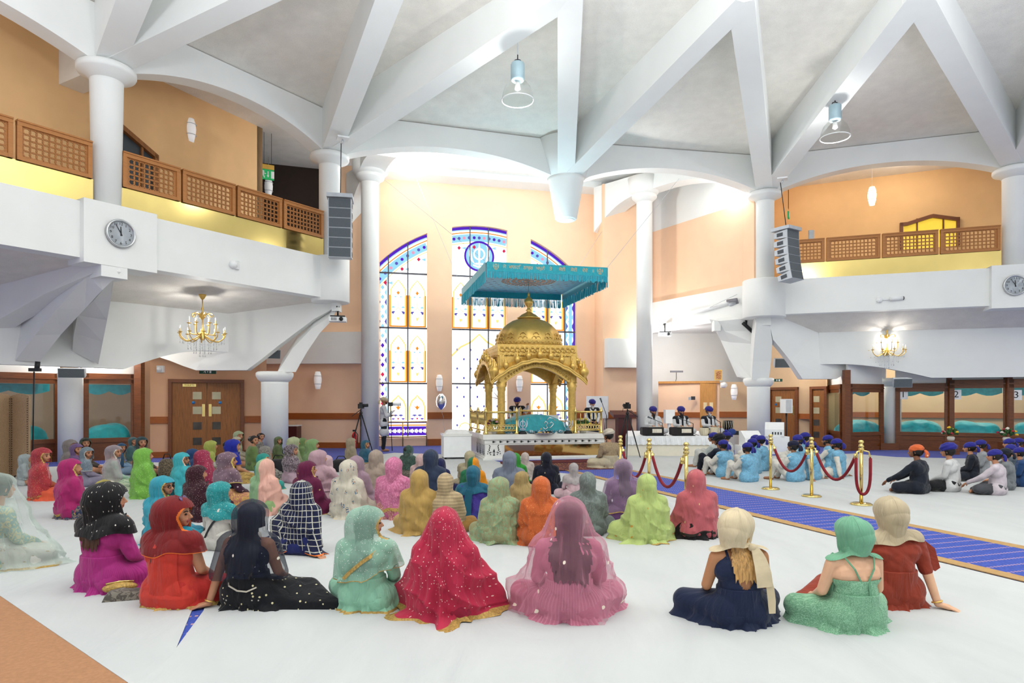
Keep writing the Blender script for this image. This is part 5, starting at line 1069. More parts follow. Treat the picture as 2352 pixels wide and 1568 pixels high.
def turban_mesh(kind):
    if kind in TURB: return TURB[kind]
    m = MB(); NT_, NP = 26, 48; vs = []
    rx, ry, rz, cz, cy, tilt = {'dastar': (.125, .145, .105, .815, .035, -.22), 'rumal': (.106, .123, .088, .792, .035, -.2), 'topknot': (.106, .122, .09, .795, .035, -.2)}[kind]
    M = Matrix.Translation((0, cy, cz)) @ Matrix.Rotation(tilt, 4, 'X')
    for i in range(NT_ + 1):
        th = pi * .66 * i / NT_
        for j in range(NP):
            a = 2 * pi * j / NP; fr = cos(a)                      # a=0 forward
            if kind == 'dastar': w_ = .035 * sin(9 * th + 2.2 * abs(math.atan2(sin(a), cos(a))) * 1.2) * min(1, th * 2); pk = .05 * max(0, fr) ** 6 * sin(th)
            else: w_ = .022 * sin(6 * a + 5 * th) * min(1, th) + .015 * sin(11 * th + 3 * a); pk = 0
            k = 1 + w_ + pk; vs.append(M @ Vector((rx * sin(th) * sin(a) * k, ry * sin(th) * cos(a) * k, rz * cos(th) * k * (1 if th < pi / 2 else .8))))
    m.add(vs, [(i * NP + j, i * NP + (j + 1) % NP, (i + 1) * NP + (j + 1) % NP, (i + 1) * NP + j) for i in range(NT_) for j in range(NP)], True)
    if kind == 'rumal':
        m.ball((0, -.1, .765), (.035, .025, .025), 10, 6)
        for s in (-1, 1): m.tube(bez((s * .01, -.105, .76), (s * .04, -.14, .74), (s * .045, -.12, .65), 6), [.022, .026, .026, .028, .03, .03, .02], 6)
    if kind == 'topknot': m.ball((0, .05, .9), (.045, .045, .04), 12, 8); m.ball((0, -.1, .77), (.04, .03, .03), 10, 6)
    me_o = m.build('turban', [None] if False else []); me = me_o.data; bpy.data.objects.remove(me_o); me.materials.append(None); TURB[kind] = me; return me
def beard_mesh(L):
    k = ('beard', L)
    if k not in TURB:
        m = MB(); n = 20; vs = []; R = 12
        for i in range(R + 1):
            t = i / R; z = .715 - t * (.05 + L); w_ = .064 * (1 - .75 * t ** 1.6) * (1 if t < .9 else .6)
            for j in range(n): a = 2 * pi * j / n; vs.append((w_ * sin(a) * (1 + .06 * sin(7 * a)), .092 + (.05 - .02 * t) * cos(a) * (1 + .05 * sin(9 * a)) + .012 * t, z))
        m.add(vs, [(i * n + j, i * n + (j + 1) % n, (i + 1) * n + (j + 1) % n, (i + 1) * n + j) for i in range(R) for j in range(n)] + [tuple(R * n + j for j in range(n))], True)
        o = m.build('beard', []); me = o.data; bpy.data.objects.remove(o); me.materials.append(None); TURB[k] = me
    return TURB[k]
BASED = [(240,1370),(395,1408),(585,1410),(842,1418),(1020,1438),(1307,1442),(1697,1456),(1962,1468),(2050,1408),(-12,1318),(370,1262),(503,1272),(690,1282),(158,1196),(92,1152),(55,1118),(196,1120),(258,1128),(276,1092),(303,1072),(327,1148),(415,1146),(440,1112),(462,1140),(450,1202),(520,1168),(532,1112),(580,1082),(637,1066),(692,1072),(668,1112),(705,1187),(748,1140),(603,1128),(607,1187),(805,1072),(838,1078),(798,1196),(862,1144),(903,1197),(937,1098),(966,1130),(1011,1135),(962,1234),(1022,1234),(1078,1130),(1086,1150),(1086,1206),(1184,1130),(1206,1112),(1255,1138),(1148,1256),(1200,1185),(1243,1262),(1318,1152),(1350,1237),(1432,1202),(1487,1254),(1602,1244),(1655,1092),(1664,1098),(1720,1109),(1826,1108),(1866,1104),(1925,1098),(2110,1137),(2184,1132),(2290,1140),(2313,1128),(2346,1120),(1400,1077)]
PCOUNT = [0]; TAKEN = []
def person(px, top, base=None, label='', hx=None, dyaw=0., hyaw=0., pose='cross', male=False, group=None, skin=0, z=0., d=None, s=None, fine=None, back=.2):
    """an Empty on the floor where the seated person is; returns (root, info)"""
    PCOUNT[0] += 1; sd_ = PCOUNT[0]
    if d is None:
        if base: d = FPX * (EYE - z) / (base - HY) + back
        else:                       # only the head shows: choose the stature whose spot on the floor is free
            best = None; hh = .905 if male else .865
            for sc in ([s] if s else (1.0, .97, .94, .91, .88, 1.03)):
                dd_ = FPX * (EYE - z - hh * sc) / (top - HY); p_ = xd(px, dd_); room = min([((p_ - q).length) for q in TAKEN] + [9]); v_ = min(room, .8) - abs(sc - 1) * .5
                if best is None or v_ > best[0]: best = (v_, dd_)
            d = best[1]
    if not TAKEN: TAKEN.extend(xd(a_, FPX * EYE / (b_ - HY) + .2) for a_, b_ in BASED)
    if not base: TAKEN.append(xd(px, d))
    if s is None: s = (EYE - z - (top - HY) / FPX * d) / (.865 if not male else .905)
    s = max(.7, min(1.25, s)); loc = Vector(((px - CX) / FPX * d, d, z)); a = ALTAR - loc.xy; rz = -math.atan2(a.x, a.y) + R_(dyaw)
    r = thing('person', loc, rz, label, 'person', group, scale=s); fine = (d < 7.5) if fine is None else fine; yaw = R_(hyaw)
    put('body', body_mesh(pose, yaw, male, fine), [SKIN[skin], LIPS], r)
    return r, dict(pose=pose, yaw=yaw, male=male, fine=fine, seed=sd_, d=d, sk=skel(pose, yaw, male))
def woman(px, top, base, label, sc, dress, legs=None, mode='back', hair='cap', trim=None, face=False, glasses=False, tunic='tunic', haircol=None, dr=None, skirt=None, sctrim=1, **kw):
    """sc / dress / legs: fabrics; mode: how the head cloth falls"""
    r, I = person(px, top, base, label, **kw); pose, yaw, fine, sk = I['pose'], I['yaw'], I['fine'], I['sk']; near = I['d'] < 7.5
    if dress is not None: put('tunic' if tunic == 'tunic' else 'bodice', wear_mesh(tunic, pose, yaw, False, fine), [dress], r)
    if legs is not None and skirt is None: put('salwar', wear_mesh('salwar', pose, yaw, False, fine), [legs], r)
    if skirt is not None:
        lp = [p for p in sk if p[4] in ('leg', 'foot')] + [p for p in sk if p[4] == 'torso'][:3]
        me = drape(lp, .3, .0, I['seed'] + 50, 110 if near else 72, 34 if near else 22, .022, .75, .05, fold=.016, nfold=(9, 16, 24), pool=.05, hem=.0, head_axis=False, trim=3 if skirt[1] else 0); put('skirt', me, [skirt[0], skirt[1] or skirt[0]], r)
    if hair: put('hair', hair_mesh(pose, yaw, False, hair), [haircol or HAIRD], r)
    if face: face_bits(r, yaw, glasses=glasses)
    if mode:
        P = dict(seed=I['seed'], nphi=128 if near else 80, nz=96 if near else 56, face=(-yaw, 1.0)); up = [p for p in sk if p[4] in ('head', 'neck', 'torso', 'arm') and p[1] > .015]
        al = [p for p in sk if p[4] != 'hand' and p[1] > .015]
        if mode == 'full': P.update(z0=.97, z1=.0, slope=.16, tent=.3, fold=.02, openf=(0, .55), pool=.06, offs=.026); pr_ = al
        elif mode == 'tent': P.update(z0=.97, z1=.0, slope=.1, tent=.85, fold=.024, openf=(0, .5), pool=.1, offs=.026); pr_ = al
        elif mode == 'shawl': P.update(z0=.97, z1=.1, slope=.2, tent=.15, fold=.018, openf=(0, .3), offs=.026); pr_ = up + [p for p in sk if p[4] == 'fore']
        elif mode == 'back': P.update(z0=.97, z1=.2, slope=.14, tent=.15, fold=.018, openf=(0, .8), offs=.024); pr_ = up
        elif mode == 'short': P.update(z0=.97, z1=.4, slope=.2, tent=.1, fold=.015, openf=(0, .6), offs=.022); pr_ = up
        elif mode == 'head': P.update(z0=.97, z1=.52, slope=.3, tent=0, fold=.012, offs=.024, convex=.6); pr_ = [p for p in up if p[4] != 'arm']
        pr_ = pr_ + [(yaw_pt((0, -.03, .76), yaw), .08, yaw_pt((0, -.05, .72), yaw), .07, 'head')]
        if hair in ('long', 'xlong', 'mid', 'bun'): P['offs'] = P['offs'] + (.018 if hair != 'bun' else .008)
        P.update(dr or {}); P['trim'] = sctrim if trim else 0; me = drape(pr_, **P); put('head_scarf', me, [sc, trim or sc], r)
    return r, I
def turban(r, I, c, kind='dastar', beard=None, bl=.05):
    yaw = I['yaw']; o = put('turban', turban_mesh(kind), [c], r); M = Matrix.Translation((0, .04, 0)) @ Matrix.Rotation(yaw, 4, 'Z') @ Matrix.Translation((0, -.04, 0)); st = I['pose'].startswith('stand')
    o.matrix_basis = Matrix.Translation((0, -.02, .885) if st else (0, 0, 0)) @ M
    if beard: b = put('beard', beard_mesh(bl), [beard], r); b.matrix_basis = o.matrix_basis.copy()
def man(px, top, base, label, shirt, legs, vest=None, hat=None, hatk='rumal', beard=None, bl=.03, face=True, **kw):
    r, I = person(px, top, base, label, male=True, **kw); pose, yaw, fine = I['pose'], I['yaw'], I['fine']
    put('shirt', wear_mesh('tunic', pose, yaw, True, fine), [shirt], r); put('trousers', wear_mesh('trousers', pose, yaw, True, fine), [legs], r)
    if vest: put('waistcoat', wear_mesh('vest', pose, yaw, True, fine), [vest], r)
    if hat: turban(r, I, hat, hatk, beard, bl)
    if not pose.startswith('stand'): put('hair', hair_mesh(pose, yaw, True, 'cap'), [HAIRD], r)
    if face: face_bits(r, yaw, *((.885, -.02) if pose.startswith('stand') else (0, 0)))
    return r, I
# ================================================================ THE CONGREGATION
def Fa(c, pat=None, c2='#e8d8a0', a=1., sc=1.): return fab(c, pat, c2, a, sc, True)
def Da(c, pat=None, c2='#e8d8a0', sc=1.): return fab(c, pat, c2, 1., sc, False)
GW, GM = 'women seated on the white sheets', 'men seated beyond the rope barrier'
def strip_part(name, pts, w, m_, root, th=.006, side=None):
    """a hanging band of cloth as a part: centre line pts, width w"""
    pts = [Vector(p) for p in pts]; A, B = [], []
    for i, p in enumerate(pts):
        d = (pts[min(i + 1, len(pts) - 1)] - pts[max(i - 1, 0)]).normalized(); s_ = d.cross(Vector(side or (0, 1, 0))).normalized(); ww = w[i] if hasattr(w, '__len__') else w; A.append(p - s_ * ww / 2); B.append(p + s_ * ww / 2)
    m = MB(); m.strip(A, B, Vector(side or (0, 1, 0)) * th); return m.build(name, m_, root, world=False)
def back_pts(I, xz, o=.02):
    P, Rr = spheres(I['sk'], .02); out = []
    for x, z in xz:
        q = Rr ** 2 - (x - P[:, 0]) ** 2 - (z - P[:, 2]) ** 2; y = np.where(q > 0, P[:, 1] - np.sqrt(np.maximum(q, 0)), 9).min(); out.append((x, (y if y < 5 else -.1) - o, z))
    return out
def bangle(root, I, side, m_):
    f_ = [p for p in I['sk'] if p[4] == 'fore'][0 if side < 0 else 1]; a, b = Vector(f_[0]), Vector(f_[2]); c = a.lerp(b, .93); d = (b - a).normalized(); x = d.cross(Vector((0, 0, 1))).normalized(); y = d.cross(x)
    m = MB(); m.tube([c + (x * cos(t) + y * sin(t)) * .036 for t in [2 * pi * i / 16 for i in range(16)]], .006, 6, closed=True); m.build('bracelet', m_, root, world=False)
# ---- the front row
r, I = woman(240, 1114, 1370, 'woman in a magenta dress with a black sparkling head scarf', Fa('#17171b', 'dots', '#d8d4cc'), Da('#c2258f'), mode='short', hair='long', haircol=HAIRB, hyaw=-35, skirt=(Fa('#c2258f', 'pleat', '#9c1c74'), None), dr=dict(z1=.47, fold=.012), group=GW)
r, I = woman(395, 1147, 1408, 'woman in a red sari in profile, sunglasses pushed up on her hair', Fa('#8e1418', None, '#e8d8a0', .88), Da('#e2331c'), mode='short', hair='long', hyaw=-72, tunic='vest', face=True, skirt=(Fa('#d8241a', 'motif', '#e09a40'), GTRIM), trim=mat('orange_trim', '#e2701e', .6), dr=dict(z1=.44, openf=(0, 1.2)), group=GW)
sa = drape([p for p in I['sk'] if p[4] in ('torso', 'arm', 'neck') and p[0][0] > -.2], .6, .03, 71, 128, 60, .034, .9, .1, tent=.3, fold=.02, nfold=(10, 16, 24), head_axis=False, back_only=(.7, .62, -.25), trim=0); put('sari_sash', sa, [Fa('#dc3018', 'motif', '#e0b050')] * 2, r)
m = MB(); [m.lathe([(.0, 0), (.03, .004), (.03, .01), (0, .012)], M=Matrix.Translation(yaw_pt((s * .036, .1, .862), R_(-72))) @ Matrix.Rotation(R_(-72), 4, 'Z') @ Matrix.Rotation(-.9, 4, 'X'), seg=14) for s in (-1, 1)]; m.tube([yaw_pt(q, R_(-72)) for q in ((-.07, .04, .83), (-.06, .1, .86), (.06, .1, .86), (.07, .04, .83))], .004, 5); m.build('sunglasses', mat('sunglass_lens', '#5a4a78', .1, .3), r, world=False)
r, I = woman(572, 1155, 1410, 'woman in a black dotted skirt under a sheer navy veil, leaning on one arm', Fa('#1a2540', 'motif', '#e8e0d0', .5), Da('#12131a', 'dots', '#c8c4b8'), mode='back', hair='xlong', pose='prop_l', tunic='scoop', skirt=(Da('#0f1018', 'dots', '#d8cfa4', sc=.75), None), dr=dict(z1=.26, openf=(0, 1.1)), group=GW)
bangle(r, I, -1, GOLDS); strip_part('veil_border', back_pts(I, [(-.15, .27), (-.08, .21), (0, .175), (.08, .17), (.15, .2)], .045), .012, mat('silver_braid', '#c9c3b4', .4, .5), r)
r, I = woman(842, 1170, 1418, 'woman in a mint green suit with a gold banded sheer veil, face in profile', Fa('#a8d8c0', 'sparkle', '#f0f0e8', .6), Da('#93d5b2'), None, mode='back', trim=GTRIM, face=True, hyaw=-66, hair='long', skirt=(Fa('#96d6b4'), GTRIM), dr=dict(z1=.3, side=.07), group=GW)
strip_part('gold_band', back_pts(I, [(.13, .53), (.08, .49), (.02, .45), (-.04, .4), (-.1, .35), (-.15, .3)], .062), .03, GTRIM, r)
woman(1020, 1168, 1438, 'woman wholly draped in a crimson dotted veil with a gold border', Fa('#cc1646', 'dots', '#f0c8c0', 1., 1.4), Da('#a8103a'), mode='tent', trim=GTRIM, dr=dict(flare=.12, pool=.14), sctrim=3, group=GW)
r, I = woman(1307, 1150, 1442, 'woman in pink, long dark hair showing through her sheer pink veil', Fa('#e695ae', 'motif', '#f8ecd8', .26), Da('#dd7896'), mode='tent', hair='xlong', skirt=(Fa('#df7f9c', 'pleat', '#e9a0b6', sc=.5), None), dr=dict(flare=.08, tent=.7, pool=.03, z1=.03), group=GW)
r, I = woman(1697, 1176, 1456, 'woman in a navy dress with blonde hair under a knotted cream head scarf', Fa('#ecd8ae'), Da('#1c2a4c'), mode='head', hair='long', haircol=HAIRBL, tunic='scoop', hyaw=-40, skirt=(Fa('#1c2a4c', 'pleat', '#15203c'), None), skin=5, dr=dict(z1=.6), group=GW)
m = MB(); m.ball((.07, -.085, .61), (.035, .025, .03)); m.build('scarf_knot', Fa('#ecd8ae'), r, world=False)
strip_part('scarf_end', bez((.08, -.1, .61), (.12, -.17, .5), (.13, -.17, .33), 6), [.05, .08, .1, .11, .12, .12, .12], Fa('#ecd8ae'), r); strip_part('scarf_end', bez((.1, -.1, .6), (.19, -.16, .4), (.19, -.16, .13), 6), [.04, .06, .05, .05, .06, .06, .05], Fa('#ecd8ae'), r)
for s in (-1, 1): strip_part('shoulder_strap', [(s * .105, -.1, .44), (s * .115, -.075, .53), (s * .115, -.01, .592), (s * .1, .07, .54)], .02, Da('#1c2a4c'), r, side=(0, -1, .3))
r, I = woman(1962, 1190, 1468, 'woman in a green speckled strappy dress with a mint head scarf, bare back', Fa('#7cc29a'), Da('#74b48a', 'brocade', '#a8d8b4', sc=6), mode='head', hair='cap', tunic='strapless', skirt=(Fa('#74b48a', 'brocade', '#a8d8b4', sc=6), None), skin=4, hyaw=20, dr=dict(z1=.575), group=GW)
for s in (-1, 1): strip_part('shoulder_strap', [(s * .03, -.125, .4), (s * .08, -.12, .5), (s * .12, -.06, .575), (s * .11, .06, .54)], .012, Da('#74b48a'), r, side=(0, -1, .3))
strip_part('dress_tie', [(.03, -.135, .41), (.03, -.15, .34), (.04, -.15, .22)], .018, Da('#74b48a'), r)
strip_part('scarf_end', bez((-.14, .02, .58), (-.2, .06, .45), (-.14, .12, .2), 6), [.08, .12, .14, .15, .15, .14, .12], Fa('#7cc29a'), r, side=(-1, 0, 0))
r, I = woman(2050, 1143, 1408, 'woman in a rust red dress with a beige head scarf, leaning on one arm', Fa('#d6c29c'), Da('#a6381a'), mode='head', hair=None, tunic='halftunic', pose='prop_r', skirt=(Fa('#a6381a'), None), skin=4, dyaw=-8, group=GW)
bangle(r, I, 1, GOLDS); strip_part('sleeve_flare', [(.16, -.03, .53), (.25, -.05, .42), (.33, -.06, .3)], [.1, .16, .05], Da('#a6381a'), r)
r, I = woman(-12, 1092, 1318, 'woman at the edge of the photo under a pale mint sheer veil', Fa('#c9dcd2', None, '#ffffff', .28), Da('#9fc9c0', 'brocade', '#d8cf9c'), mode='tent', hair='bun', skirt=(Fa('#e4e4da', 'dots', '#b8a888'), GTRIM), dr=dict(flare=.1), group=GW)
# ---- second and third rows, the side nearest the tan carpet
woman(370, 1095, 1262, 'older woman with glasses in a turquoise shawl, looking back over her shoulder', Fa('#18a9c2'), Da('#1a9cb5'), Da('#1b7f9a'), mode='full', trim=GTRIM, face=True, glasses=True, hyaw=-80, group=GW, dr=dict(openf=(-.9, .7)))
r, I = woman(503, 1107, 1272, 'woman in a white top with teal head scarf, black strap across her back', Fa('#12a3a6', 'sparkle', '#d8f0ea'), Da('#dcd9cf'), mode='short', legs=Da('#d8d6cc'), dr=dict(z1=.42), hyaw=-35, group=GW)
strip_part('bag_strap', back_pts(I, [(.08, .42), (.03, .37), (-.02, .3), (-.07, .22), (-.11, .14)], .022), .026, BLACK, r)
r, I = woman(690, 1106, 1282, 'woman under a navy veil checked with silver lines, blue knee showing', Fa('#161f48', 'check', '#c9c9bc'), Da('#1c2660'), Da('#1f2c74'), mode='tent', trim=mat('orange_trim', '#e2701e', .6), pose='prop_r', dr=dict(z1=.05, tent=.6, hem=.06, openf=(0, 1.2)), group=GW)
woman(158, 1055, 1196, 'woman in a magenta shawl edged with gold', Fa('#b8106e'), Da('#a00e60'), mode='full', trim=GTRIM, hyaw=-40, skirt=(Fa('#2c3c5a', 'brocade', '#8f7a6a'), None), sctrim=2, dr=dict(pool=.0, z1=.06), group=GW)
woman(92, 1030, 1152, 'woman in an orange skirt under a sheer coral red bridal veil', Fa('#d8384a', 'sparkle', '#f0c890', .6), Da('#b5502e'), mode='back', hair='bun', trim=GTRIM, face=True, hyaw=-50, skirt=(Fa('#ee5a2a'), None), dr=dict(z1=.06, openf=(0, 1.0)), group=GW)
woman(55, 1048, 1118, 'woman in a pale grey scarf, half hidden by the folding screen', Fa('#a9b4b4'), Da('#b9c0c0'), mode='back', group=GW)
woman(158, 1010, None, 'woman in a beige grey scarf beside the slim column, behind the purple scarf', Fa('#8f8580'), Da('#9a8c80'), mode='back', hyaw=-40, group=GW)
woman(172, 1019, None, 'woman in a purple head scarf behind the grey veil, face turned aside', Fa('#7a5a8e'), Da('#4a3a52'), mode='short', face=True, hyaw=-60, group=GW)
woman(192, 1006, None, 'dark haired woman with a green edged veil by the slim column', Fa('#3a463c', None, '#ffffff', .6), Da('#5a5048'), mode='short', face=True, hyaw=-70, hair='bun', trim=mat('green_trim', '#5f7a54', .6), group=GW)
woman(196, 1028, 1120, 'woman in a pale blue grey sheer veil with a lavender suit, smiling in profile', Fa('#8fa6b4', 'sparkle', '#e8eef0', .65), Da('#9a90a8'), Da('#a098b0'), mode='back', trim=mat('silver_braid', '#c9c3b4', .4, .5), face=True, hyaw=-62, hair='bun', dr=dict(z1=.35), group=GW)
woman(258, 1024, 1128, 'woman in a mint sleeveless dress under a sheer pale pink veil', Fa('#d6c4cc', None, '#ffffff', .4), Da('#a9d0b6'), mode='back', hair='bun', trim=mat('silver_braid', '#c9c3b4', .4, .5), hyaw=-45, skirt=(Fa('#9dbb9a', 'brocade', '#c8d0b0'), None), face=True, group=GW)
woman(276, 1018, 1092, 'woman in a blue veil edged with gold and a light blue suit', Fa('#2f5f88', None, '#ffffff', .85), Da('#8fb4d8'), Da('#9cc0e0'), mode='back', trim=GTRIM, face=True, hyaw=-60, group=GW)
woman(303, 1004, 1072, 'woman in a slate teal veil resting her hand on her face, by the booth', Fa('#4a7478', None, '#ffffff', .85), Da('#55737a', 'brocade', '#8f8a80'), mode='back', face=True, hyaw=-45, group=GW)
woman(321, 1003, None, 'dark haired woman just behind the slate teal veil', Fa('#3a5a60', None, '#ffffff', .7), Da('#6a5a58'), mode='short', face=True, hyaw=-75, group=GW)
woman(327, 1030, 1148, 'woman wholly wrapped in a lime green veil near the booth', Fa('#7cc23c', 'sparkle', '#e0f0b0'), Da('#76b83a'), mode='full', hyaw=-20, dr=dict(flare=.06), group=GW)
woman(236, 1106, None, 'child in a mustard scarf sitting low behind the black scarf', Fa('#b0a03c'), Da('#c8b860'), mode='back', s=.68, group=GW)
woman(415, 1040, 1146, 'older woman with glasses in a light turquoise shawl with a peach edge', Fa('#2bbcc8'), Da('#2bbcc8'), Da('#2bbcc8'), mode='full', trim=mat('peach_trim', '#e8b49a', .7), face=True, glasses=True, hyaw=-55, group=GW)
woman(440, 1031, 1112, 'woman in a dark blue scarf edged with yellow, behind the light turquoise shawl', Fa('#20477a'), Da('#24406a'), mode='back', trim=mat('yellow_trim', '#d8c060', .6), hyaw=-20, group=GW)
woman(462, 1034, 1140, 'woman in a raspberry dotted veil trailing to the floor', Fa('#a82a50', 'dots', '#e8c0c0'), Da('#8c2444'), mode='tent', dr=dict(openf=(0, .9)), group=GW)
woman(450, 1070, 1202, 'woman in a dark maroon glittering shawl', Fa('#3e1424', 'sparkle', '#d8b8b0'), Da('#3a1222'), mode='full', hyaw=-40, dr=dict(flare=.05), group=GW)
woman(520, 1040, 1168, 'woman in a plum polka dot suit with a sheer mauve veil edged in yellow', Fa('#9c7c8e', 'dots', '#e8dcd8', .65), Da('#4e2640', 'dots', '#d8c8cc', sc=.5), mode='back', trim=mat('yellow_trim', '#d8c060', .6), face=True, hyaw=-45, hair='bun', skirt=(Fa('#c98066', 'brocade', '#d8b060'), None), dr=dict(z1=.38), group=GW)
woman(482, 1012, None, 'child in a yellow green tied scarf before the double oak door', Fa('#b0b84a'), Da('#c8c8b8'), mode='short', group=GW, s=.9)
woman(532, 1010, 1112, 'bare armed woman in a royal blue veil and gold skirt', Fa('#1c2aa8'), Da('#8a6a3a'), mode='short', tunic='vest', hyaw=-30, hair='bun', skirt=(Fa('#a8843e', 'brocade', '#caa860'), None), group=GW)
woman(545, 990, None, 'woman in a pale green scarf, farthest back by the door frame', Fa('#a9b88c'), Da('#b0a890'), mode='short', face=True, hyaw=-50, group=GW)
woman(541, 1003, None, 'woman in a cream scarf behind the royal blue veil', Fa('#c2b898'), Da('#b8a890'), mode='short', face=True, hyaw=-60, group=GW)
r, I = woman(580, 1000, 1082, 'dark haired person wrapped in an olive green shawl', Fa('#6f8a48'), Da('#6f8a48'), Da('#5a6a40'), mode=None, hair='bun', face=True, hyaw=-60, group=GW)
put('shawl', drape([p for p in I['sk'] if p[4] in ('torso', 'arm', 'neck')], .6, .05, 31, 80, 40, .03, .85, .25, fold=.016, face=None, head_axis=False, trim=0), [Fa('#6f8a48')] * 2, r)
woman(597, 994, None, 'woman with her dark hair pinned up, behind the olive shawl', Fa('#555555'), Da('#6f6a60', 'brocade', '#a09a90'), mode=None, hair='bun', face=True, hyaw=-50, group=GW)
woman(637, 1003, 1066, 'old woman in an olive green veil in profile before the left stout column', Fa('#5f7040'), Da('#62734a'), mode='full', face=True, hyaw=-55, group=GW)
woman(607, 1025, None, 'woman in a black and white patterned shawl between the olive shawls', Fa('#6a6862', 'brocade', '#b8b4a8', sc=2), Da('#8a8478'), mode='full', group=GW, s=.8)
woman(672, 1004, None, 'woman in a pale sage scarf just right of the stout column', Fa('#b4bc90'), Da('#a8a888'), mode='back', group=GW)
woman(692, 1006, 1072, 'woman in a moss green veil with a gold edge', Fa('#6c8a4c', 'sparkle', '#a0b070'), Da('#6c8a4c'), mode='full', trim=GTRIM, group=GW)
woman(716, 1009, None, 'woman in a light green shawl beside the moss green veil', Fa('#84a868'), Da('#7ca060'), mode='full', hyaw=-40, face=True, group=GW)
woman(668, 1022, 1112, 'woman in a lilac suit with a black patterned sheer veil', Fa('#5c5058', 'brocade', '#c8b8c0', .7), Da('#c4a4b4'), Da('#c4a4b4'), mode='back', face=True, hyaw=-55, hair='bun', dr=dict(z1=.3), group=GW)
woman(705, 1060, 1187, 'woman in a plum veil with a wide gold edge, face turned to the side', Fa('#6e0f44', 'motif', '#d8b078'), Da('#6e0f44'), mode='full', trim=GTRIM, face=True, hyaw=-55, group=GW)
woman(748, 1046, 1140, 'woman wrapped in a pale pink veil beside the plum one', Fa('#dcb8c0'), Da('#d8b0bc'), mode='full', group=GW)
woman(730, 1034, None, 'woman in a dusty pink scarf behind the pale pink veil, hand held out', Fa('#c8a0ac'), Da('#c8a0ac'), mode='back', pose='reach', hyaw=-30, group=GW)
woman(603, 1042, 1128, 'woman in a teal green veil behind the mint and pink one', Fa('#16a094'), Da('#16a094'), mode='full', trim=GTRIM, hyaw=-50, group=GW)
woman(607, 1055, 1187, 'woman in a mint and pale pink sheer veil, bare forearm resting on her knee', Fa('#9ccc94', 'two', '#e8b4a4', .9), Da('#e0847c'), Da('#98bc78'), mode='full', tunic='halftunic', dr=dict(flare=.04), group=GW)
woman(805, 1006, 1072, 'woman in a tan scarf beside the left tripod', Fa('#a8987c'), Da('#a8987c'), mode='full', group=GW)
woman(838, 1011, 1078, 'young woman in a blue veil edged with gold looking aside, near the left tripod', Fa('#2a6a86', None, '#ffffff', .9), Da('#8a7a70', 'brocade', '#b0a090'), mode='back', trim=GTRIM, face=True, hyaw=-70, group=GW)
woman(816, 1048, None, 'woman in a mauve veil peeping from behind the floral one', Fa('#a88898'), Da('#a88898'), mode='full', group=GW)
woman(798, 1057, 1196, 'woman in a cream veil printed with flower bunches', Fa('#ddd4c0', 'floral'), Da('#ddd4c0'), mode='full', dr=dict(flare=.05), trim=mat('cream_trim', '#cfc4a8', .7), group=GW)
woman(862, 1034, 1144, 'woman in a taupe veil with tiny motifs', Fa('#b4a090', 'motif', '#c08878'), Da('#b4a090'), mode='full', group=GW)
woman(903, 1051, 1197, 'woman in a rose pink shawl with broad gold borders and a brocade hem', Fa('#d8709c', 'brocade', '#e090b0'), Da('#d8709c'), mode='back', trim=GTRIM, skirt=(Fa('#b85a6a', 'brocade', '#e0b8a0', sc=2), None), dr=dict(z1=.12), sctrim=3, group=GW)
woman(937, 1024, 1098, 'woman in a dark green sheer veil behind the rose pink shawl', Fa('#3e5f54', 'sparkle', '#90b0a0', .75), Da('#6a6054', 'brocade', '#90887a'), mode='back', hair='bun', group=GW)
woman(966, 1043, 1130, 'woman in a light pink scarf with a floral head', Fa('#d8b4b0', 'motif', '#d89088'), Da('#d8b0b0'), mode='full', group=GW)
woman(988, 1033, None, 'woman in a slate navy scarf behind the light pink one', Fa('#2c3c58'), Da('#3a3e48'), mode='back', group=GW)
woman(1011, 1058, 1135, 'woman in a navy dotted scarf', Fa('#1c2058', 'motif', '#c8c8d8'), Da('#1c2456'), mode='full', group=GW)
woman(962, 1080, 1234, 'woman wrapped in an ochre yellow veil whose end trails on the sheet', Fa('#c8a04c'), Da('#c09a48'), mode='full', dr=dict(flare=.05, pool=.1), group=GW)
r, I = woman(1022, 1088, 1234, 'woman in a beige striped wool shawl with a mustard trouser knee showing', Fa('#b8a078', 'stripe', '#d0b890'), Da('#b8a078'), Da('#a8782c'), mode='shawl', group=GW)
woman(1078, 1036, 1130, 'woman in a cream scarf and pale suit behind the orange and green scarf', Fa('#b8ac88'), Da('#cfc09c'), Da('#cfc09c'), mode='short', group=GW)
woman(1086, 1051, 1150, 'woman in a two tone orange and bottle green scarf', Fa('#0f7a4c', 'two', '#dc8c10'), Da('#0f6a40'), mode='full', trim=GTRIM, group=GW)
r, I = woman(1086, 1070, 1206, 'woman in a purple tunic with a petrol blue head scarf, hands on her hips', Fa('#146a86'), Da('#4a3aa4', 'sparkle', '#6a5ac8'), Da('#3a3a9c'), mode='short', dr=dict(z1=.45), group=GW)
strip_part('scarf_end', [(-.03, -.16, .52), (-.05, -.17, .35), (-.07, -.17, .1)], [.1, .12, .13], Fa('#146a86'), r)
woman(1184, 1041, 1130, 'woman in a bright green veil with a gold patterned edge', Fa('#1c9a20', 'motif', '#d8c890'), Da('#1c9a20'), mode='full', trim=GTRIM, dr=dict(flare=.05), group=GW)
woman(1206, 1040, 1112, 'woman in a greyish pink scarf behind the bright green veil', Fa('#c4b4ac'), Da('#d0bcb4'), mode='back', group=GW)
woman(1170, 1037, None, 'woman in a slate blue scarf hidden beyond the bright green veil', Fa('#7a8498'), Da('#8a8c98'), mode='back', group=GW)
woman(1255, 1039, 1138, 'woman in a navy black veil with pearl drops', Fa('#0e1228', 'motif', '#e8dcb8'), Da('#0e1228'), mode='back', dr=dict(z1=.15), legs=Da('#10142c'), group=GW)
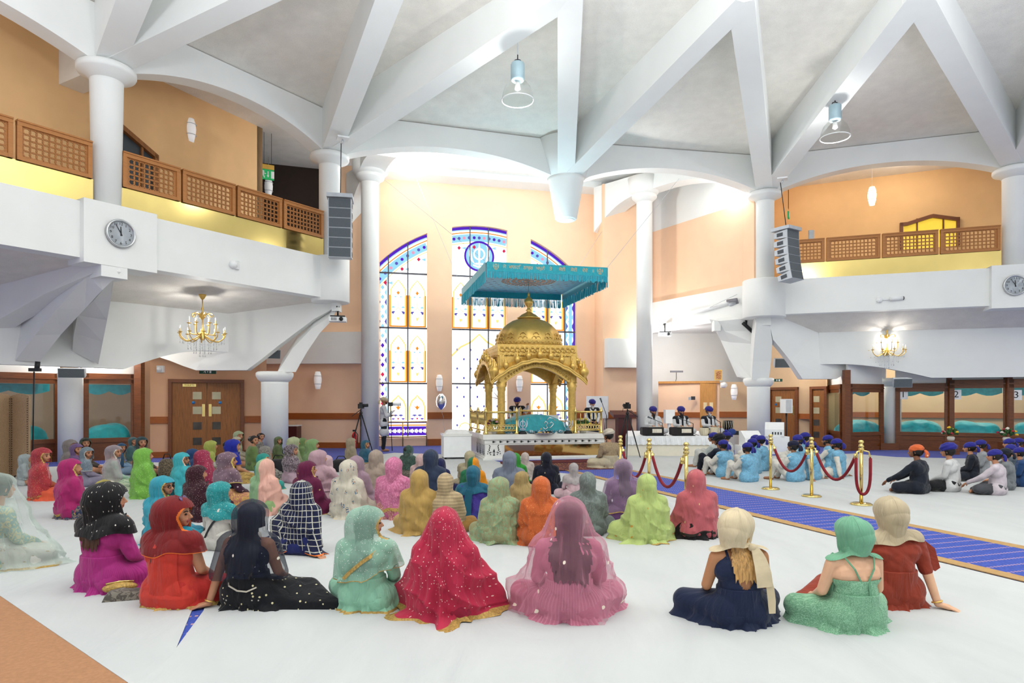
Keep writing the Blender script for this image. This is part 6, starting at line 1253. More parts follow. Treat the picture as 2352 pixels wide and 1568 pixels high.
woman(1148, 1097, 1256, 'woman wrapped in a sage green brocade shawl', Fa('#a8a878', 'brocade', '#8ab48c'), Da('#9aa070'), Da('#a0a070'), mode='full', hyaw=-45, dr=dict(flare=.05), group=GW)
woman(1200, 1085, 1185, 'woman with glasses in a mustard beige veil beside the sage green shawl', Fa('#b89a5c'), Da('#b89a5c'), mode='full', trim=GTRIM, face=True, glasses=True, hyaw=-50, group=GW)
woman(1243, 1096, 1262, 'woman wrapped in a bright orange veil', Fa('#dc6414', 'sparkle', '#f0b060'), Da('#d05c10'), mode='full', dr=dict(pool=.09), group=GW)
woman(1318, 1070, 1152, 'woman in a pale pink suit and light grey sheer scarf', Fa('#c0b8b8', 'motif', '#c8a870', .85), Da('#dcb8c0'), Da('#dcb8c0'), mode='short', group=GW)
woman(1350, 1086, 1237, 'woman wrapped in a grey green shawl', Fa('#75807c', 'brocade', '#808c88', sc=.5), Da('#707a76'), Da('#6a7470'), mode='shawl', group=GW)
woman(1432, 1058, 1202, 'woman in a purple suit with a sheer lilac veil over long dark hair', Fa('#b898b8', None, '#ffffff', .4), Da('#7a4c84'), Da('#74487e'), mode='back', hair='long', trim=GTRIM, dr=dict(z1=.12), group=GW)
woman(1487, 1090, 1254, 'woman wrapped in a pale lime veil with gold roundels, bare foot behind', Fa('#c2d878', 'motif', '#c89840'), Da('#c2d878'), Da('#b8d070'), mode='full', trim=GTRIM, dr=dict(flare=.08, pool=.1), group=GW)
woman(1602, 1080, 1244, 'woman in a coral pink veil edged black and gold on a black skirt', Fa('#d0626a', 'motif', '#e0b890'), Da('#b8525c'), mode='full', trim=mat('black_trim', '#2a2018', .5), hyaw=-25, skirt=(Fa('#151012'), None), sctrim=2, dr=dict(z1=.07, pool=0, flare=.05), group=GW)
# ---- the seated man by the rug
r, I = man(1400, 985, 1077, 'man in a cream turban and patterned beige coat seated by the altar rug', Da('#b8a07c', 'brocade', '#8a7450', sc=3), Da('#cdbf9c'), hat=Da('#ddd0bc'), hatk='dastar', face=False, hyaw=20)
put('draped_cloth', drape([p for p in I['sk'] if p[4] in ('torso', 'leg')], .3, 0, 77, 72, 28, .03, .7, .1, fold=.016, head_axis=False, pool=.05, trim=0), [Fa('#d4c6a4')] * 2, r)
# ---- men beyond the barrier: blue waistcoats, then the group by the booths
BLU = Da('#2a2a98'); WV = Da('#ece6da'); VEST = Da('#76b6d8', 'brocade', '#82c0e0')
for px, top, base, lab, kw in (
    (1642, 990, None, 'man in a pale grey jacket and blue head cloth nearest the stage', dict(shirt=Da('#c4ccc8'), legs=Da('#d8d8d0'))),
    (1655, 996, 1092, 'man in a dark suit and black turban hugging his knees', dict(shirt=Da('#1c2234'), legs=Da('#171c2c'), hat=Da('#12131c'), hatk='dastar')),
    (1672, 989, None, 'man with a blue topknot cloth beyond the dark suit', dict(shirt=Da('#d8dcd8'), legs=WV, hatk='topknot')),
    (1664, 1007, 1098, 'man in a light blue waistcoat sitting nearest the dark suit and black turban', dict(shirt=WV, legs=WV, vest=VEST)),
    (1720, 1013, 1109, 'man in a light blue waistcoat, head cloth tail hanging at the back', dict(shirt=WV, legs=WV, vest=VEST, beard=HAIRD)),
    (1731, 1004, None, 'man in a blue head cloth mostly hidden between two waistcoats', dict(shirt=WV, legs=WV, vest=VEST)),
    (1750, 997, 1083, 'bearded man in a light blue waistcoat sitting tall before the right stout column', dict(shirt=WV, legs=WV, vest=VEST, beard=HAIRD)),
    (1738, 996, None, 'man in a blue head cloth peeping behind the tall waistcoat', dict(shirt=WV, legs=WV, vest=VEST)),
    (1826, 1008, 1108, 'man in a light blue waistcoat and navy head cloth leaning forward', dict(shirt=WV, legs=WV, vest=VEST, hat=Da('#171a3c'))),
    (1836, 995, None, 'man looking back with a blue head cloth, behind the navy head cloth', dict(shirt=WV, legs=WV, vest=VEST, hyaw=60)),
    (1852, 990, None, 'man in a blue head cloth farthest from the ropes in the waistcoat group', dict(shirt=WV, legs=WV, vest=VEST)),
    (1866, 1010, 1104, 'man in a light blue waistcoat behind the middle rope post', dict(shirt=WV, legs=WV, vest=VEST, pose='prop', hyaw=10)),
    (1905, 996, None, 'bearded man in a light blue waistcoat looking to the stage, by the timber post', dict(shirt=WV, legs=WV, vest=VEST, beard=HAIRD)),
    (1925, 1004, 1098, 'man in a light blue waistcoat leaning back on his hand, last of the waistcoat group', dict(shirt=WV, legs=WV, vest=VEST, pose='prop', beard=HAIRD))):
    kw = dict(dict(hat=BLU, pose='knees', skin=1), **kw); man(px, top, base, lab, group=GM, **kw)
for px, top, base, lab, kw in (
    (2110, 1017, 1137, 'man in an orange bandana and dark suit sitting cross legged', dict(shirt=Da('#1b2232'), legs=Da('#181e2c'), hat=Da('#ea661a', 'motif', '#f4c8a0'), skin=2, pose='reach', hyaw=10)),
    (2184, 1017, 1132, 'man in a white shirt and navy turban beside the orange bandana', dict(shirt=Da('#dfe0e0'), legs=Da('#1a1a1e'), hatk='dastar', face=False)),
    (2232, 1012, None, 'man in a dark jacket with a blue tied head cloth behind the white shirt', dict(shirt=Da('#1c2130'), legs=Da('#1c2130'))),
    (2256, 1007, None, 'man in a light grey jacket before the middle booth', dict(shirt=Da('#a4a8ac'), legs=Da('#8c9094'))),
    (2290, 1028, 1140, 'man in a pale pink shirt and grey trousers leaning forward', dict(shirt=Da('#dccfd8'), legs=Da('#4c4e54'), pose='reach', hyaw=12)),
    (2313, 1026, 1128, 'man in a grey suit and dark turban behind the pale pink shirt', dict(shirt=Da('#82888c'), legs=Da('#6c7276'), hat=Da('#1a2030'))),
    (2326, 1017, None, 'man in a bright blue head cloth facing back, behind the grey suit', dict(shirt=Da('#5a6a78'), legs=Da('#4a5560'), hyaw=50)),
    (2346, 1024, 1120, 'man in a royal blue suit at the edge of the photo', dict(shirt=Da('#1e4a80'), legs=Da('#1c3c68'))),
    (2322, 1004, None, 'man in a purple blue head cloth before the third booth', dict(shirt=Da('#7a7e84'), legs=Da('#5a5e64'))),
    (2342, 1003, None, 'man in a blue head cloth last in the row before the third booth', dict(shirt=Da('#9aa4ac'), legs=Da('#7a7e84')))):
    kw = dict(dict(hat=BLU, pose='cross', skin=0), **kw); man(px, top, base, lab, group='men seated before the booths', **kw)
# ---- musicians, priests, cameraman
ZS = .6
def shawl_ends(r, c, stand=False):
    o = .885 if stand else 0.
    for s in (-1, 1): strip_part('stole', [(s * .07, -.06, .6 + o), (s * .08, .06, .585 + o), (s * .075, .135, .48 + o), (s * .07, .16, .2 + o)], [.07, .08, .08, .09], c, r, side=(0, 1, .2), th=.01)
WH = Da('#eceef0'); PUR = Da('#2f2890')
for px, top, lab, kw in ((1499, 934, 'musician in white with a long black beard playing harmonium by the tall column', dict(beard=HAIRD, bl=.17)), (1563, 938, 'musician in a dark waistcoat with a long black beard playing the middle harmonium', dict(beard=HAIRD, bl=.2, vest=Da('#20222c'))), (1627, 937, 'white bearded musician in a dark waistcoat playing the tabla drums', dict(beard=HAIRG, bl=.08, vest=Da('#20222c')))):
    r, I = man(px, top, None, lab, WH, WH, hat=PUR, hatk='dastar', pose='play', z=ZS, d=20.6, s=.98, dyaw=0, fine=False, **kw); r.rotation_euler.z = pi + R_(12 if px < 1600 else 20); shawl_ends(r, WH)
def standing(px, base, z, d, s, rz, lab, pose, **kw):
    r, I = man(px, 900, None, lab, pose=pose, z=z, d=d, s=s, fine=False, **kw); r.rotation_euler.z = rz; return r, I
standing(881, 1035, 0, 21.6, 1.02, R_(-75), 'cameraman in a white shirt, dark trousers and cream head cloth standing by the altar window', 'stand_cam', shirt=Da('#e6e8ec'), legs=Da('#20222a'), hat=Da('#d8c89c'), beard=HAIRD, skin=1)
r, I = standing(1188, 1000, .0, 22.2, 1.0, pi - .15, 'priest in a dark waistcoat and blue turban waving a fly whisk behind the scripture', 'stand_wave', shirt=WH, legs=WH, vest=Da('#20222c'), hat=PUR, hatk='dastar', beard=HAIRD, bl=.06); r.location.z = .0; shawl_ends(r, WH, True)
r, I = standing(1360, 1000, .0, 22.3, .96, pi + .2, 'priest with a grey beard and white stole standing behind the right railing', 'stand_rest', shirt=WH, legs=WH, vest=Da('#20222c'), hat=PUR, hatk='dastar', beard=HAIRG, bl=.12); shawl_ends(r, WH, True)
# ================================================================ ALTAR PLATFORM, PAVILION, CANOPY
TH = R_(12.5); EX = Vector((cos(TH), sin(TH))); EY = Vector((-sin(TH), cos(TH))); AO = Vector((-.80, 18.07))
def al(s, t, z): q = AO + EX * s + EY * t; return Vector((q.x, q.y, z))
MARB = mat('white_marble', '#e6e6e0', .25, var=.03, vscale=3); INLAY = mat('inlay_dark', '#2c3430', .3); INLR = mat('inlay_red', '#7a2c30', .3)
def abox(m, s0, s1, t0, t1, z0, z1): m.hexa([al(s0, t0, z0), al(s1, t0, z0), al(s1, t1, z0), al(s0, t1, z0)], [al(s0, t0, z1), al(s1, t0, z1), al(s1, t1, z1), al(s0, t1, z1)])
PW, PD = 3.62, 3.0
pf = thing('altar_platform', al(PW / 2, PD / 2, 0), TH, 'white marble inlaid altar platform carrying the golden pavilion', 'platform')
m = MB(); abox(m, 0, PW, 0, PD, .0, .06); abox(m, .04, PW - .04, .04, PD, .06, .1); abox(m, .07, PW - .07, .07, PD, .1, .46); abox(m, .05, PW - .05, .05, PD, .46, .58); abox(m, .0, PW, .0, PD, .58, .72); m.build('marble_body', MARB, pf)
m = MB(); abox(m, .62, PW - .1, .05, .07, .08, .42); m.build('mirror_panel', mat('gold_mirror', '#d8b070', .06, 1., var=.01), pf)
m = MB()
for i in range(16):
    s = .3 + i * .2; c = al(s, .045, .515); F = frame(c, EX)
    m.prism([F @ Vector((.035 * cos(t) * (1 + .25 * cos(3 * t)), .03 * sin(t), 0)) for t in [2 * pi * k / 12 for k in range(12)]], F.to_3x3() @ Vector((0, 0, .004))); m.prism([F @ Vector(q) for q in ((.05, -.02, 0), (.075, 0, 0), (.05, .02, 0), (.06, 0, 0))], F.to_3x3() @ Vector((0, 0, .004)))
m.build('floral_frieze', INLAY, pf)
def flower_panel(c, x, w, h, nm):
    F = frame(c, x); m = MB(); e = F.to_3x3() @ Vector((0, 0, .004)); q = lambda pts: m.prism([F @ Vector((a * w, b * h, 0)) for a, b in pts], e)
    q([(-.02, -.45), (.02, -.45), (.02, .05), (-.02, .05)]); q([(-.06, -.1), (0, .12), (.06, -.1), (0, -.2)]); q([(-.08, -.42), (.08, -.42), (0, -.32)])
    for s in (-1, 1):
        for k in range(5): a = .3 + k * .55; q([(s * (.16 + .1 * sin(a)) + .035 * cos(t), -.35 + .17 * k + .04 * sin(t)) for t in [2 * pi * j / 7 for j in range(7)]]); q([(s * (.3 + .06 * cos(k)) + .03 * cos(t), -.28 + .17 * k + .05 * sin(t)) for t in [2 * pi * j / 6 for j in range(6)]])
        q([(s * .04, -.2), (s * .2, -.12), (s * .26, -.24), (s * .2, -.3), (s * .22, -.2), (s * .14, -.17)])
    m.build(nm, INLAY, pf)
flower_panel(al(.32, .068, .28), EX, .5, .34, 'inlaid_panel')
for t in (.35, .85, 1.35): flower_panel(al(.068, t, .28), -EY, .46, .34, 'inlaid_panel')
# ---- golden pavilion
ZP = .72; PS0, PS1, PT0, PT1 = .6, 2.7, .42, 2.4; PC = al((PS0 + PS1) / 2, (PT0 + PT1) / 2, 0)
pv = thing('golden_pavilion', Vector((PC.x, PC.y, ZP)), TH, 'golden domed pavilion standing on the marble platform', 'pavilion')
for s in (PS0, PS1):
    for t in (PT0, PT1):
        m = MB(); c = al(s, t, 0); m.lathe([(.0, ZP), (.17, ZP), (.17, ZP + .1), (.12, ZP + .16), (.115, ZP + .2), (.105, 1.92), (.13, 1.98), (.12, 2.03), (.155, 2.1), (.13, 2.13), (.17, 2.2), (.0, 2.2)], c, 16, ribs=-.1); m.build('pillar', GOLD, pv)
HX, HY_ = (PS1 - PS0) / 2, (PT1 - PT0) / 2
def side_frame(k):       # local x along the face, depth outwards
    if k == 0: return lambda x, o, z: al((PS0 + PS1) / 2 + x, PT0 - o, z), HX
    if k == 1: return lambda x, o, z: al((PS0 + PS1) / 2 - x, PT1 + o, z), HX
    if k == 2: return lambda x, o, z: al(PS0 - o, (PT0 + PT1) / 2 - x, z), HY_
    return lambda x, o, z: al(PS1 + o, (PT0 + PT1) / 2 + x, z), HY_
for k in range(4):
    f, W = side_frame(k); N = 40; m = MB()
    arch = lambda x: 2.2 + .42 * (1 - (abs(x) / (W - .12)) ** 1.7) if abs(x) < W - .12 else 2.18
    X = [-W - .12 + (2 * W + .24) * i / N for i in range(N + 1)]; lo = [f(x, -.06, arch(x)) for x in X]; hi = [f(x, -.06, 2.96) for x in X]; m.strip(lo, hi, f(0, .08, 0) - f(0, -.06, 0))
    # engraved relief: a running scroll of small discs and leaves
    for i in range(26):
        x = -W + 2 * W * (i + .5) / 26; z = arch(x) + .1; c = f(x, .085, z); fr = Matrix.Translation(c) @ (f(1, 0, 0) - f(0, 0, 0)).to_track_quat('X', 'Z').to_matrix().to_4x4(); m.ball(c, (.035, .035, .035), 8, 5)
        m.ball(f(x, .085, z + .12 + .03 * sin(i * 2.1)), .022, 7, 4)
    m.build('arch_panel', GOLD, pv)
    # curved eave with a scalloped edge
    E = W + .34; crv = lambda x: 2.2 + .62 * (1 - (abs(x) / E) ** 1.9) - .0; X = [-E + 2 * E * i / 36 for i in range(37)]; m = MB()
    sc = lambda x: .03 * abs(sin(x * 9))
    A = [f(x, .1, crv(x) + .1) for x in X]; Bq = [f(x, .36, crv(x) - .08 + sc(x)) for x in X]; m.strip(A, Bq, (0, 0, .05)); m.build('curved_eave', GOLDS, pv)
    m = MB(); m.strip([f(x, .34, crv(x) - .1 + sc(x)) for x in X], [f(x, .37, crv(x) - .01 + sc(x)) for x in X], (0, 0, .03)); m.build('eave_edge', GOLD, pv)
    # row of little urn finials riding on the eave, then the frieze block above
    for i in range(9 if k < 2 else 8):
        n = 9 if k < 2 else 8; x = -E * .94 + 2 * E * .94 * i / (n - 1); b = f(x, .3, crv(x) - .02); big = 1.35 if i in (0, n - 1) else .95
        m = MB(); m.lathe([(r * big, z * big) for r, z in ((0, 0), (.05, 0), (.03, .05), (.045, .08), (.085, .14), (.095, .2), (.07, .26), (.025, .3), (.04, .33), (.012, .37), (.02, .39), (0, .44))], b, 14); m.build('urn_finial', GOLDS, pv)
m = MB(); abox(m, PS0 - .12, PS1 + .12, PT0 - .08, PT1 + .08, 2.92, 3.27); m.build('frieze_block', GOLD, pv)
m = MB()
for k in range(4):
    f, W = side_frame(k)
    for i in range(15):
        x = -W + 2 * W * i / 14
        for z in (3.18, 3.07, 2.97): m.ball(f(x + .05 * (z == 3.07), .09, z), (.04, .04, .035), 8, 5)
        m.tube([f(x + .06 * cos(t), .1, 3.12 + .06 * sin(t)) for t in [2 * pi * j / 8 for j in range(8)]], .01, 4, closed=True)
m.build('scroll_relief', GOLD, pv)
DC = Vector((PC.x, PC.y, 3.27)); DR = .98; m = MB(); ns = 64; pr = [(1.0, 0), (1.03, .1), (1.02, .22), (.97, .38), (.87, .54), (.72, .69), (.53, .81), (.32, .885), (.2, .91)]
vs = []; 
for r, z in pr:
    for j in range(ns): a = 2 * pi * j / ns; k_ = 1 - .022 * math.exp(-((((a * 16 / (2 * pi)) % 1) - .5) / .12) ** 2); vs.append(DC + Vector((r * DR * k_ * cos(a), r * DR * k_ * sin(a), z * .98)))
m.add(vs, [(i * ns + j, i * ns + (j + 1) % ns, (i + 1) * ns + (j + 1) % ns, (i + 1) * ns + j) for i in range(len(pr) - 1) for j in range(ns)], True); m.build('dome', mat('dome_gold', '#d6b262', .36, .65, var=.05, bump=.1, bscale=60), pv)
m = MB()
for j in range(16):
    a0 = 2 * pi * (j + .5) / 16
    for da, z, r in ((-.11, .06, .07), (0, .06, .07), (.11, .06, .07), (-.06, .19, .065), (.06, .19, .065), (0, .3, .08)):
        rr = 1.02 if z < .25 else .99; c = DC + Vector((rr * DR * cos(a0 + da), rr * DR * sin(a0 + da), z)); t_ = Vector((-sin(a0), cos(a0), 0))
        m.tube([c + t_ * r * cos(t) + Vector((0, 0, r * sin(t))) for t in [pi * q / 8 for q in range(9)]], .014, 5)
m.build('dome_petals', GOLD, pv)
m = MB(); m.lathe([(.36, .87), (.37, .9), (.3, .93), (.22, 1.0), (.1, 1.06), (.05, 1.1), (.1, 1.13), (.05, 1.17), (.05, 1.22), (.12, 1.3), (.14, 1.38), (.12, 1.46), (.05, 1.53), (.03, 1.58), (.04, 1.6), (.012, 1.68), (0, 1.74)], DC, 24); m.build('dome_finial', GOLDS, pv)
# ---- cloth canopy
CT = R_(13); CX_ = Vector((cos(CT), sin(CT))); CY_ = Vector((-sin(CT), cos(CT))); CO = Vector((-.70, 17.87)); CW, CD, CZ = 3.5, 4.35, 5.4
def ca(s, t, z): q = CO + CX_ * s + CY_ * t; return Vector((q.x, q.y, z))
CTEAL = mat('canopy_teal', '#14a6b6', .5, var=.08, vscale=14, sheen=.3); CSKY = mat('canopy_lining', '#7cc6dc', .6, var=.06, vscale=10); FRINGE = mat('teal_fringe', '#18b4ca', .5, var=.1, vscale=30, sheen=.4)
cn = thing('cloth_canopy', ca(CW / 2, CD / 2, CZ), CT, 'turquoise cloth canopy with fringe hanging above the golden dome', 'canopy')
m = MB(); m.hexa([ca(0, 0, CZ), ca(CW, 0, CZ), ca(CW, CD, CZ), ca(0, CD, CZ)], [ca(0, 0, CZ + .05), ca(CW, 0, CZ + .05), ca(CW, CD, CZ + .05), ca(0, CD, CZ + .05)]); m.build('canopy_lining', CSKY, cn)
cc = ca(CW / 2, CD / 2, CZ - .006); m = MB()
for rr, n, sz in ((.12, 8, .07), (.3, 14, .09), (.48, 20, .09), (.66, 26, .09), (.8, 32, .07)):
    for j in range(n): a = 2 * pi * (j + .5 * (rr > .4)) / n; c = cc + Vector((rr * cos(a), rr * sin(a), 0)); m.prism([c + Vector((sz * (1 if q % 2 else .4) * cos(q * pi / 4), sz * (1 if q % 2 else .4) * sin(q * pi / 4), 0)) for q in range(8)], (0, 0, -.006))
m.build('embroidered_medallion', mat('gold_embroidery', '#c99a74', .5, .2, var=.2, vscale=60), cn)
m = MB()
for i in range(13):
    for j in range(15):
        s, t = .2 + i * .26, .2 + j * .28; c = ca(s + .13 * (j % 2), t, CZ - .003)
        if (c - cc).length > .95 and s + .13 < CW - .1: m.prism([c + Vector((.05 * cos(q), .02 * sin(q) + .02 * cos(q) ** 2, 0)) for q in [2 * pi * k_ / 8 for k_ in range(8)]], (0, 0, -.004))
m.build('lining_sprigs', mat('sprig_embroidery', '#a8a6b4', .6), cn)
def edge(k, s, t, z):
    return (ca(s, 0, z), ca(CW, s * CD / CW, z), ca(CW - s, CD, z), ca(0, CD - s * CD / CW, z))[k]
for k in range(4):
    o = Vector((*(-CY_, CX_, CY_, -CX_)[k], 0)) * .02
    m = MB(); m.strip([edge(k, CW * i / 8, 0, CZ + .06) + o for i in range(9)], [edge(k, CW * i / 8, 0, CZ - .2) + o for i in range(9)], o * .5); m.build('valance', CTEAL, cn)
    m = MB(); rg = random.Random(k); n = 150
    for i in range(n):
        s = CW * (i + .5) / n; a = edge(k, s, 0, CZ - .18) + o * (1 + rg.random()); b = edge(k, s + rg.uniform(-.01, .01), 0, CZ - .34 - rg.uniform(0, .05) - (.12 if k else 0)) + o * (1 + rg.random()); m.cyl(a, b, .009, .012, 4, False)
    m.build('fringe', FRINGE, cn)
GEMB = mat('gold_thread', '#cfb987', .5, .3)
for s in (.26, CW - .22):
    F = frame(ca(s, -.034, CZ - .06), CX_); kh = MB(); khanda(kh, lambda m_, pts, T: m_.prism([F @ Vector((x, y, 0)) for x, y in pts], F.to_3x3() @ Vector((0, 0, .004))), None, .15); kh.build('khanda_embroidery', GEMB, cn)
for w_, s in (('ਜੋ', .5), ('ਮਾਗਹਿ', .78), ('ਠਾਕੁਰ', 1.17), ('ਅਪੁਨੇ', 1.52), ('ਤੇ', 1.82), ('ਸੋਈ', 2.15), ('ਸੋਈ', 2.5), ('ਦੇਵੈ', 2.83), ('॥', 3.07)):
    try:
        t_ = text_mb(w_, .13, frame(ca(s, -.034, CZ - .06), CX_), .002)
        if t_.v: t_.build('embroidered_word', GEMB, cn)
    except Exception: pass
m = MB(); m.cyl(cc, cc + Vector((0, 0, -1.0)), .008, seg=6); m.build('hanging_rod', BRASS, cn); m = MB(); m.lathe([(0, -.98), (.16, -1.04), (.17, -1.06), (.1, -1.08), (.03, -1.12), (0, -1.14)], cc, 20); m.build('hanging_parasol', GOLD, cn)
for s, t, px, py, d in ((0, 0, 880, 410, 22.4), (CW, 0, 1560, 410, 22.5), (0, CD, 935, 360, 23.5), (CW, CD, 1390, 520, 25.4)):
    m = MB(); m.cyl(ca(s, t, CZ + .05), at(px, py, d), .006, seg=5); m.build('guy_wire', LGREY, cn)
# ---- scripture bed, railings, offerings
sb = thing('scripture_bed', al(1.72, .75, ZP), TH, 'bed under a turquoise embroidered cloth inside the golden pavilion', 'bed'); N1, N2 = 26, 10; vs = []
for j in range(N2 + 1):
    for i in range(N1 + 1):
        x, y = i / N1 * 2 - 1, j / N2 * 2 - 1; e = (1 - abs(x) ** 3.5) ** .6 * (1 - max(0, -y) ** 4) ** .5; q = al(1.62 + x * 1.02, .75 + y * .5, ZP + .08 + .42 * e * (1 + .1 * sin(4 * x + 1))); vs.append(q)
m = MB(); m.add(vs, [(j * (N1 + 1) + i, j * (N1 + 1) + i + 1, (j + 1) * (N1 + 1) + i + 1, (j + 1) * (N1 + 1) + i) for j in range(N2) for i in range(N1)], True); m.build('embroidered_cloth', fab('#2fb0bc', 'motif', '#b89a6c', 1., .6, False), sb)
m = MB(); abox(m, .62, 2.62, .28, 1.2, ZP, ZP + .1); m.build('bed_base', mat('white_cloth', '#e8e8e6', .8), sb)
m = MB()
for i in range(9): m.ball(al(.75 + i * .22, .25, ZP + .06), (.1, .05, .05), 8, 5)
m.build('ruffle', fab('#1a7f98', 'brocade', '#d8e4e8', 1., .6, False), sb)
def railing(p, q, n, label, z0=ZP, h=.62, panel=True):
    r = thing('brass_railing', (p + q) / 2 + Vector((0, 0, z0)), 0, label, 'railing', 'brass railings around the altar platform'); up = Vector((0, 0, 1)); P = Vector((p.x, p.y, z0)); Q = Vector((q.x, q.y, z0))
    m = MB(); m.cyl(P + up * h, Q + up * h, .03); m.build('handrail', BRASS, r); m = MB(); m.cyl(P + up * .1, Q + up * .1, .02); m.cyl(P + up * .26, Q + up * .26, .014); m.build('lower_rail', BRASS, r)
    for e in (P, Q):
        m = MB(); m.lathe([(.0, 0), (.07, 0), (.06, .05), (.035, .08), (.032, h - .02), (.055, h + .02), (.03, h + .06), (.012, h + .12), (0, h + .15)], e, 14); m.build('post', BRASS, r)
    for i in range(1, n):
        c = P.lerp(Q, i / n); m = MB(); m.cyl(c + up * .26, c + up * h, .011, seg=8); m.build('baluster', BRASS, r)
    if panel:
        m = MB()
        for i in range(n * 2): c = P.lerp(Q, (i + .5) / (n * 2)); m.tube([c + (Q - P).normalized() * .05 * cos(t) + up * (.18 + .05 * sin(t)) for t in [2 * pi * k / 10 for k in range(10)]], .012, 5, closed=True)
        m.build('pierced_panel', BRASS, r)
z_ = Vector((0, 0, 0)); AL2d = lambda s, t: Vector((*al(s, t, 0)[:2], 0))
railing(AL2d(.1, .12), AL2d(.98, .12), 5, 'brass railing at the front of the platform, nearest the white chest'); railing(AL2d(2.72, .14), AL2d(3.5, .14), 5, 'brass railing at the front of the platform nearest the seated man')
railing(AL2d(.1, .22), AL2d(.1, 1.4), 10, 'brass railing along the side of the platform facing the white box', panel=False); railing(AL2d(.1, 1.5), AL2d(.1, 2.85), 10, 'brass railing on the far part of the side facing the window pillar', panel=False)
railing(AL2d(1.75, 2.9), AL2d(3.5, 2.9), 9, 'brass railing at the back of the platform before the right window', panel=False)
def bouquet(c, label, cols, seed):
    r = thing('flower_arrangement', c, 0, label, 'flowers'); rg = random.Random(seed); m = MB(); m.lathe([(0, 0), (.09, 0), (.11, .1), (.08, .14), (0, .14)], seg=14); m.build('vase', mat('vase_ceramic', '#d8d2c4', .4), r, world=False)
    m = MB()
    for i in range(26): a, e, l = rg.uniform(0, 6.3), rg.uniform(.2, 1.3), rg.uniform(.12, .22); p = Vector((cos(a) * cos(e), sin(a) * cos(e), sin(e))) * l + Vector((0, 0, .18)); m.ball(p, (.04, .02, .05), 6, 4)
    m.build('leaves', mat('leaf_green', '#35602c', .6, var=.15), r, world=False)
    for k, c_ in enumerate(cols):
        for i in range(4):
            a, e, l = rg.uniform(0, 6.3), rg.uniform(.1, 1.4), rg.uniform(.2, .26); p = Vector((cos(a) * cos(e), sin(a) * cos(e), sin(e))) * l + Vector((0, 0, .18)); m = MB(); [m.ball(p + Vector((.028 * cos(t), .028 * sin(t), 0)), .024, 6, 4) for t in [2 * pi * q / 6 for q in range(6)]]; m.ball(p + Vector((0, 0, .01)), .03, 7, 5); m.build('blossom', mat('petal_%s' % c_[1:], c_, .6), r, world=False)
bouquet(al(.42, .45, ZP), 'white and pink flower arrangement behind the railing by the white box', ('#e8e0d8', '#d8a0a8', '#7a3a44', '#e8c040'), 1); bouquet(al(3.05, .45, ZP), 'yellow flower arrangement behind the railing by the seated man', ('#f0d020', '#f0e0c0', '#8a3020'), 2)
SILV = mat('polished_silver', '#d8dade', .15, 1.)
def stand_emblem(s, label, kind):
    r = thing('silver_emblem', al(s, .14, ZP), TH, label, 'emblem'); m = MB(); m.lathe([(0, 0), (.13, 0), (.1, .06), (.07, .08), (0, .08)], seg=16); m.build('emblem_base', BLACK, r, world=False); F = Matrix.Translation((0, 0, .26)) @ Matrix(((1, 0, 0, 0), (0, 0, -1, 0), (0, 1, 0, 0), (0, 0, 0, 1))); m = MB()
    if kind: khanda(m, lambda m_, pts, T: m_.prism([F @ Vector((x, y, 0)) for x, y in pts], F.to_3x3() @ Vector((0, 0, .012))), None, .26)
    else:
        m.tube([F @ Vector((x, y, 0)) for x, y in ((-.14, .02), (-.08, .1), (-.02, .04), (-.08, -.02), (-.02, -.08), (-.1, -.13), (-.16, -.08))], .014, 6); m.tube([F @ Vector((x, y, 0)) for x, y in ((.02, .0), (.08, .08), (.15, .02), (.08, -.06), (.02, -.1))], .014, 6); m.tube([F @ Vector((x, y, 0)) for x, y in ((-.05, .12), (.02, .2), (.12, .18), (.2, .1))], .014, 6)
    m.build('emblem', SILV, r, world=False)
stand_emblem(1.16, 'silver crossed swords emblem on a black base by the left front pillar', True); stand_emblem(1.92, 'silver script emblem standing before the turquoise cloth', False); stand_emblem(2.5, 'silver crossed swords emblem on a black base by the right front pillar', True)
r = thing('offering_tray', al(1.75, .1, ZP), 0, 'steel tray of sweets at the platform edge', 'tray'); m = MB(); m.lathe([(0, .0), (.25, .0), (.3, .03), (.29, .035), (.24, .012), (0, .012)], seg=28); m.build('tray', SILV, r, world=False); m = MB(); [m.ball((.14 * cos(a), .1 * sin(a), .03), .03, 7, 5) for a in range(7)]; m.build('sweets', mat('sweets', '#d8a860', .6), r, world=False)
# white table with a cloth behind, white box, fan whisk
m = MB(); abox(m, 2.0, 2.62, 1.5, 2.0, ZP, ZP + .5); r = tag(m.build('side_table', mat('white_cloth', '#e8e8e6', .8)), 'small white cloth covered table inside the pavilion behind the bed', 'table')
r = thing('donation_box', v3(xd(1050, 18.6), 0), .2, 'white chest with rounded lid items beside the platform', 'chest'); m = MB(); m.box((0, .3, .36), (.78, .8, .6)); m.build('chest_body', WPLAST, r, world=False); m = MB(); m.box((0, .3, .69), (.82, .84, .06)); m.build('chest_lid', MARB, r, world=False); m = MB(); [m.cyl((sx, sy, .0), (sx, sy, .06), .03) for sx in (-.33, .33) for sy in (0, .6)]; m.build('castors', BLACK, r, world=False)
o = tag(mound('folded_cloth', xd(1050, 18.9), .2, .7, .5, .12, .0, mat('white_cloth', '#e8e8e6', .8), 5), 'folded white cloth lying on the white chest', 'cloth'); o.location.z = .72
for ch in KIDS(o):
    if ch.name.startswith('bed_base'): bpy.data.objects.remove(ch)
r = thing('fly_whisk', at(1146, 915, 22.3), 0, 'white fly whisk held up by the priest', 'whisk'); rg = random.Random(3); m = MB()
for i in range(60): a = rg.uniform(-1.2, 1.8) + pi / 2; b = rg.uniform(-.5, .5); m.cyl((0, 0, 0), (.3 * cos(a), .2 * b, .3 * sin(a)), .004, .002, 4, False)
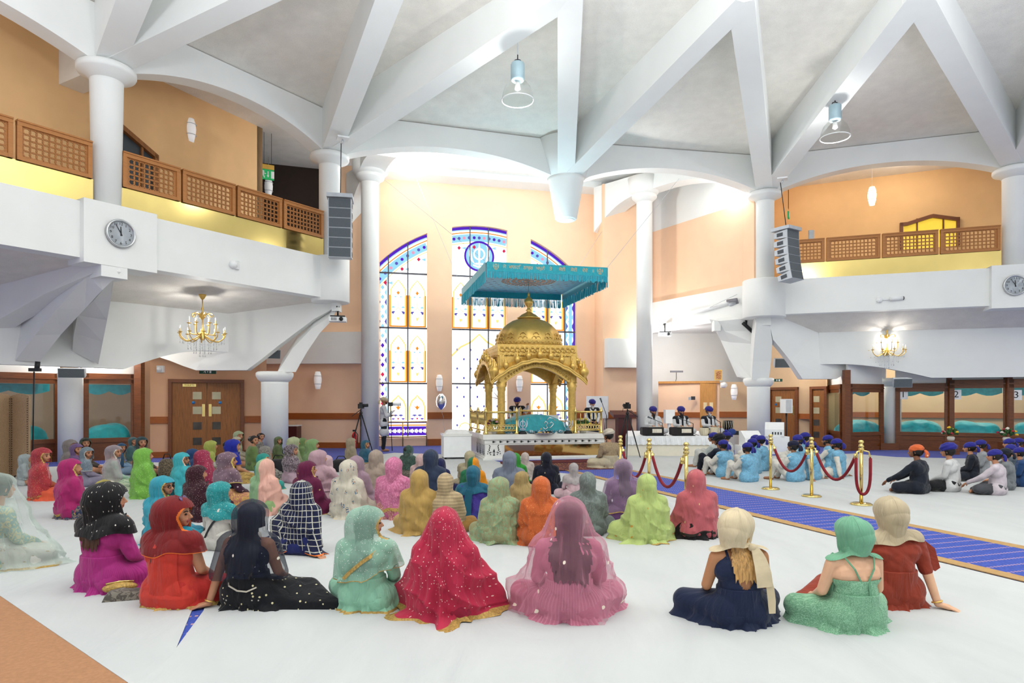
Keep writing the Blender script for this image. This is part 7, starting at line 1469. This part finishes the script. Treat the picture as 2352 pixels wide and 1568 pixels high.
m.build('whisk_hair', mat('pale_hair', '#e8dcd4', .8), r, world=False); m = MB(); m.cyl((0, 0, 0), (.24, -.1, -.12), .015); m.build('handle', SILV, r, world=False)
# rug before the altar
poly_thing('altar_rug', [gxy(1150, 1066), gxy(1420, 1062), gxy(1425, 1078), gxy(1262, 1082)], .012, .008, RUGB, 'dark red patterned rug on the floor before the altar', 'rug')
poly_thing('dark_red_rug', [gxy(1148, 1061), gxy(1400, 1054), gxy(1410, 1061), gxy(1150, 1065)], .012, .006, RUG, 'plain dark red rug strip right against the marble platform', 'rug')

# ================================================================ STAGE, INSTRUMENTS, STANDS
S0, S1, S2, S3 = xd(1437, 19.7), xd(1648, 19.5), xd(1700, 23.3), xd(1440, 23.6)
st = thing('musicians_stage', v3((S0 + S2) / 2, 0), 0, 'low white stage of the musicians with a lace edged cloth', 'stage'); m = MB(); m.prism([v3(p, 0) for p in (S0, S1, S2, S3)], (0, 0, .585)); m.build('stage_body', mat('stage_panel', '#e9e2d0', .6, var=.02), st)
m = MB(); m.prism([v3(p + Vector((0, -.015)), .585) for p in (S0, S1, S2, S3)], (0, 0, .012)); n = 60
for i in range(n):
    a, b = S0.lerp(S1, i / n), S0.lerp(S1, (i + 1) / n); w_ = .02 * sin(i * 1.9); m.quad(v3(a, .597) + Vector((0, -.03, 0)), v3(b, .597) + Vector((0, -.03, 0)), v3(b, .33) + Vector((0, -.05 - .02 * sin((i + 1) * 1.9), .02 * abs(sin((i + 1) * .8)))), v3(a, .33) + Vector((0, -.05 - w_, .02 * abs(sin(i * .8)))))
m.build('lace_cloth', mat('lace_cloth', '#eceef0', .8, bump=.4, bscale=30), st)
def harmonium(px, label):
    c = xd(px, 20.0); r = thing('harmonium', v3(c, ZS), R_(4), label, 'harmonium', 'harmoniums on the stage'); m = MB(); m.box((0, 0, .14), (.5, .3, .24)); m.build('case', mat('harmonium_black', '#191614', .35), r, world=False)
    m = MB(); m.box((-.33, 0, .14), (.16, .28, .2)); [m.box((-.26 - i * .03, 0, .14), (.012, .3, .24)) for i in range(5)]; m.build('bellows', mat('bellows', '#2c2628', .7), r, world=False)
    m = MB(); m.box((.04, -.16, .15), (.3, .012, .12)); [m.ball((.04 - .12 + .06 * i, -.168, .15), (.028, .006, .05), 8, 5) for i in range(5)]; m.build('fretwork', mat('ivory', '#e4dccb', .4), r, world=False); m = MB(); m.box((.04, .02, .265), (.42, .16, .015)); m.build('keyboard', mat('ivory', '#e4dccb', .4), r, world=False); m = MB(); m.box((0, 0, .01), (.62, .36, .02)); m.build('base_board', BLACK, r, world=False)
harmonium(1503, 'black harmonium before the musician nearest the tall column'); harmonium(1570, 'black harmonium before the musician in the middle')
def drum(c, rad, h, label, body):
    r = thing('tabla_drum', c, 0, label, 'drum', 'drums on the stage'); m = MB(); m.lathe([(0, 0), (rad * .7, 0), (rad * 1.05, h * .4), (rad, h * .85), (rad * .95, h), (0, h)], seg=22); m.build('drum_shell', body, r, world=False); m = MB(); m.lathe([(0, h + .003), (rad * .92, h + .003)], seg=20); m.build('drum_head', mat('drum_skin', '#e6dcc6', .6), r, world=False)
    m = MB(); [m.tube([(rad * .75 * cos(a), rad * .75 * sin(a), .02), (rad * 1.08 * cos(a + .1), rad * 1.08 * sin(a + .1), h * .45), (rad * cos(a), rad * sin(a), h * .95)], .008, 4) for a in [2 * pi * k / 14 for k in range(14)]]; m.build('lacing', mat('drum_strap', '#cfc0a0', .7), r, world=False)
drum(v3(xd(1617, 20.0), ZS), .13, .24, 'pale laced tabla drum before the white bearded musician', mat('drum_cream', '#d8cfb6', .5)); drum(v3(xd(1641, 20.05), ZS), .12, .26, 'second laced tabla drum at the stage edge', mat('drum_cream', '#d8cfb6', .5)); drum(v3(xd(1672, 20.6), ZS + .12), .16, .32, 'black and chrome drum resting on the dark case', mat('drum_black', '#16181c', .2, .3))
r = thing('instrument_case', v3(xd(1676, 20.55), ZS), 0, 'dark case with blue cloth under the black drum', 'case'); m = MB(); m.box((0, 0, .06), (.5, .36, .12)); m.build('case_body', BLACK, r, world=False); m = MB(); m.ball((.0, -.18, .1), (.14, .06, .1)); m.build('blue_cloth', Da('#2c4a9c'), r, world=False)
def mic_stand(c, tipv, label, boom=True):
    r = thing('microphone_stand', c, 0, label, 'microphone stand', 'microphone stands'); m = MB(); t = Vector(tipv); h = t.z * .75; m.cyl((0, 0, 0), (0, 0, h), .012, seg=8); [m.cyl((0, 0, .08), (.18 * cos(a), .18 * sin(a), .01), .008, seg=6) for a in (0, 2.1, 4.2)]; m.build('stand', BLACK, r, world=False); m = MB(); m.cyl((0, 0, h), t, .009, seg=6); m.build('boom', BLACK, r, world=False); m = MB(); m.cyl(t, t + (t - Vector((0, 0, h))).normalized() * .14, .02, .028); m.build('microphone', GREY, r, world=False)
mic_stand(v3(xd(1521, 19.85), ZS), (-.28, .15, .52), 'microphone stand before the musician nearest the tall column'); mic_stand(v3(xd(1592, 19.85), ZS), (-.3, .15, .5), 'microphone stand before the middle musician'); mic_stand(v3(xd(1655, 19.9), ZS), (-.22, .15, .55), 'microphone stand before the tabla player'); mic_stand(v3(xd(1393, 20.2), 0), (-.16, -.1, 1.62), 'tall microphone stand right of the platform railing')
def white_speaker(c, rz, label, on=None):
    r = thing('floor_speaker', c, rz, label, 'speaker'); m = MB(); m.prism([(-.28, -.2, 0), (.28, -.2, 0), (.28, -.2, .22), (-.28, -.2, .22)], (0, .42, 0)); m.prism([(-.28, -.2, .22), (-.28, .22, .22), (-.28, .22, .42), (-.28, .1, .44)], (.56, 0, 0)); m.build('speaker_cabinet', WPLAST, r, world=False); m = MB(); [m.box((-.05 + i * .08, -.205, .1), (.04, .01, .08)) for i in range(4)]; m.build('speaker_ports', mat('dark_vent', '#3a3d42', .6), r, world=False)
white_speaker(v3(xd(1725, 19.7), .32), .1, 'white wedge speaker on a white block beside the stage'); white_speaker(v3(xd(1779, 20.6), .55), -.4, 'white wedge speaker on the white box in front of the stout column')
m = MB(); m.box(v3(xd(1725, 19.8), .16), (.8, .6, .32)); tag(m.build('white_block', WPLAST), 'white block under the wedge speaker beside the stage', 'box'); m = MB(); m.box(v3(xd(1783, 20.6), .275), (.62, .5, .55)); tag(m.build('white_block', WPLAST), 'white box standing in front of the right stout column', 'box')
r = thing('stand_speaker', v3(xd(1806, 21.0), 0), .2, 'white loudspeaker on a black pole in front of the oak door', 'speaker'); m = MB(); m.cyl((0, 0, 0), (0, 0, 1.28), .025); [m.cyl((0, 0, .5), (.4 * cos(a), .4 * sin(a), .01), .015) for a in (.3, 2.4, 4.5)]; m.build('stand', BLACK, r, world=False); m = MB(); m.box((0, 0, 1.5), (.26, .28, .45)); m.build('cabinet', WPLAST, r, world=False); m = MB(); m.box((-.01, -.145, 1.5), (.2, .01, .4)); m.build('grille', mat('pale_grille', '#c8cacc', .6), r, world=False)
# ---- rope barrier
VELV = mat('red_velvet', '#7c0d1c', .8, var=.1, vscale=20, sheen=.08); SP = {}
for k, (px, ty, by, lab) in enumerate(((1425, 1001, None, 'brass rope post beside the seated man in the cream turban'), (1491, 1008, None, 'brass rope post behind the pale lime veil'), (1576, 1017, None, 'brass rope post behind the coral pink veil'), (1770, 998, 1124, 'brass rope post on the sheet before the waistcoat group, nearest the stage'), (1864, 1005, 1141, 'brass rope post in the middle of the waistcoat group'), (1978, 1012, 1160, 'brass rope post nearest the camera with a looped rope'))):
    d = FPX * EYE / (by - HY) if by else FPX * .58 / (ty - HY); c = xd(px, d); H_ = EYE - (ty - HY) / FPX * d; SP[k] = v3(c, 0)
    r = thing('rope_post', v3(c, .008), 0, lab, 'rope post', 'brass rope posts of the barrier'); r.scale = (1, 1, H_ / 1.0); m = MB(); m.lathe([(0, 0), (.16, 0), (.16, .015), (.14, .03), (.03, .035), (0, .035)], seg=36); m.build('post_base', BRASS, r, world=False); m = MB(); m.cyl((0, 0, .03), (0, 0, .86), .025, seg=16); m.build('post_tube', BRASS, r, world=False); m = MB(); m.lathe([(.025, .82), (.045, .85), (.04, .87), (.03, .89), (.045, .9), (.03, .93), (.02, .94), (.042, .97), (.03, 1.0), (0, 1.005)], seg=18); m.build('post_finial', BRASS, r, world=False)
def rope(p, q, sag, lab, z=.8):
    r = thing('velvet_rope', (p + q) / 2 + Vector((0, 0, z)), 0, lab, 'rope', 'red velvet ropes of the barrier'); P, Q = p + Vector((0, 0, z)), q + Vector((0, 0, z)); d = (Q - P).normalized(); A, B = P + d * .1 - Vector((0, 0, .03)), Q - d * .1 - Vector((0, 0, .03)); n = 18; pts = [A.lerp(B, i / n) - Vector((0, 0, sag * (1 - (2 * i / n - 1) ** 2))) for i in range(n + 1)]; m = MB(); m.tube(pts, .024, 8); m.build('velvet_cord', VELV, r)
    for e, t in ((P, A), (Q, B)): m = MB(); m.tube([e + (t - e) * .3 + Vector((0, 0, .05)), e + (t - e) * .8 + Vector((0, 0, .05)), t], .014, 6); m.cyl(t + Vector((0, 0, .03)), t - Vector((0, 0, .06)), .03); m.build('brass_hook', BRASS, r)
rope(SP[0], SP[1], .42, 'red velvet rope between the two posts next to the seated man'); rope(SP[1], SP[2], .45, 'red velvet rope hanging over the blue runner'); rope(SP[3], SP[4], .38, 'red velvet rope in front of the waistcoat group, nearest the stage'); rope(SP[4], SP[5], .42, 'red velvet rope sagging to the looped post')
lp = SP[5]; r = thing('velvet_rope', lp + Vector((0, 0, .8)), 0, 'red velvet rope hooked at both ends on one post, hanging in a loop', 'rope', 'red velvet ropes of the barrier'); m = MB(); pts = [lp + Vector((.1 * (-1 if i < 10 else 1) * 0 + .125 * sin((i / 20 - .5) * pi) * (1 if abs(i - 10) > 4 else 1) * .9, -.06, .74 - .56 * cos((i / 20 - .5) * pi) ** .45)) for i in range(21)]; m.tube(pts, .024, 8); m.build('velvet_cord', VELV, r)
for s in (-1, 1): m = MB(); m.tube([lp + Vector((0, -.02, .86)), lp + Vector((s * .09, -.05, .84)), lp + Vector((s * .112, -.06, .74))], .014, 6); m.build('brass_hook', BRASS, r)
# ---- camera tripods, light stand, screen, bits along the walls
def tripod(px, d, label, rz):
    r = thing('camera_tripod', v3(xd(px, d), 0), rz, label, 'tripod', 'camera tripods'); 
    for a in (.2, 2.3, 4.4): m = MB(); m.tube([(.03 * cos(a), .03 * sin(a), 1.25), (.22 * cos(a), .22 * sin(a), .65), (.42 * cos(a), .42 * sin(a), 0.01)], [.02, .018, .012], 7); m.build('leg', BLACK, r, world=False)
    m = MB(); m.cyl((0, 0, .9), (0, 0, 1.42), .02); m.ball((0, 0, 1.3), .05); m.cyl((0, 0, 1.4), (-.3, -.1, 1.2), .01); m.build('centre_column', BLACK, r, world=False); m = MB(); m.box((0, 0, 1.5), (.16, .12, .14)); m.box((0, 0, 1.59), (.08, .08, .05)); m.build('camera_body', BLACK, r, world=False); m = MB(); m.cyl((.04, -.04, 1.52), (.2, -.06, 1.53), .045, .05); m.build('camera_lens', BLACK, r, world=False)
tripod(829, 19.6, 'black tripod with a video camera before the column left of the altar', .5); tripod(1441, 18.9, 'black tripod with a camera between the seated man and the stage', 2.2)
r = thing('handheld_camera', at(897, 928, 21.25), R_(-75), 'camera with a pale lens on a monopod held by the cameraman', 'camera'); m = MB(); m.box((0, 0, 0), (.12, .14, .13)); m.build('camera_body', BLACK, r, world=False); m = MB(); m.cyl((0, .07, 0), (0, .34, 0), .045, .055); m.build('camera_lens', WPLAST, r, world=False); m = MB(); m.cyl((0, 0, -.06), (0, .05, -1.52), .012); m.build('monopod', BLACK, r, world=False)
r = thing('folding_screen', v3(xd(20, 13.6), 0), 0, 'woven beige folding screen at the edge of the photo', 'screen'); SCR = mat('woven_cane', '#b89a78', .8, var=.15, vscale=60, bump=.6, bscale=120)
for a, b in (((-130, 13.3), (-70, 13.9)), ((-70, 13.9), (-20, 13.4)), ((-20, 13.4), (24, 14.0)), ((24, 14.0), (67, 13.7))):
    p, q = xd(*a), xd(*b); m = MB(); n = 8; T = [p.lerp(q, i / n) for i in range(n + 1)]; m.strip([v3(x, .03) for x in T], [v3(x, 1.74 + .06 * sin(pi * i / n)) for i, x in enumerate(T)], (0, .04, 0)); pn = m.build('screen_panel', SCR, r)
    m = MB()
    for e in (.08, .92):
        for i in range(34): c = p.lerp(q, e); m.box(v3(c, .1 + i * .048) + Vector((0, -.003, 0)), (.03, .006, .022))
    m.build('pierced_edge', mat('cane_dark', '#5a4632', .8), pn)
r = thing('lamp_stand', v3(xd(74, 14.2), 0), 0, 'thin black stand with a clamp head beside the folding screen', 'stand'); m = MB(); m.cyl((0, 0, 0), (.04, 0, 2.28), .014); [m.cyl((0, 0, .4), (.35 * cos(a), .35 * sin(a), .01), .012) for a in (0, 2.1, 4.2)]; m.build('stand', BLACK, r, world=False); m = MB(); m.box((.06, 0, 2.32), (.22, .1, .07)); m.cyl((.1, 0, 2.3), (.12, 0, 2.5), .05); m.build('clamp_head', BLACK, r, world=False)
r = thing('fire_extinguisher', v3(xd(814, 22.6), 0), 0, 'red fire extinguisher at the foot of the column left of the altar', 'extinguisher'); m = MB(); m.lathe([(0, .02), (.08, .02), (.085, .08), (.085, .48), (.05, .56), (.025, .6), (0, .6)], seg=18); m.build('cylinder_body', mat('red_enamel', '#c01c28', .3), r, world=False); m = MB(); m.box((.0, 0, .64), (.12, .03, .06)); m.tube([(.03, 0, .62), (.12, 0, .5), (.1, 0, .2)], .014, 6); m.build('valve_hose', BLACK, r, world=False)
r = thing('cabinet', v3(xd(670, 22.6), 0), 0, 'dark red wooden cabinet against the peach wall behind the stout column', 'cabinet'); m = MB(); m.box((0, 0, .4), (.5, .5, .8)); m.build('cabinet_body', mat('dark_cherry', '#4a181a', .4, wood=True), r, world=False); m = MB(); m.box((0, 0, .82), (.54, .54, .04)); m.build('cabinet_top', MARB, r, world=False)
CHER = mat('dark_cherry', '#4a181a', .4, wood=True)
r = thing('lectern', v3(xd(1432, 24.2), 0), .1, 'dark cherry wood lectern between the altar and the tall column', 'lectern'); m = MB(); m.box((0, 0, .55), (.5, .45, 1.1)); m.build('lectern_body', CHER, r, world=False); m = MB(); m.prism([(-.45, -.3, 1.05), (-.45, .3, 1.2), (-.45, .3, 1.32), (-.45, -.3, 1.17)], (.85, 0, 0)); m.build('lectern_top', CHER, r, world=False); m = MB(); m.tube([(.0, .1, 1.28), (.02, .1, 1.45), (.0, .02, 1.52)], .008, 5); m.build('gooseneck_microphone', BLACK, r, world=False)
r = thing('whiteboard', at(1372, 935, 24.9), .2, 'white board standing behind the priest at the right railing', 'board'); m = MB(); m.box((0, 0, 0), (.85, .05, .85)); m.build('board_face', WPLAST, r, world=False); m = MB(); [m.cyl((sx, .05, -.9), (sx, 0, -.4), .02) for sx in (-.3, .3)]; m.build('board_legs', LGREY, r, world=False)
r = thing('foil_balloon', at(1013, 922, 23.6), 0, 'silver foil balloon floating before the window pillar', 'balloon'); m = MB(); m.lathe([(0, -.3), (.06, -.28), (.16, -.15), (.19, 0), (.16, .16), (.07, .28), (0, .3)], seg=22, ribs=-.05, M=Matrix.Rotation(.0, 4, 'X')); m.build('balloon_skin', mat('silver_foil', '#dfe2e8', .12, 1., bump=.4, bscale=12), r, world=False); m = MB(); m.tube([(0, 0, -.3), (.1, 0, -.6), (.08, 0, -.85), (.18, .0, -1.2), (.22, 0, -1.6)], .004, 4); m.build('ribbon', LGREY, r, world=False)
# tubular rails before the windows
for a, b, lab in ((-3.8, -2.05, 'tubular brass rail in front of the left stained glass window'), (2.05, 3.8, 'tubular brass rail in front of the right stained glass window')):
    r = thing('window_guard_rail', wp((a + b) / 2, 0, .25), 0, lab, 'rail'); m = MB(); [m.cyl(wp(a, z, .25), wp(b, z, .25), .025) for z in (.35, .9)]; [m.cyl(wp(u, 0, .25), wp(u, .92, .25), .022) for u in (a, (a + b) / 2, b)]; m.build('tube_rail', mat('rail_brass', '#c9a868', .3, .8), r)
# bags and cases among the women
def bag(px, base, w, h, label, m_, dp=.2):
    c = gxy(px, base); r = thing('bag', v3(c + Vector((0, dp)), .01), .2, label, 'bag'); m = MB(); m.lathe([(0, 0), (.5, 0), (.52, .3), (.48, .8), (.3, 1), (0, 1)], seg=20); v_ = [(x * w, y * dp * 2, z * h) for x, y, z in m.v]; m.v = v_; m.build('bag_body', m_, r, world=False); m = MB(); m.tube([(-w * .25, 0, h * .95), (-w * .15, 0, h * 1.25), (w * .15, 0, h * 1.25), (w * .25, 0, h * .95)], .012, 6); m.build('bag_handle', BLACK, r, world=False)
bag(372, 1100, .32, .4, 'patterned brown backpack beside the lime green veil', fab('#4a4038', 'brocade', '#8a7a5c', 1., 2., False)); bag(632, 1096, .5, .36, 'black bag standing between the teal green and lilac veils', Da('#26242a')); bag(778, 1085, .45, .28, 'black bag on the floor behind the pale pink veil', Da('#26242a')); bag(470, 1258, .2, .22, 'dark camera bag beside the turquoise shawl', Da('#3a342e'))
r = thing('gold_clutch', v3(gxy(262, 1372) + Vector((0, .08)), .012), .5, 'gold clutch purse on the sheet between the magenta and red dresses', 'clutch'); m = MB(); m.ball((0, 0, .05), (.13, .05, .045)); m.build('clutch_body', GTRIM, r, world=False); m = MB(); m.tube([(-.1, 0, .09), (0, 0, .1), (.1, 0, .09)], .008, 6); m.build('clasp', BRASS, r, world=False)
o = tag(mound('crumpled_scarf', gxy(275, 1376) + Vector((.06, .02)), .3, .34, .2, .08, .005, Da('#5c564e', 'brocade', '#8a8478'), 9), 'crumpled grey scarf lying beside the gold clutch', 'scarf')
for ch in KIDS(o):
    if ch.name.startswith('bed_base'): bpy.data.objects.remove(ch)
for c, lab, sd_ in ((v3(xd(2184, 20.3), .42), 'flower bunch on the ledge behind the navy turban', 4), (v3(xd(2312, 19.9), .42), 'flower bunch on the ledge before the booth marked 3', 5)):
    bouquet(c, lab, ('#f0c830', '#f0e8d8', '#b02c3c'), sd_); m = MB(); m.box(v3(c.xy, .21), (.34, .3, .41)); tag(m.build('flower_plinth', MAHOG), 'small wooden plinth under the ' + lab, 'plinth')
r = thing('picture_panel', at(1650, 861, 26.2), 0, 'gilded picture panel leaning on top of the low room', 'picture'); m = MB(); m.box((0, 0, 0), (.3, .04, .42)); m.build('panel_frame', GOLDS, r, world=False); m = MB(); m.box((0, -.022, 0), (.22, .01, .34)); m.build('panel_picture', fab('#c8702c', 'brocade', '#f0d8a8', 1., 1., False), r, world=False)
r = thing('tube_heater', at(1554, 853, 27.0), 0, 'grey bar heater fixed above the low room', 'heater'); m = MB(); m.box((0, 0, 0), (.52, .1, .07)); m.build('heater_bar', mat('dark_steel', '#77777e', .5, .5), r, world=False); m = MB(); m.tube([(0, .04, -.03), (0, .04, -.3), (-.02, .1, -.4)], .012, 5); m.build('cable', BLACK, r, world=False)
r = thing('air_cooler', v3(xd(1537, 23.9), 0), .1, 'white pedestal fan heater behind the musicians', 'heater'); m = MB(); m.box((0, 0, 1.1), (.34, .25, .5)); m.build('heater_body', WPLAST, r, world=False); m = MB(); m.cyl((0, 0, .0), (0, 0, .86), .06); m.build('pedestal', WPLAST, r, world=False)
r = thing('switch_panel', at(1592, 914, 26.5), .1, 'dark switch panel on the low room wall', 'panel'); m = MB(); m.box((0, 0, 0), (.16, .05, .14)); m.build('panel_box', mat('dark_vent', '#3a3d42', .6), r, world=False); m = MB(); m.box((-.14, 0, -.02), (.1, .04, .12)); m.build('meter', LGREY, r, world=False)
# ================================================================ LIGHT, CAMERA
w = bpy.data.worlds.new('world'); SC.world = w; w.use_nodes = True
nt = w.node_tree; nt.nodes.clear(); bg = nt.nodes.new('ShaderNodeBackground'); ow = nt.nodes.new('ShaderNodeOutputWorld')
bg.inputs[0].default_value = (.95, .98, 1., 1); bg.inputs[1].default_value = .56; nt.links.new(bg.outputs[0], ow.inputs[0])
def lamp(x, y, z, w_, r=.4, c=(.97, 1, .99)):  # point light, for visible fixtures and for added unseen fill
    l = bpy.data.lights.new('lamp_or_fill', 'POINT'); l.energy = w_; l.shadow_soft_size = r; l.color = c; o = bpy.data.objects.new('lamp_or_fill', l); COL.objects.link(o); o.location = (x, y, z)
for x, y, z in ((-4, 4, 7.5), (6, 7, 8), (13, 0, 7)): lamp(x, y, z, 150)  # unseen lamps added for further roof pendants, to brighten the hall
def fill_spot(x, y, z, w_):  # unseen spot facing up, added to brighten the roof and beams
    l = bpy.data.lights.new('fill_uplight', 'SPOT'); l.energy = w_; l.shadow_soft_size = .5; l.spot_size = R_(172); l.spot_blend = 1; l.color = (.95, 1, 1); o = bpy.data.objects.new('fill_uplight', l); COL.objects.link(o); o.location = (x, y, z); o.rotation_euler = (pi, 0, 0)
for x, y, z in ((-6, 3, 4.5), (0, 5, 5.3), (6, 5, 5.3), (12, 4, 5), (3, -1, 4.5)): fill_spot(x, y, z, 1900)
for x, y, z, e in ((-10.0, 15.6, 9.35, 80), (-8.7, 17.3, 9.35, 60), (-12.3, 13.4, 9.3, 110), (13.0, 21.4, 9.3, 40), (10.6, 22.6, 9.3, 20)): lamp(x, y, z, e, .15, (1, .93, .82))  # added fill behind the arches, brightens the upper balconies
for x, y, e in ((-11.5, 18.0, 45), (-8.6, 18.7, 50), (10.3, 23.3, 35), (12.3, 23.5, 40), (14.6, 22.9, 40), (16.4, 22.0, 40)): lamp(x, y, 2.9, e, .1, (1, .93, .84))  # added fill lights, no fixtures, for the booths and walls under the balconies
for x, y in ((-12, 17.8), (6.5, 25.6)): lamp(x, y, 3.6, 60, .2, (1, .95, .9))  # extra unseen fill under the left balcony and the gallery
for c in (at(1189, 203, 14.4), at(1918, 292, 16.6)): lamp(c.x, c.y, c.z - .14, 55, .07, (1, .99, .97))
for c in (at(465, 740, 16.3), at(2037, 790, 21.4)): lamp(c.x, c.y, c.z + .1, 140 if c.x < 0 else 30, .05, (1, .96, .9))
lamp(-3.5, 23.0, 9.6, 25, .2); lamp(3.9, 25.0, 9.6, 25, .2); lamp(5.2, 24.3, 4.2, 70, .1); lamp(.5, 20.4, 5.75, 110, .15); lamp(1.75, 21.0, 7.7, 170, .12, (1, .97, .95)); lamp(-4.0, 19.4, 8.95, 45, .1, (1, .97, .95)); lamp(7.4, 22.3, 9.0, 35, .1, (1, .97, .95))  # added fill around the altar, some hidden by canopy, stump and arches
cam = bpy.data.cameras.new('camera'); co = bpy.data.objects.new('camera', cam); COL.objects.link(co)
co.location = (0, 0, EYE); co.rotation_euler = (pi / 2, 0, 0); cam.sensor_width = 36; cam.lens = 36 * FPX / 2352; cam.shift_y = (HY - 784) / 2352; cam.clip_end = 200
SC.camera = co
SC.view_settings.view_transform = 'Standard'; SC.view_settings.look = 'None'; SC.view_settings.gamma = 1; SC.view_settings.use_curve_mapping = False; SC.view_settings.exposure = 0.68
SC.cycles.max_bounces = 8; SC.cycles.diffuse_bounces = 5; SC.cycles.glossy_bounces = 3; SC.cycles.transparent_max_bounces = 16; SC.cycles.transmission_bounces = 4
SC.cycles.caustics_reflective = False; SC.cycles.caustics_refractive = False; SC.cycles.sample_clamp_indirect = 6
SC.cycles.use_denoising = True
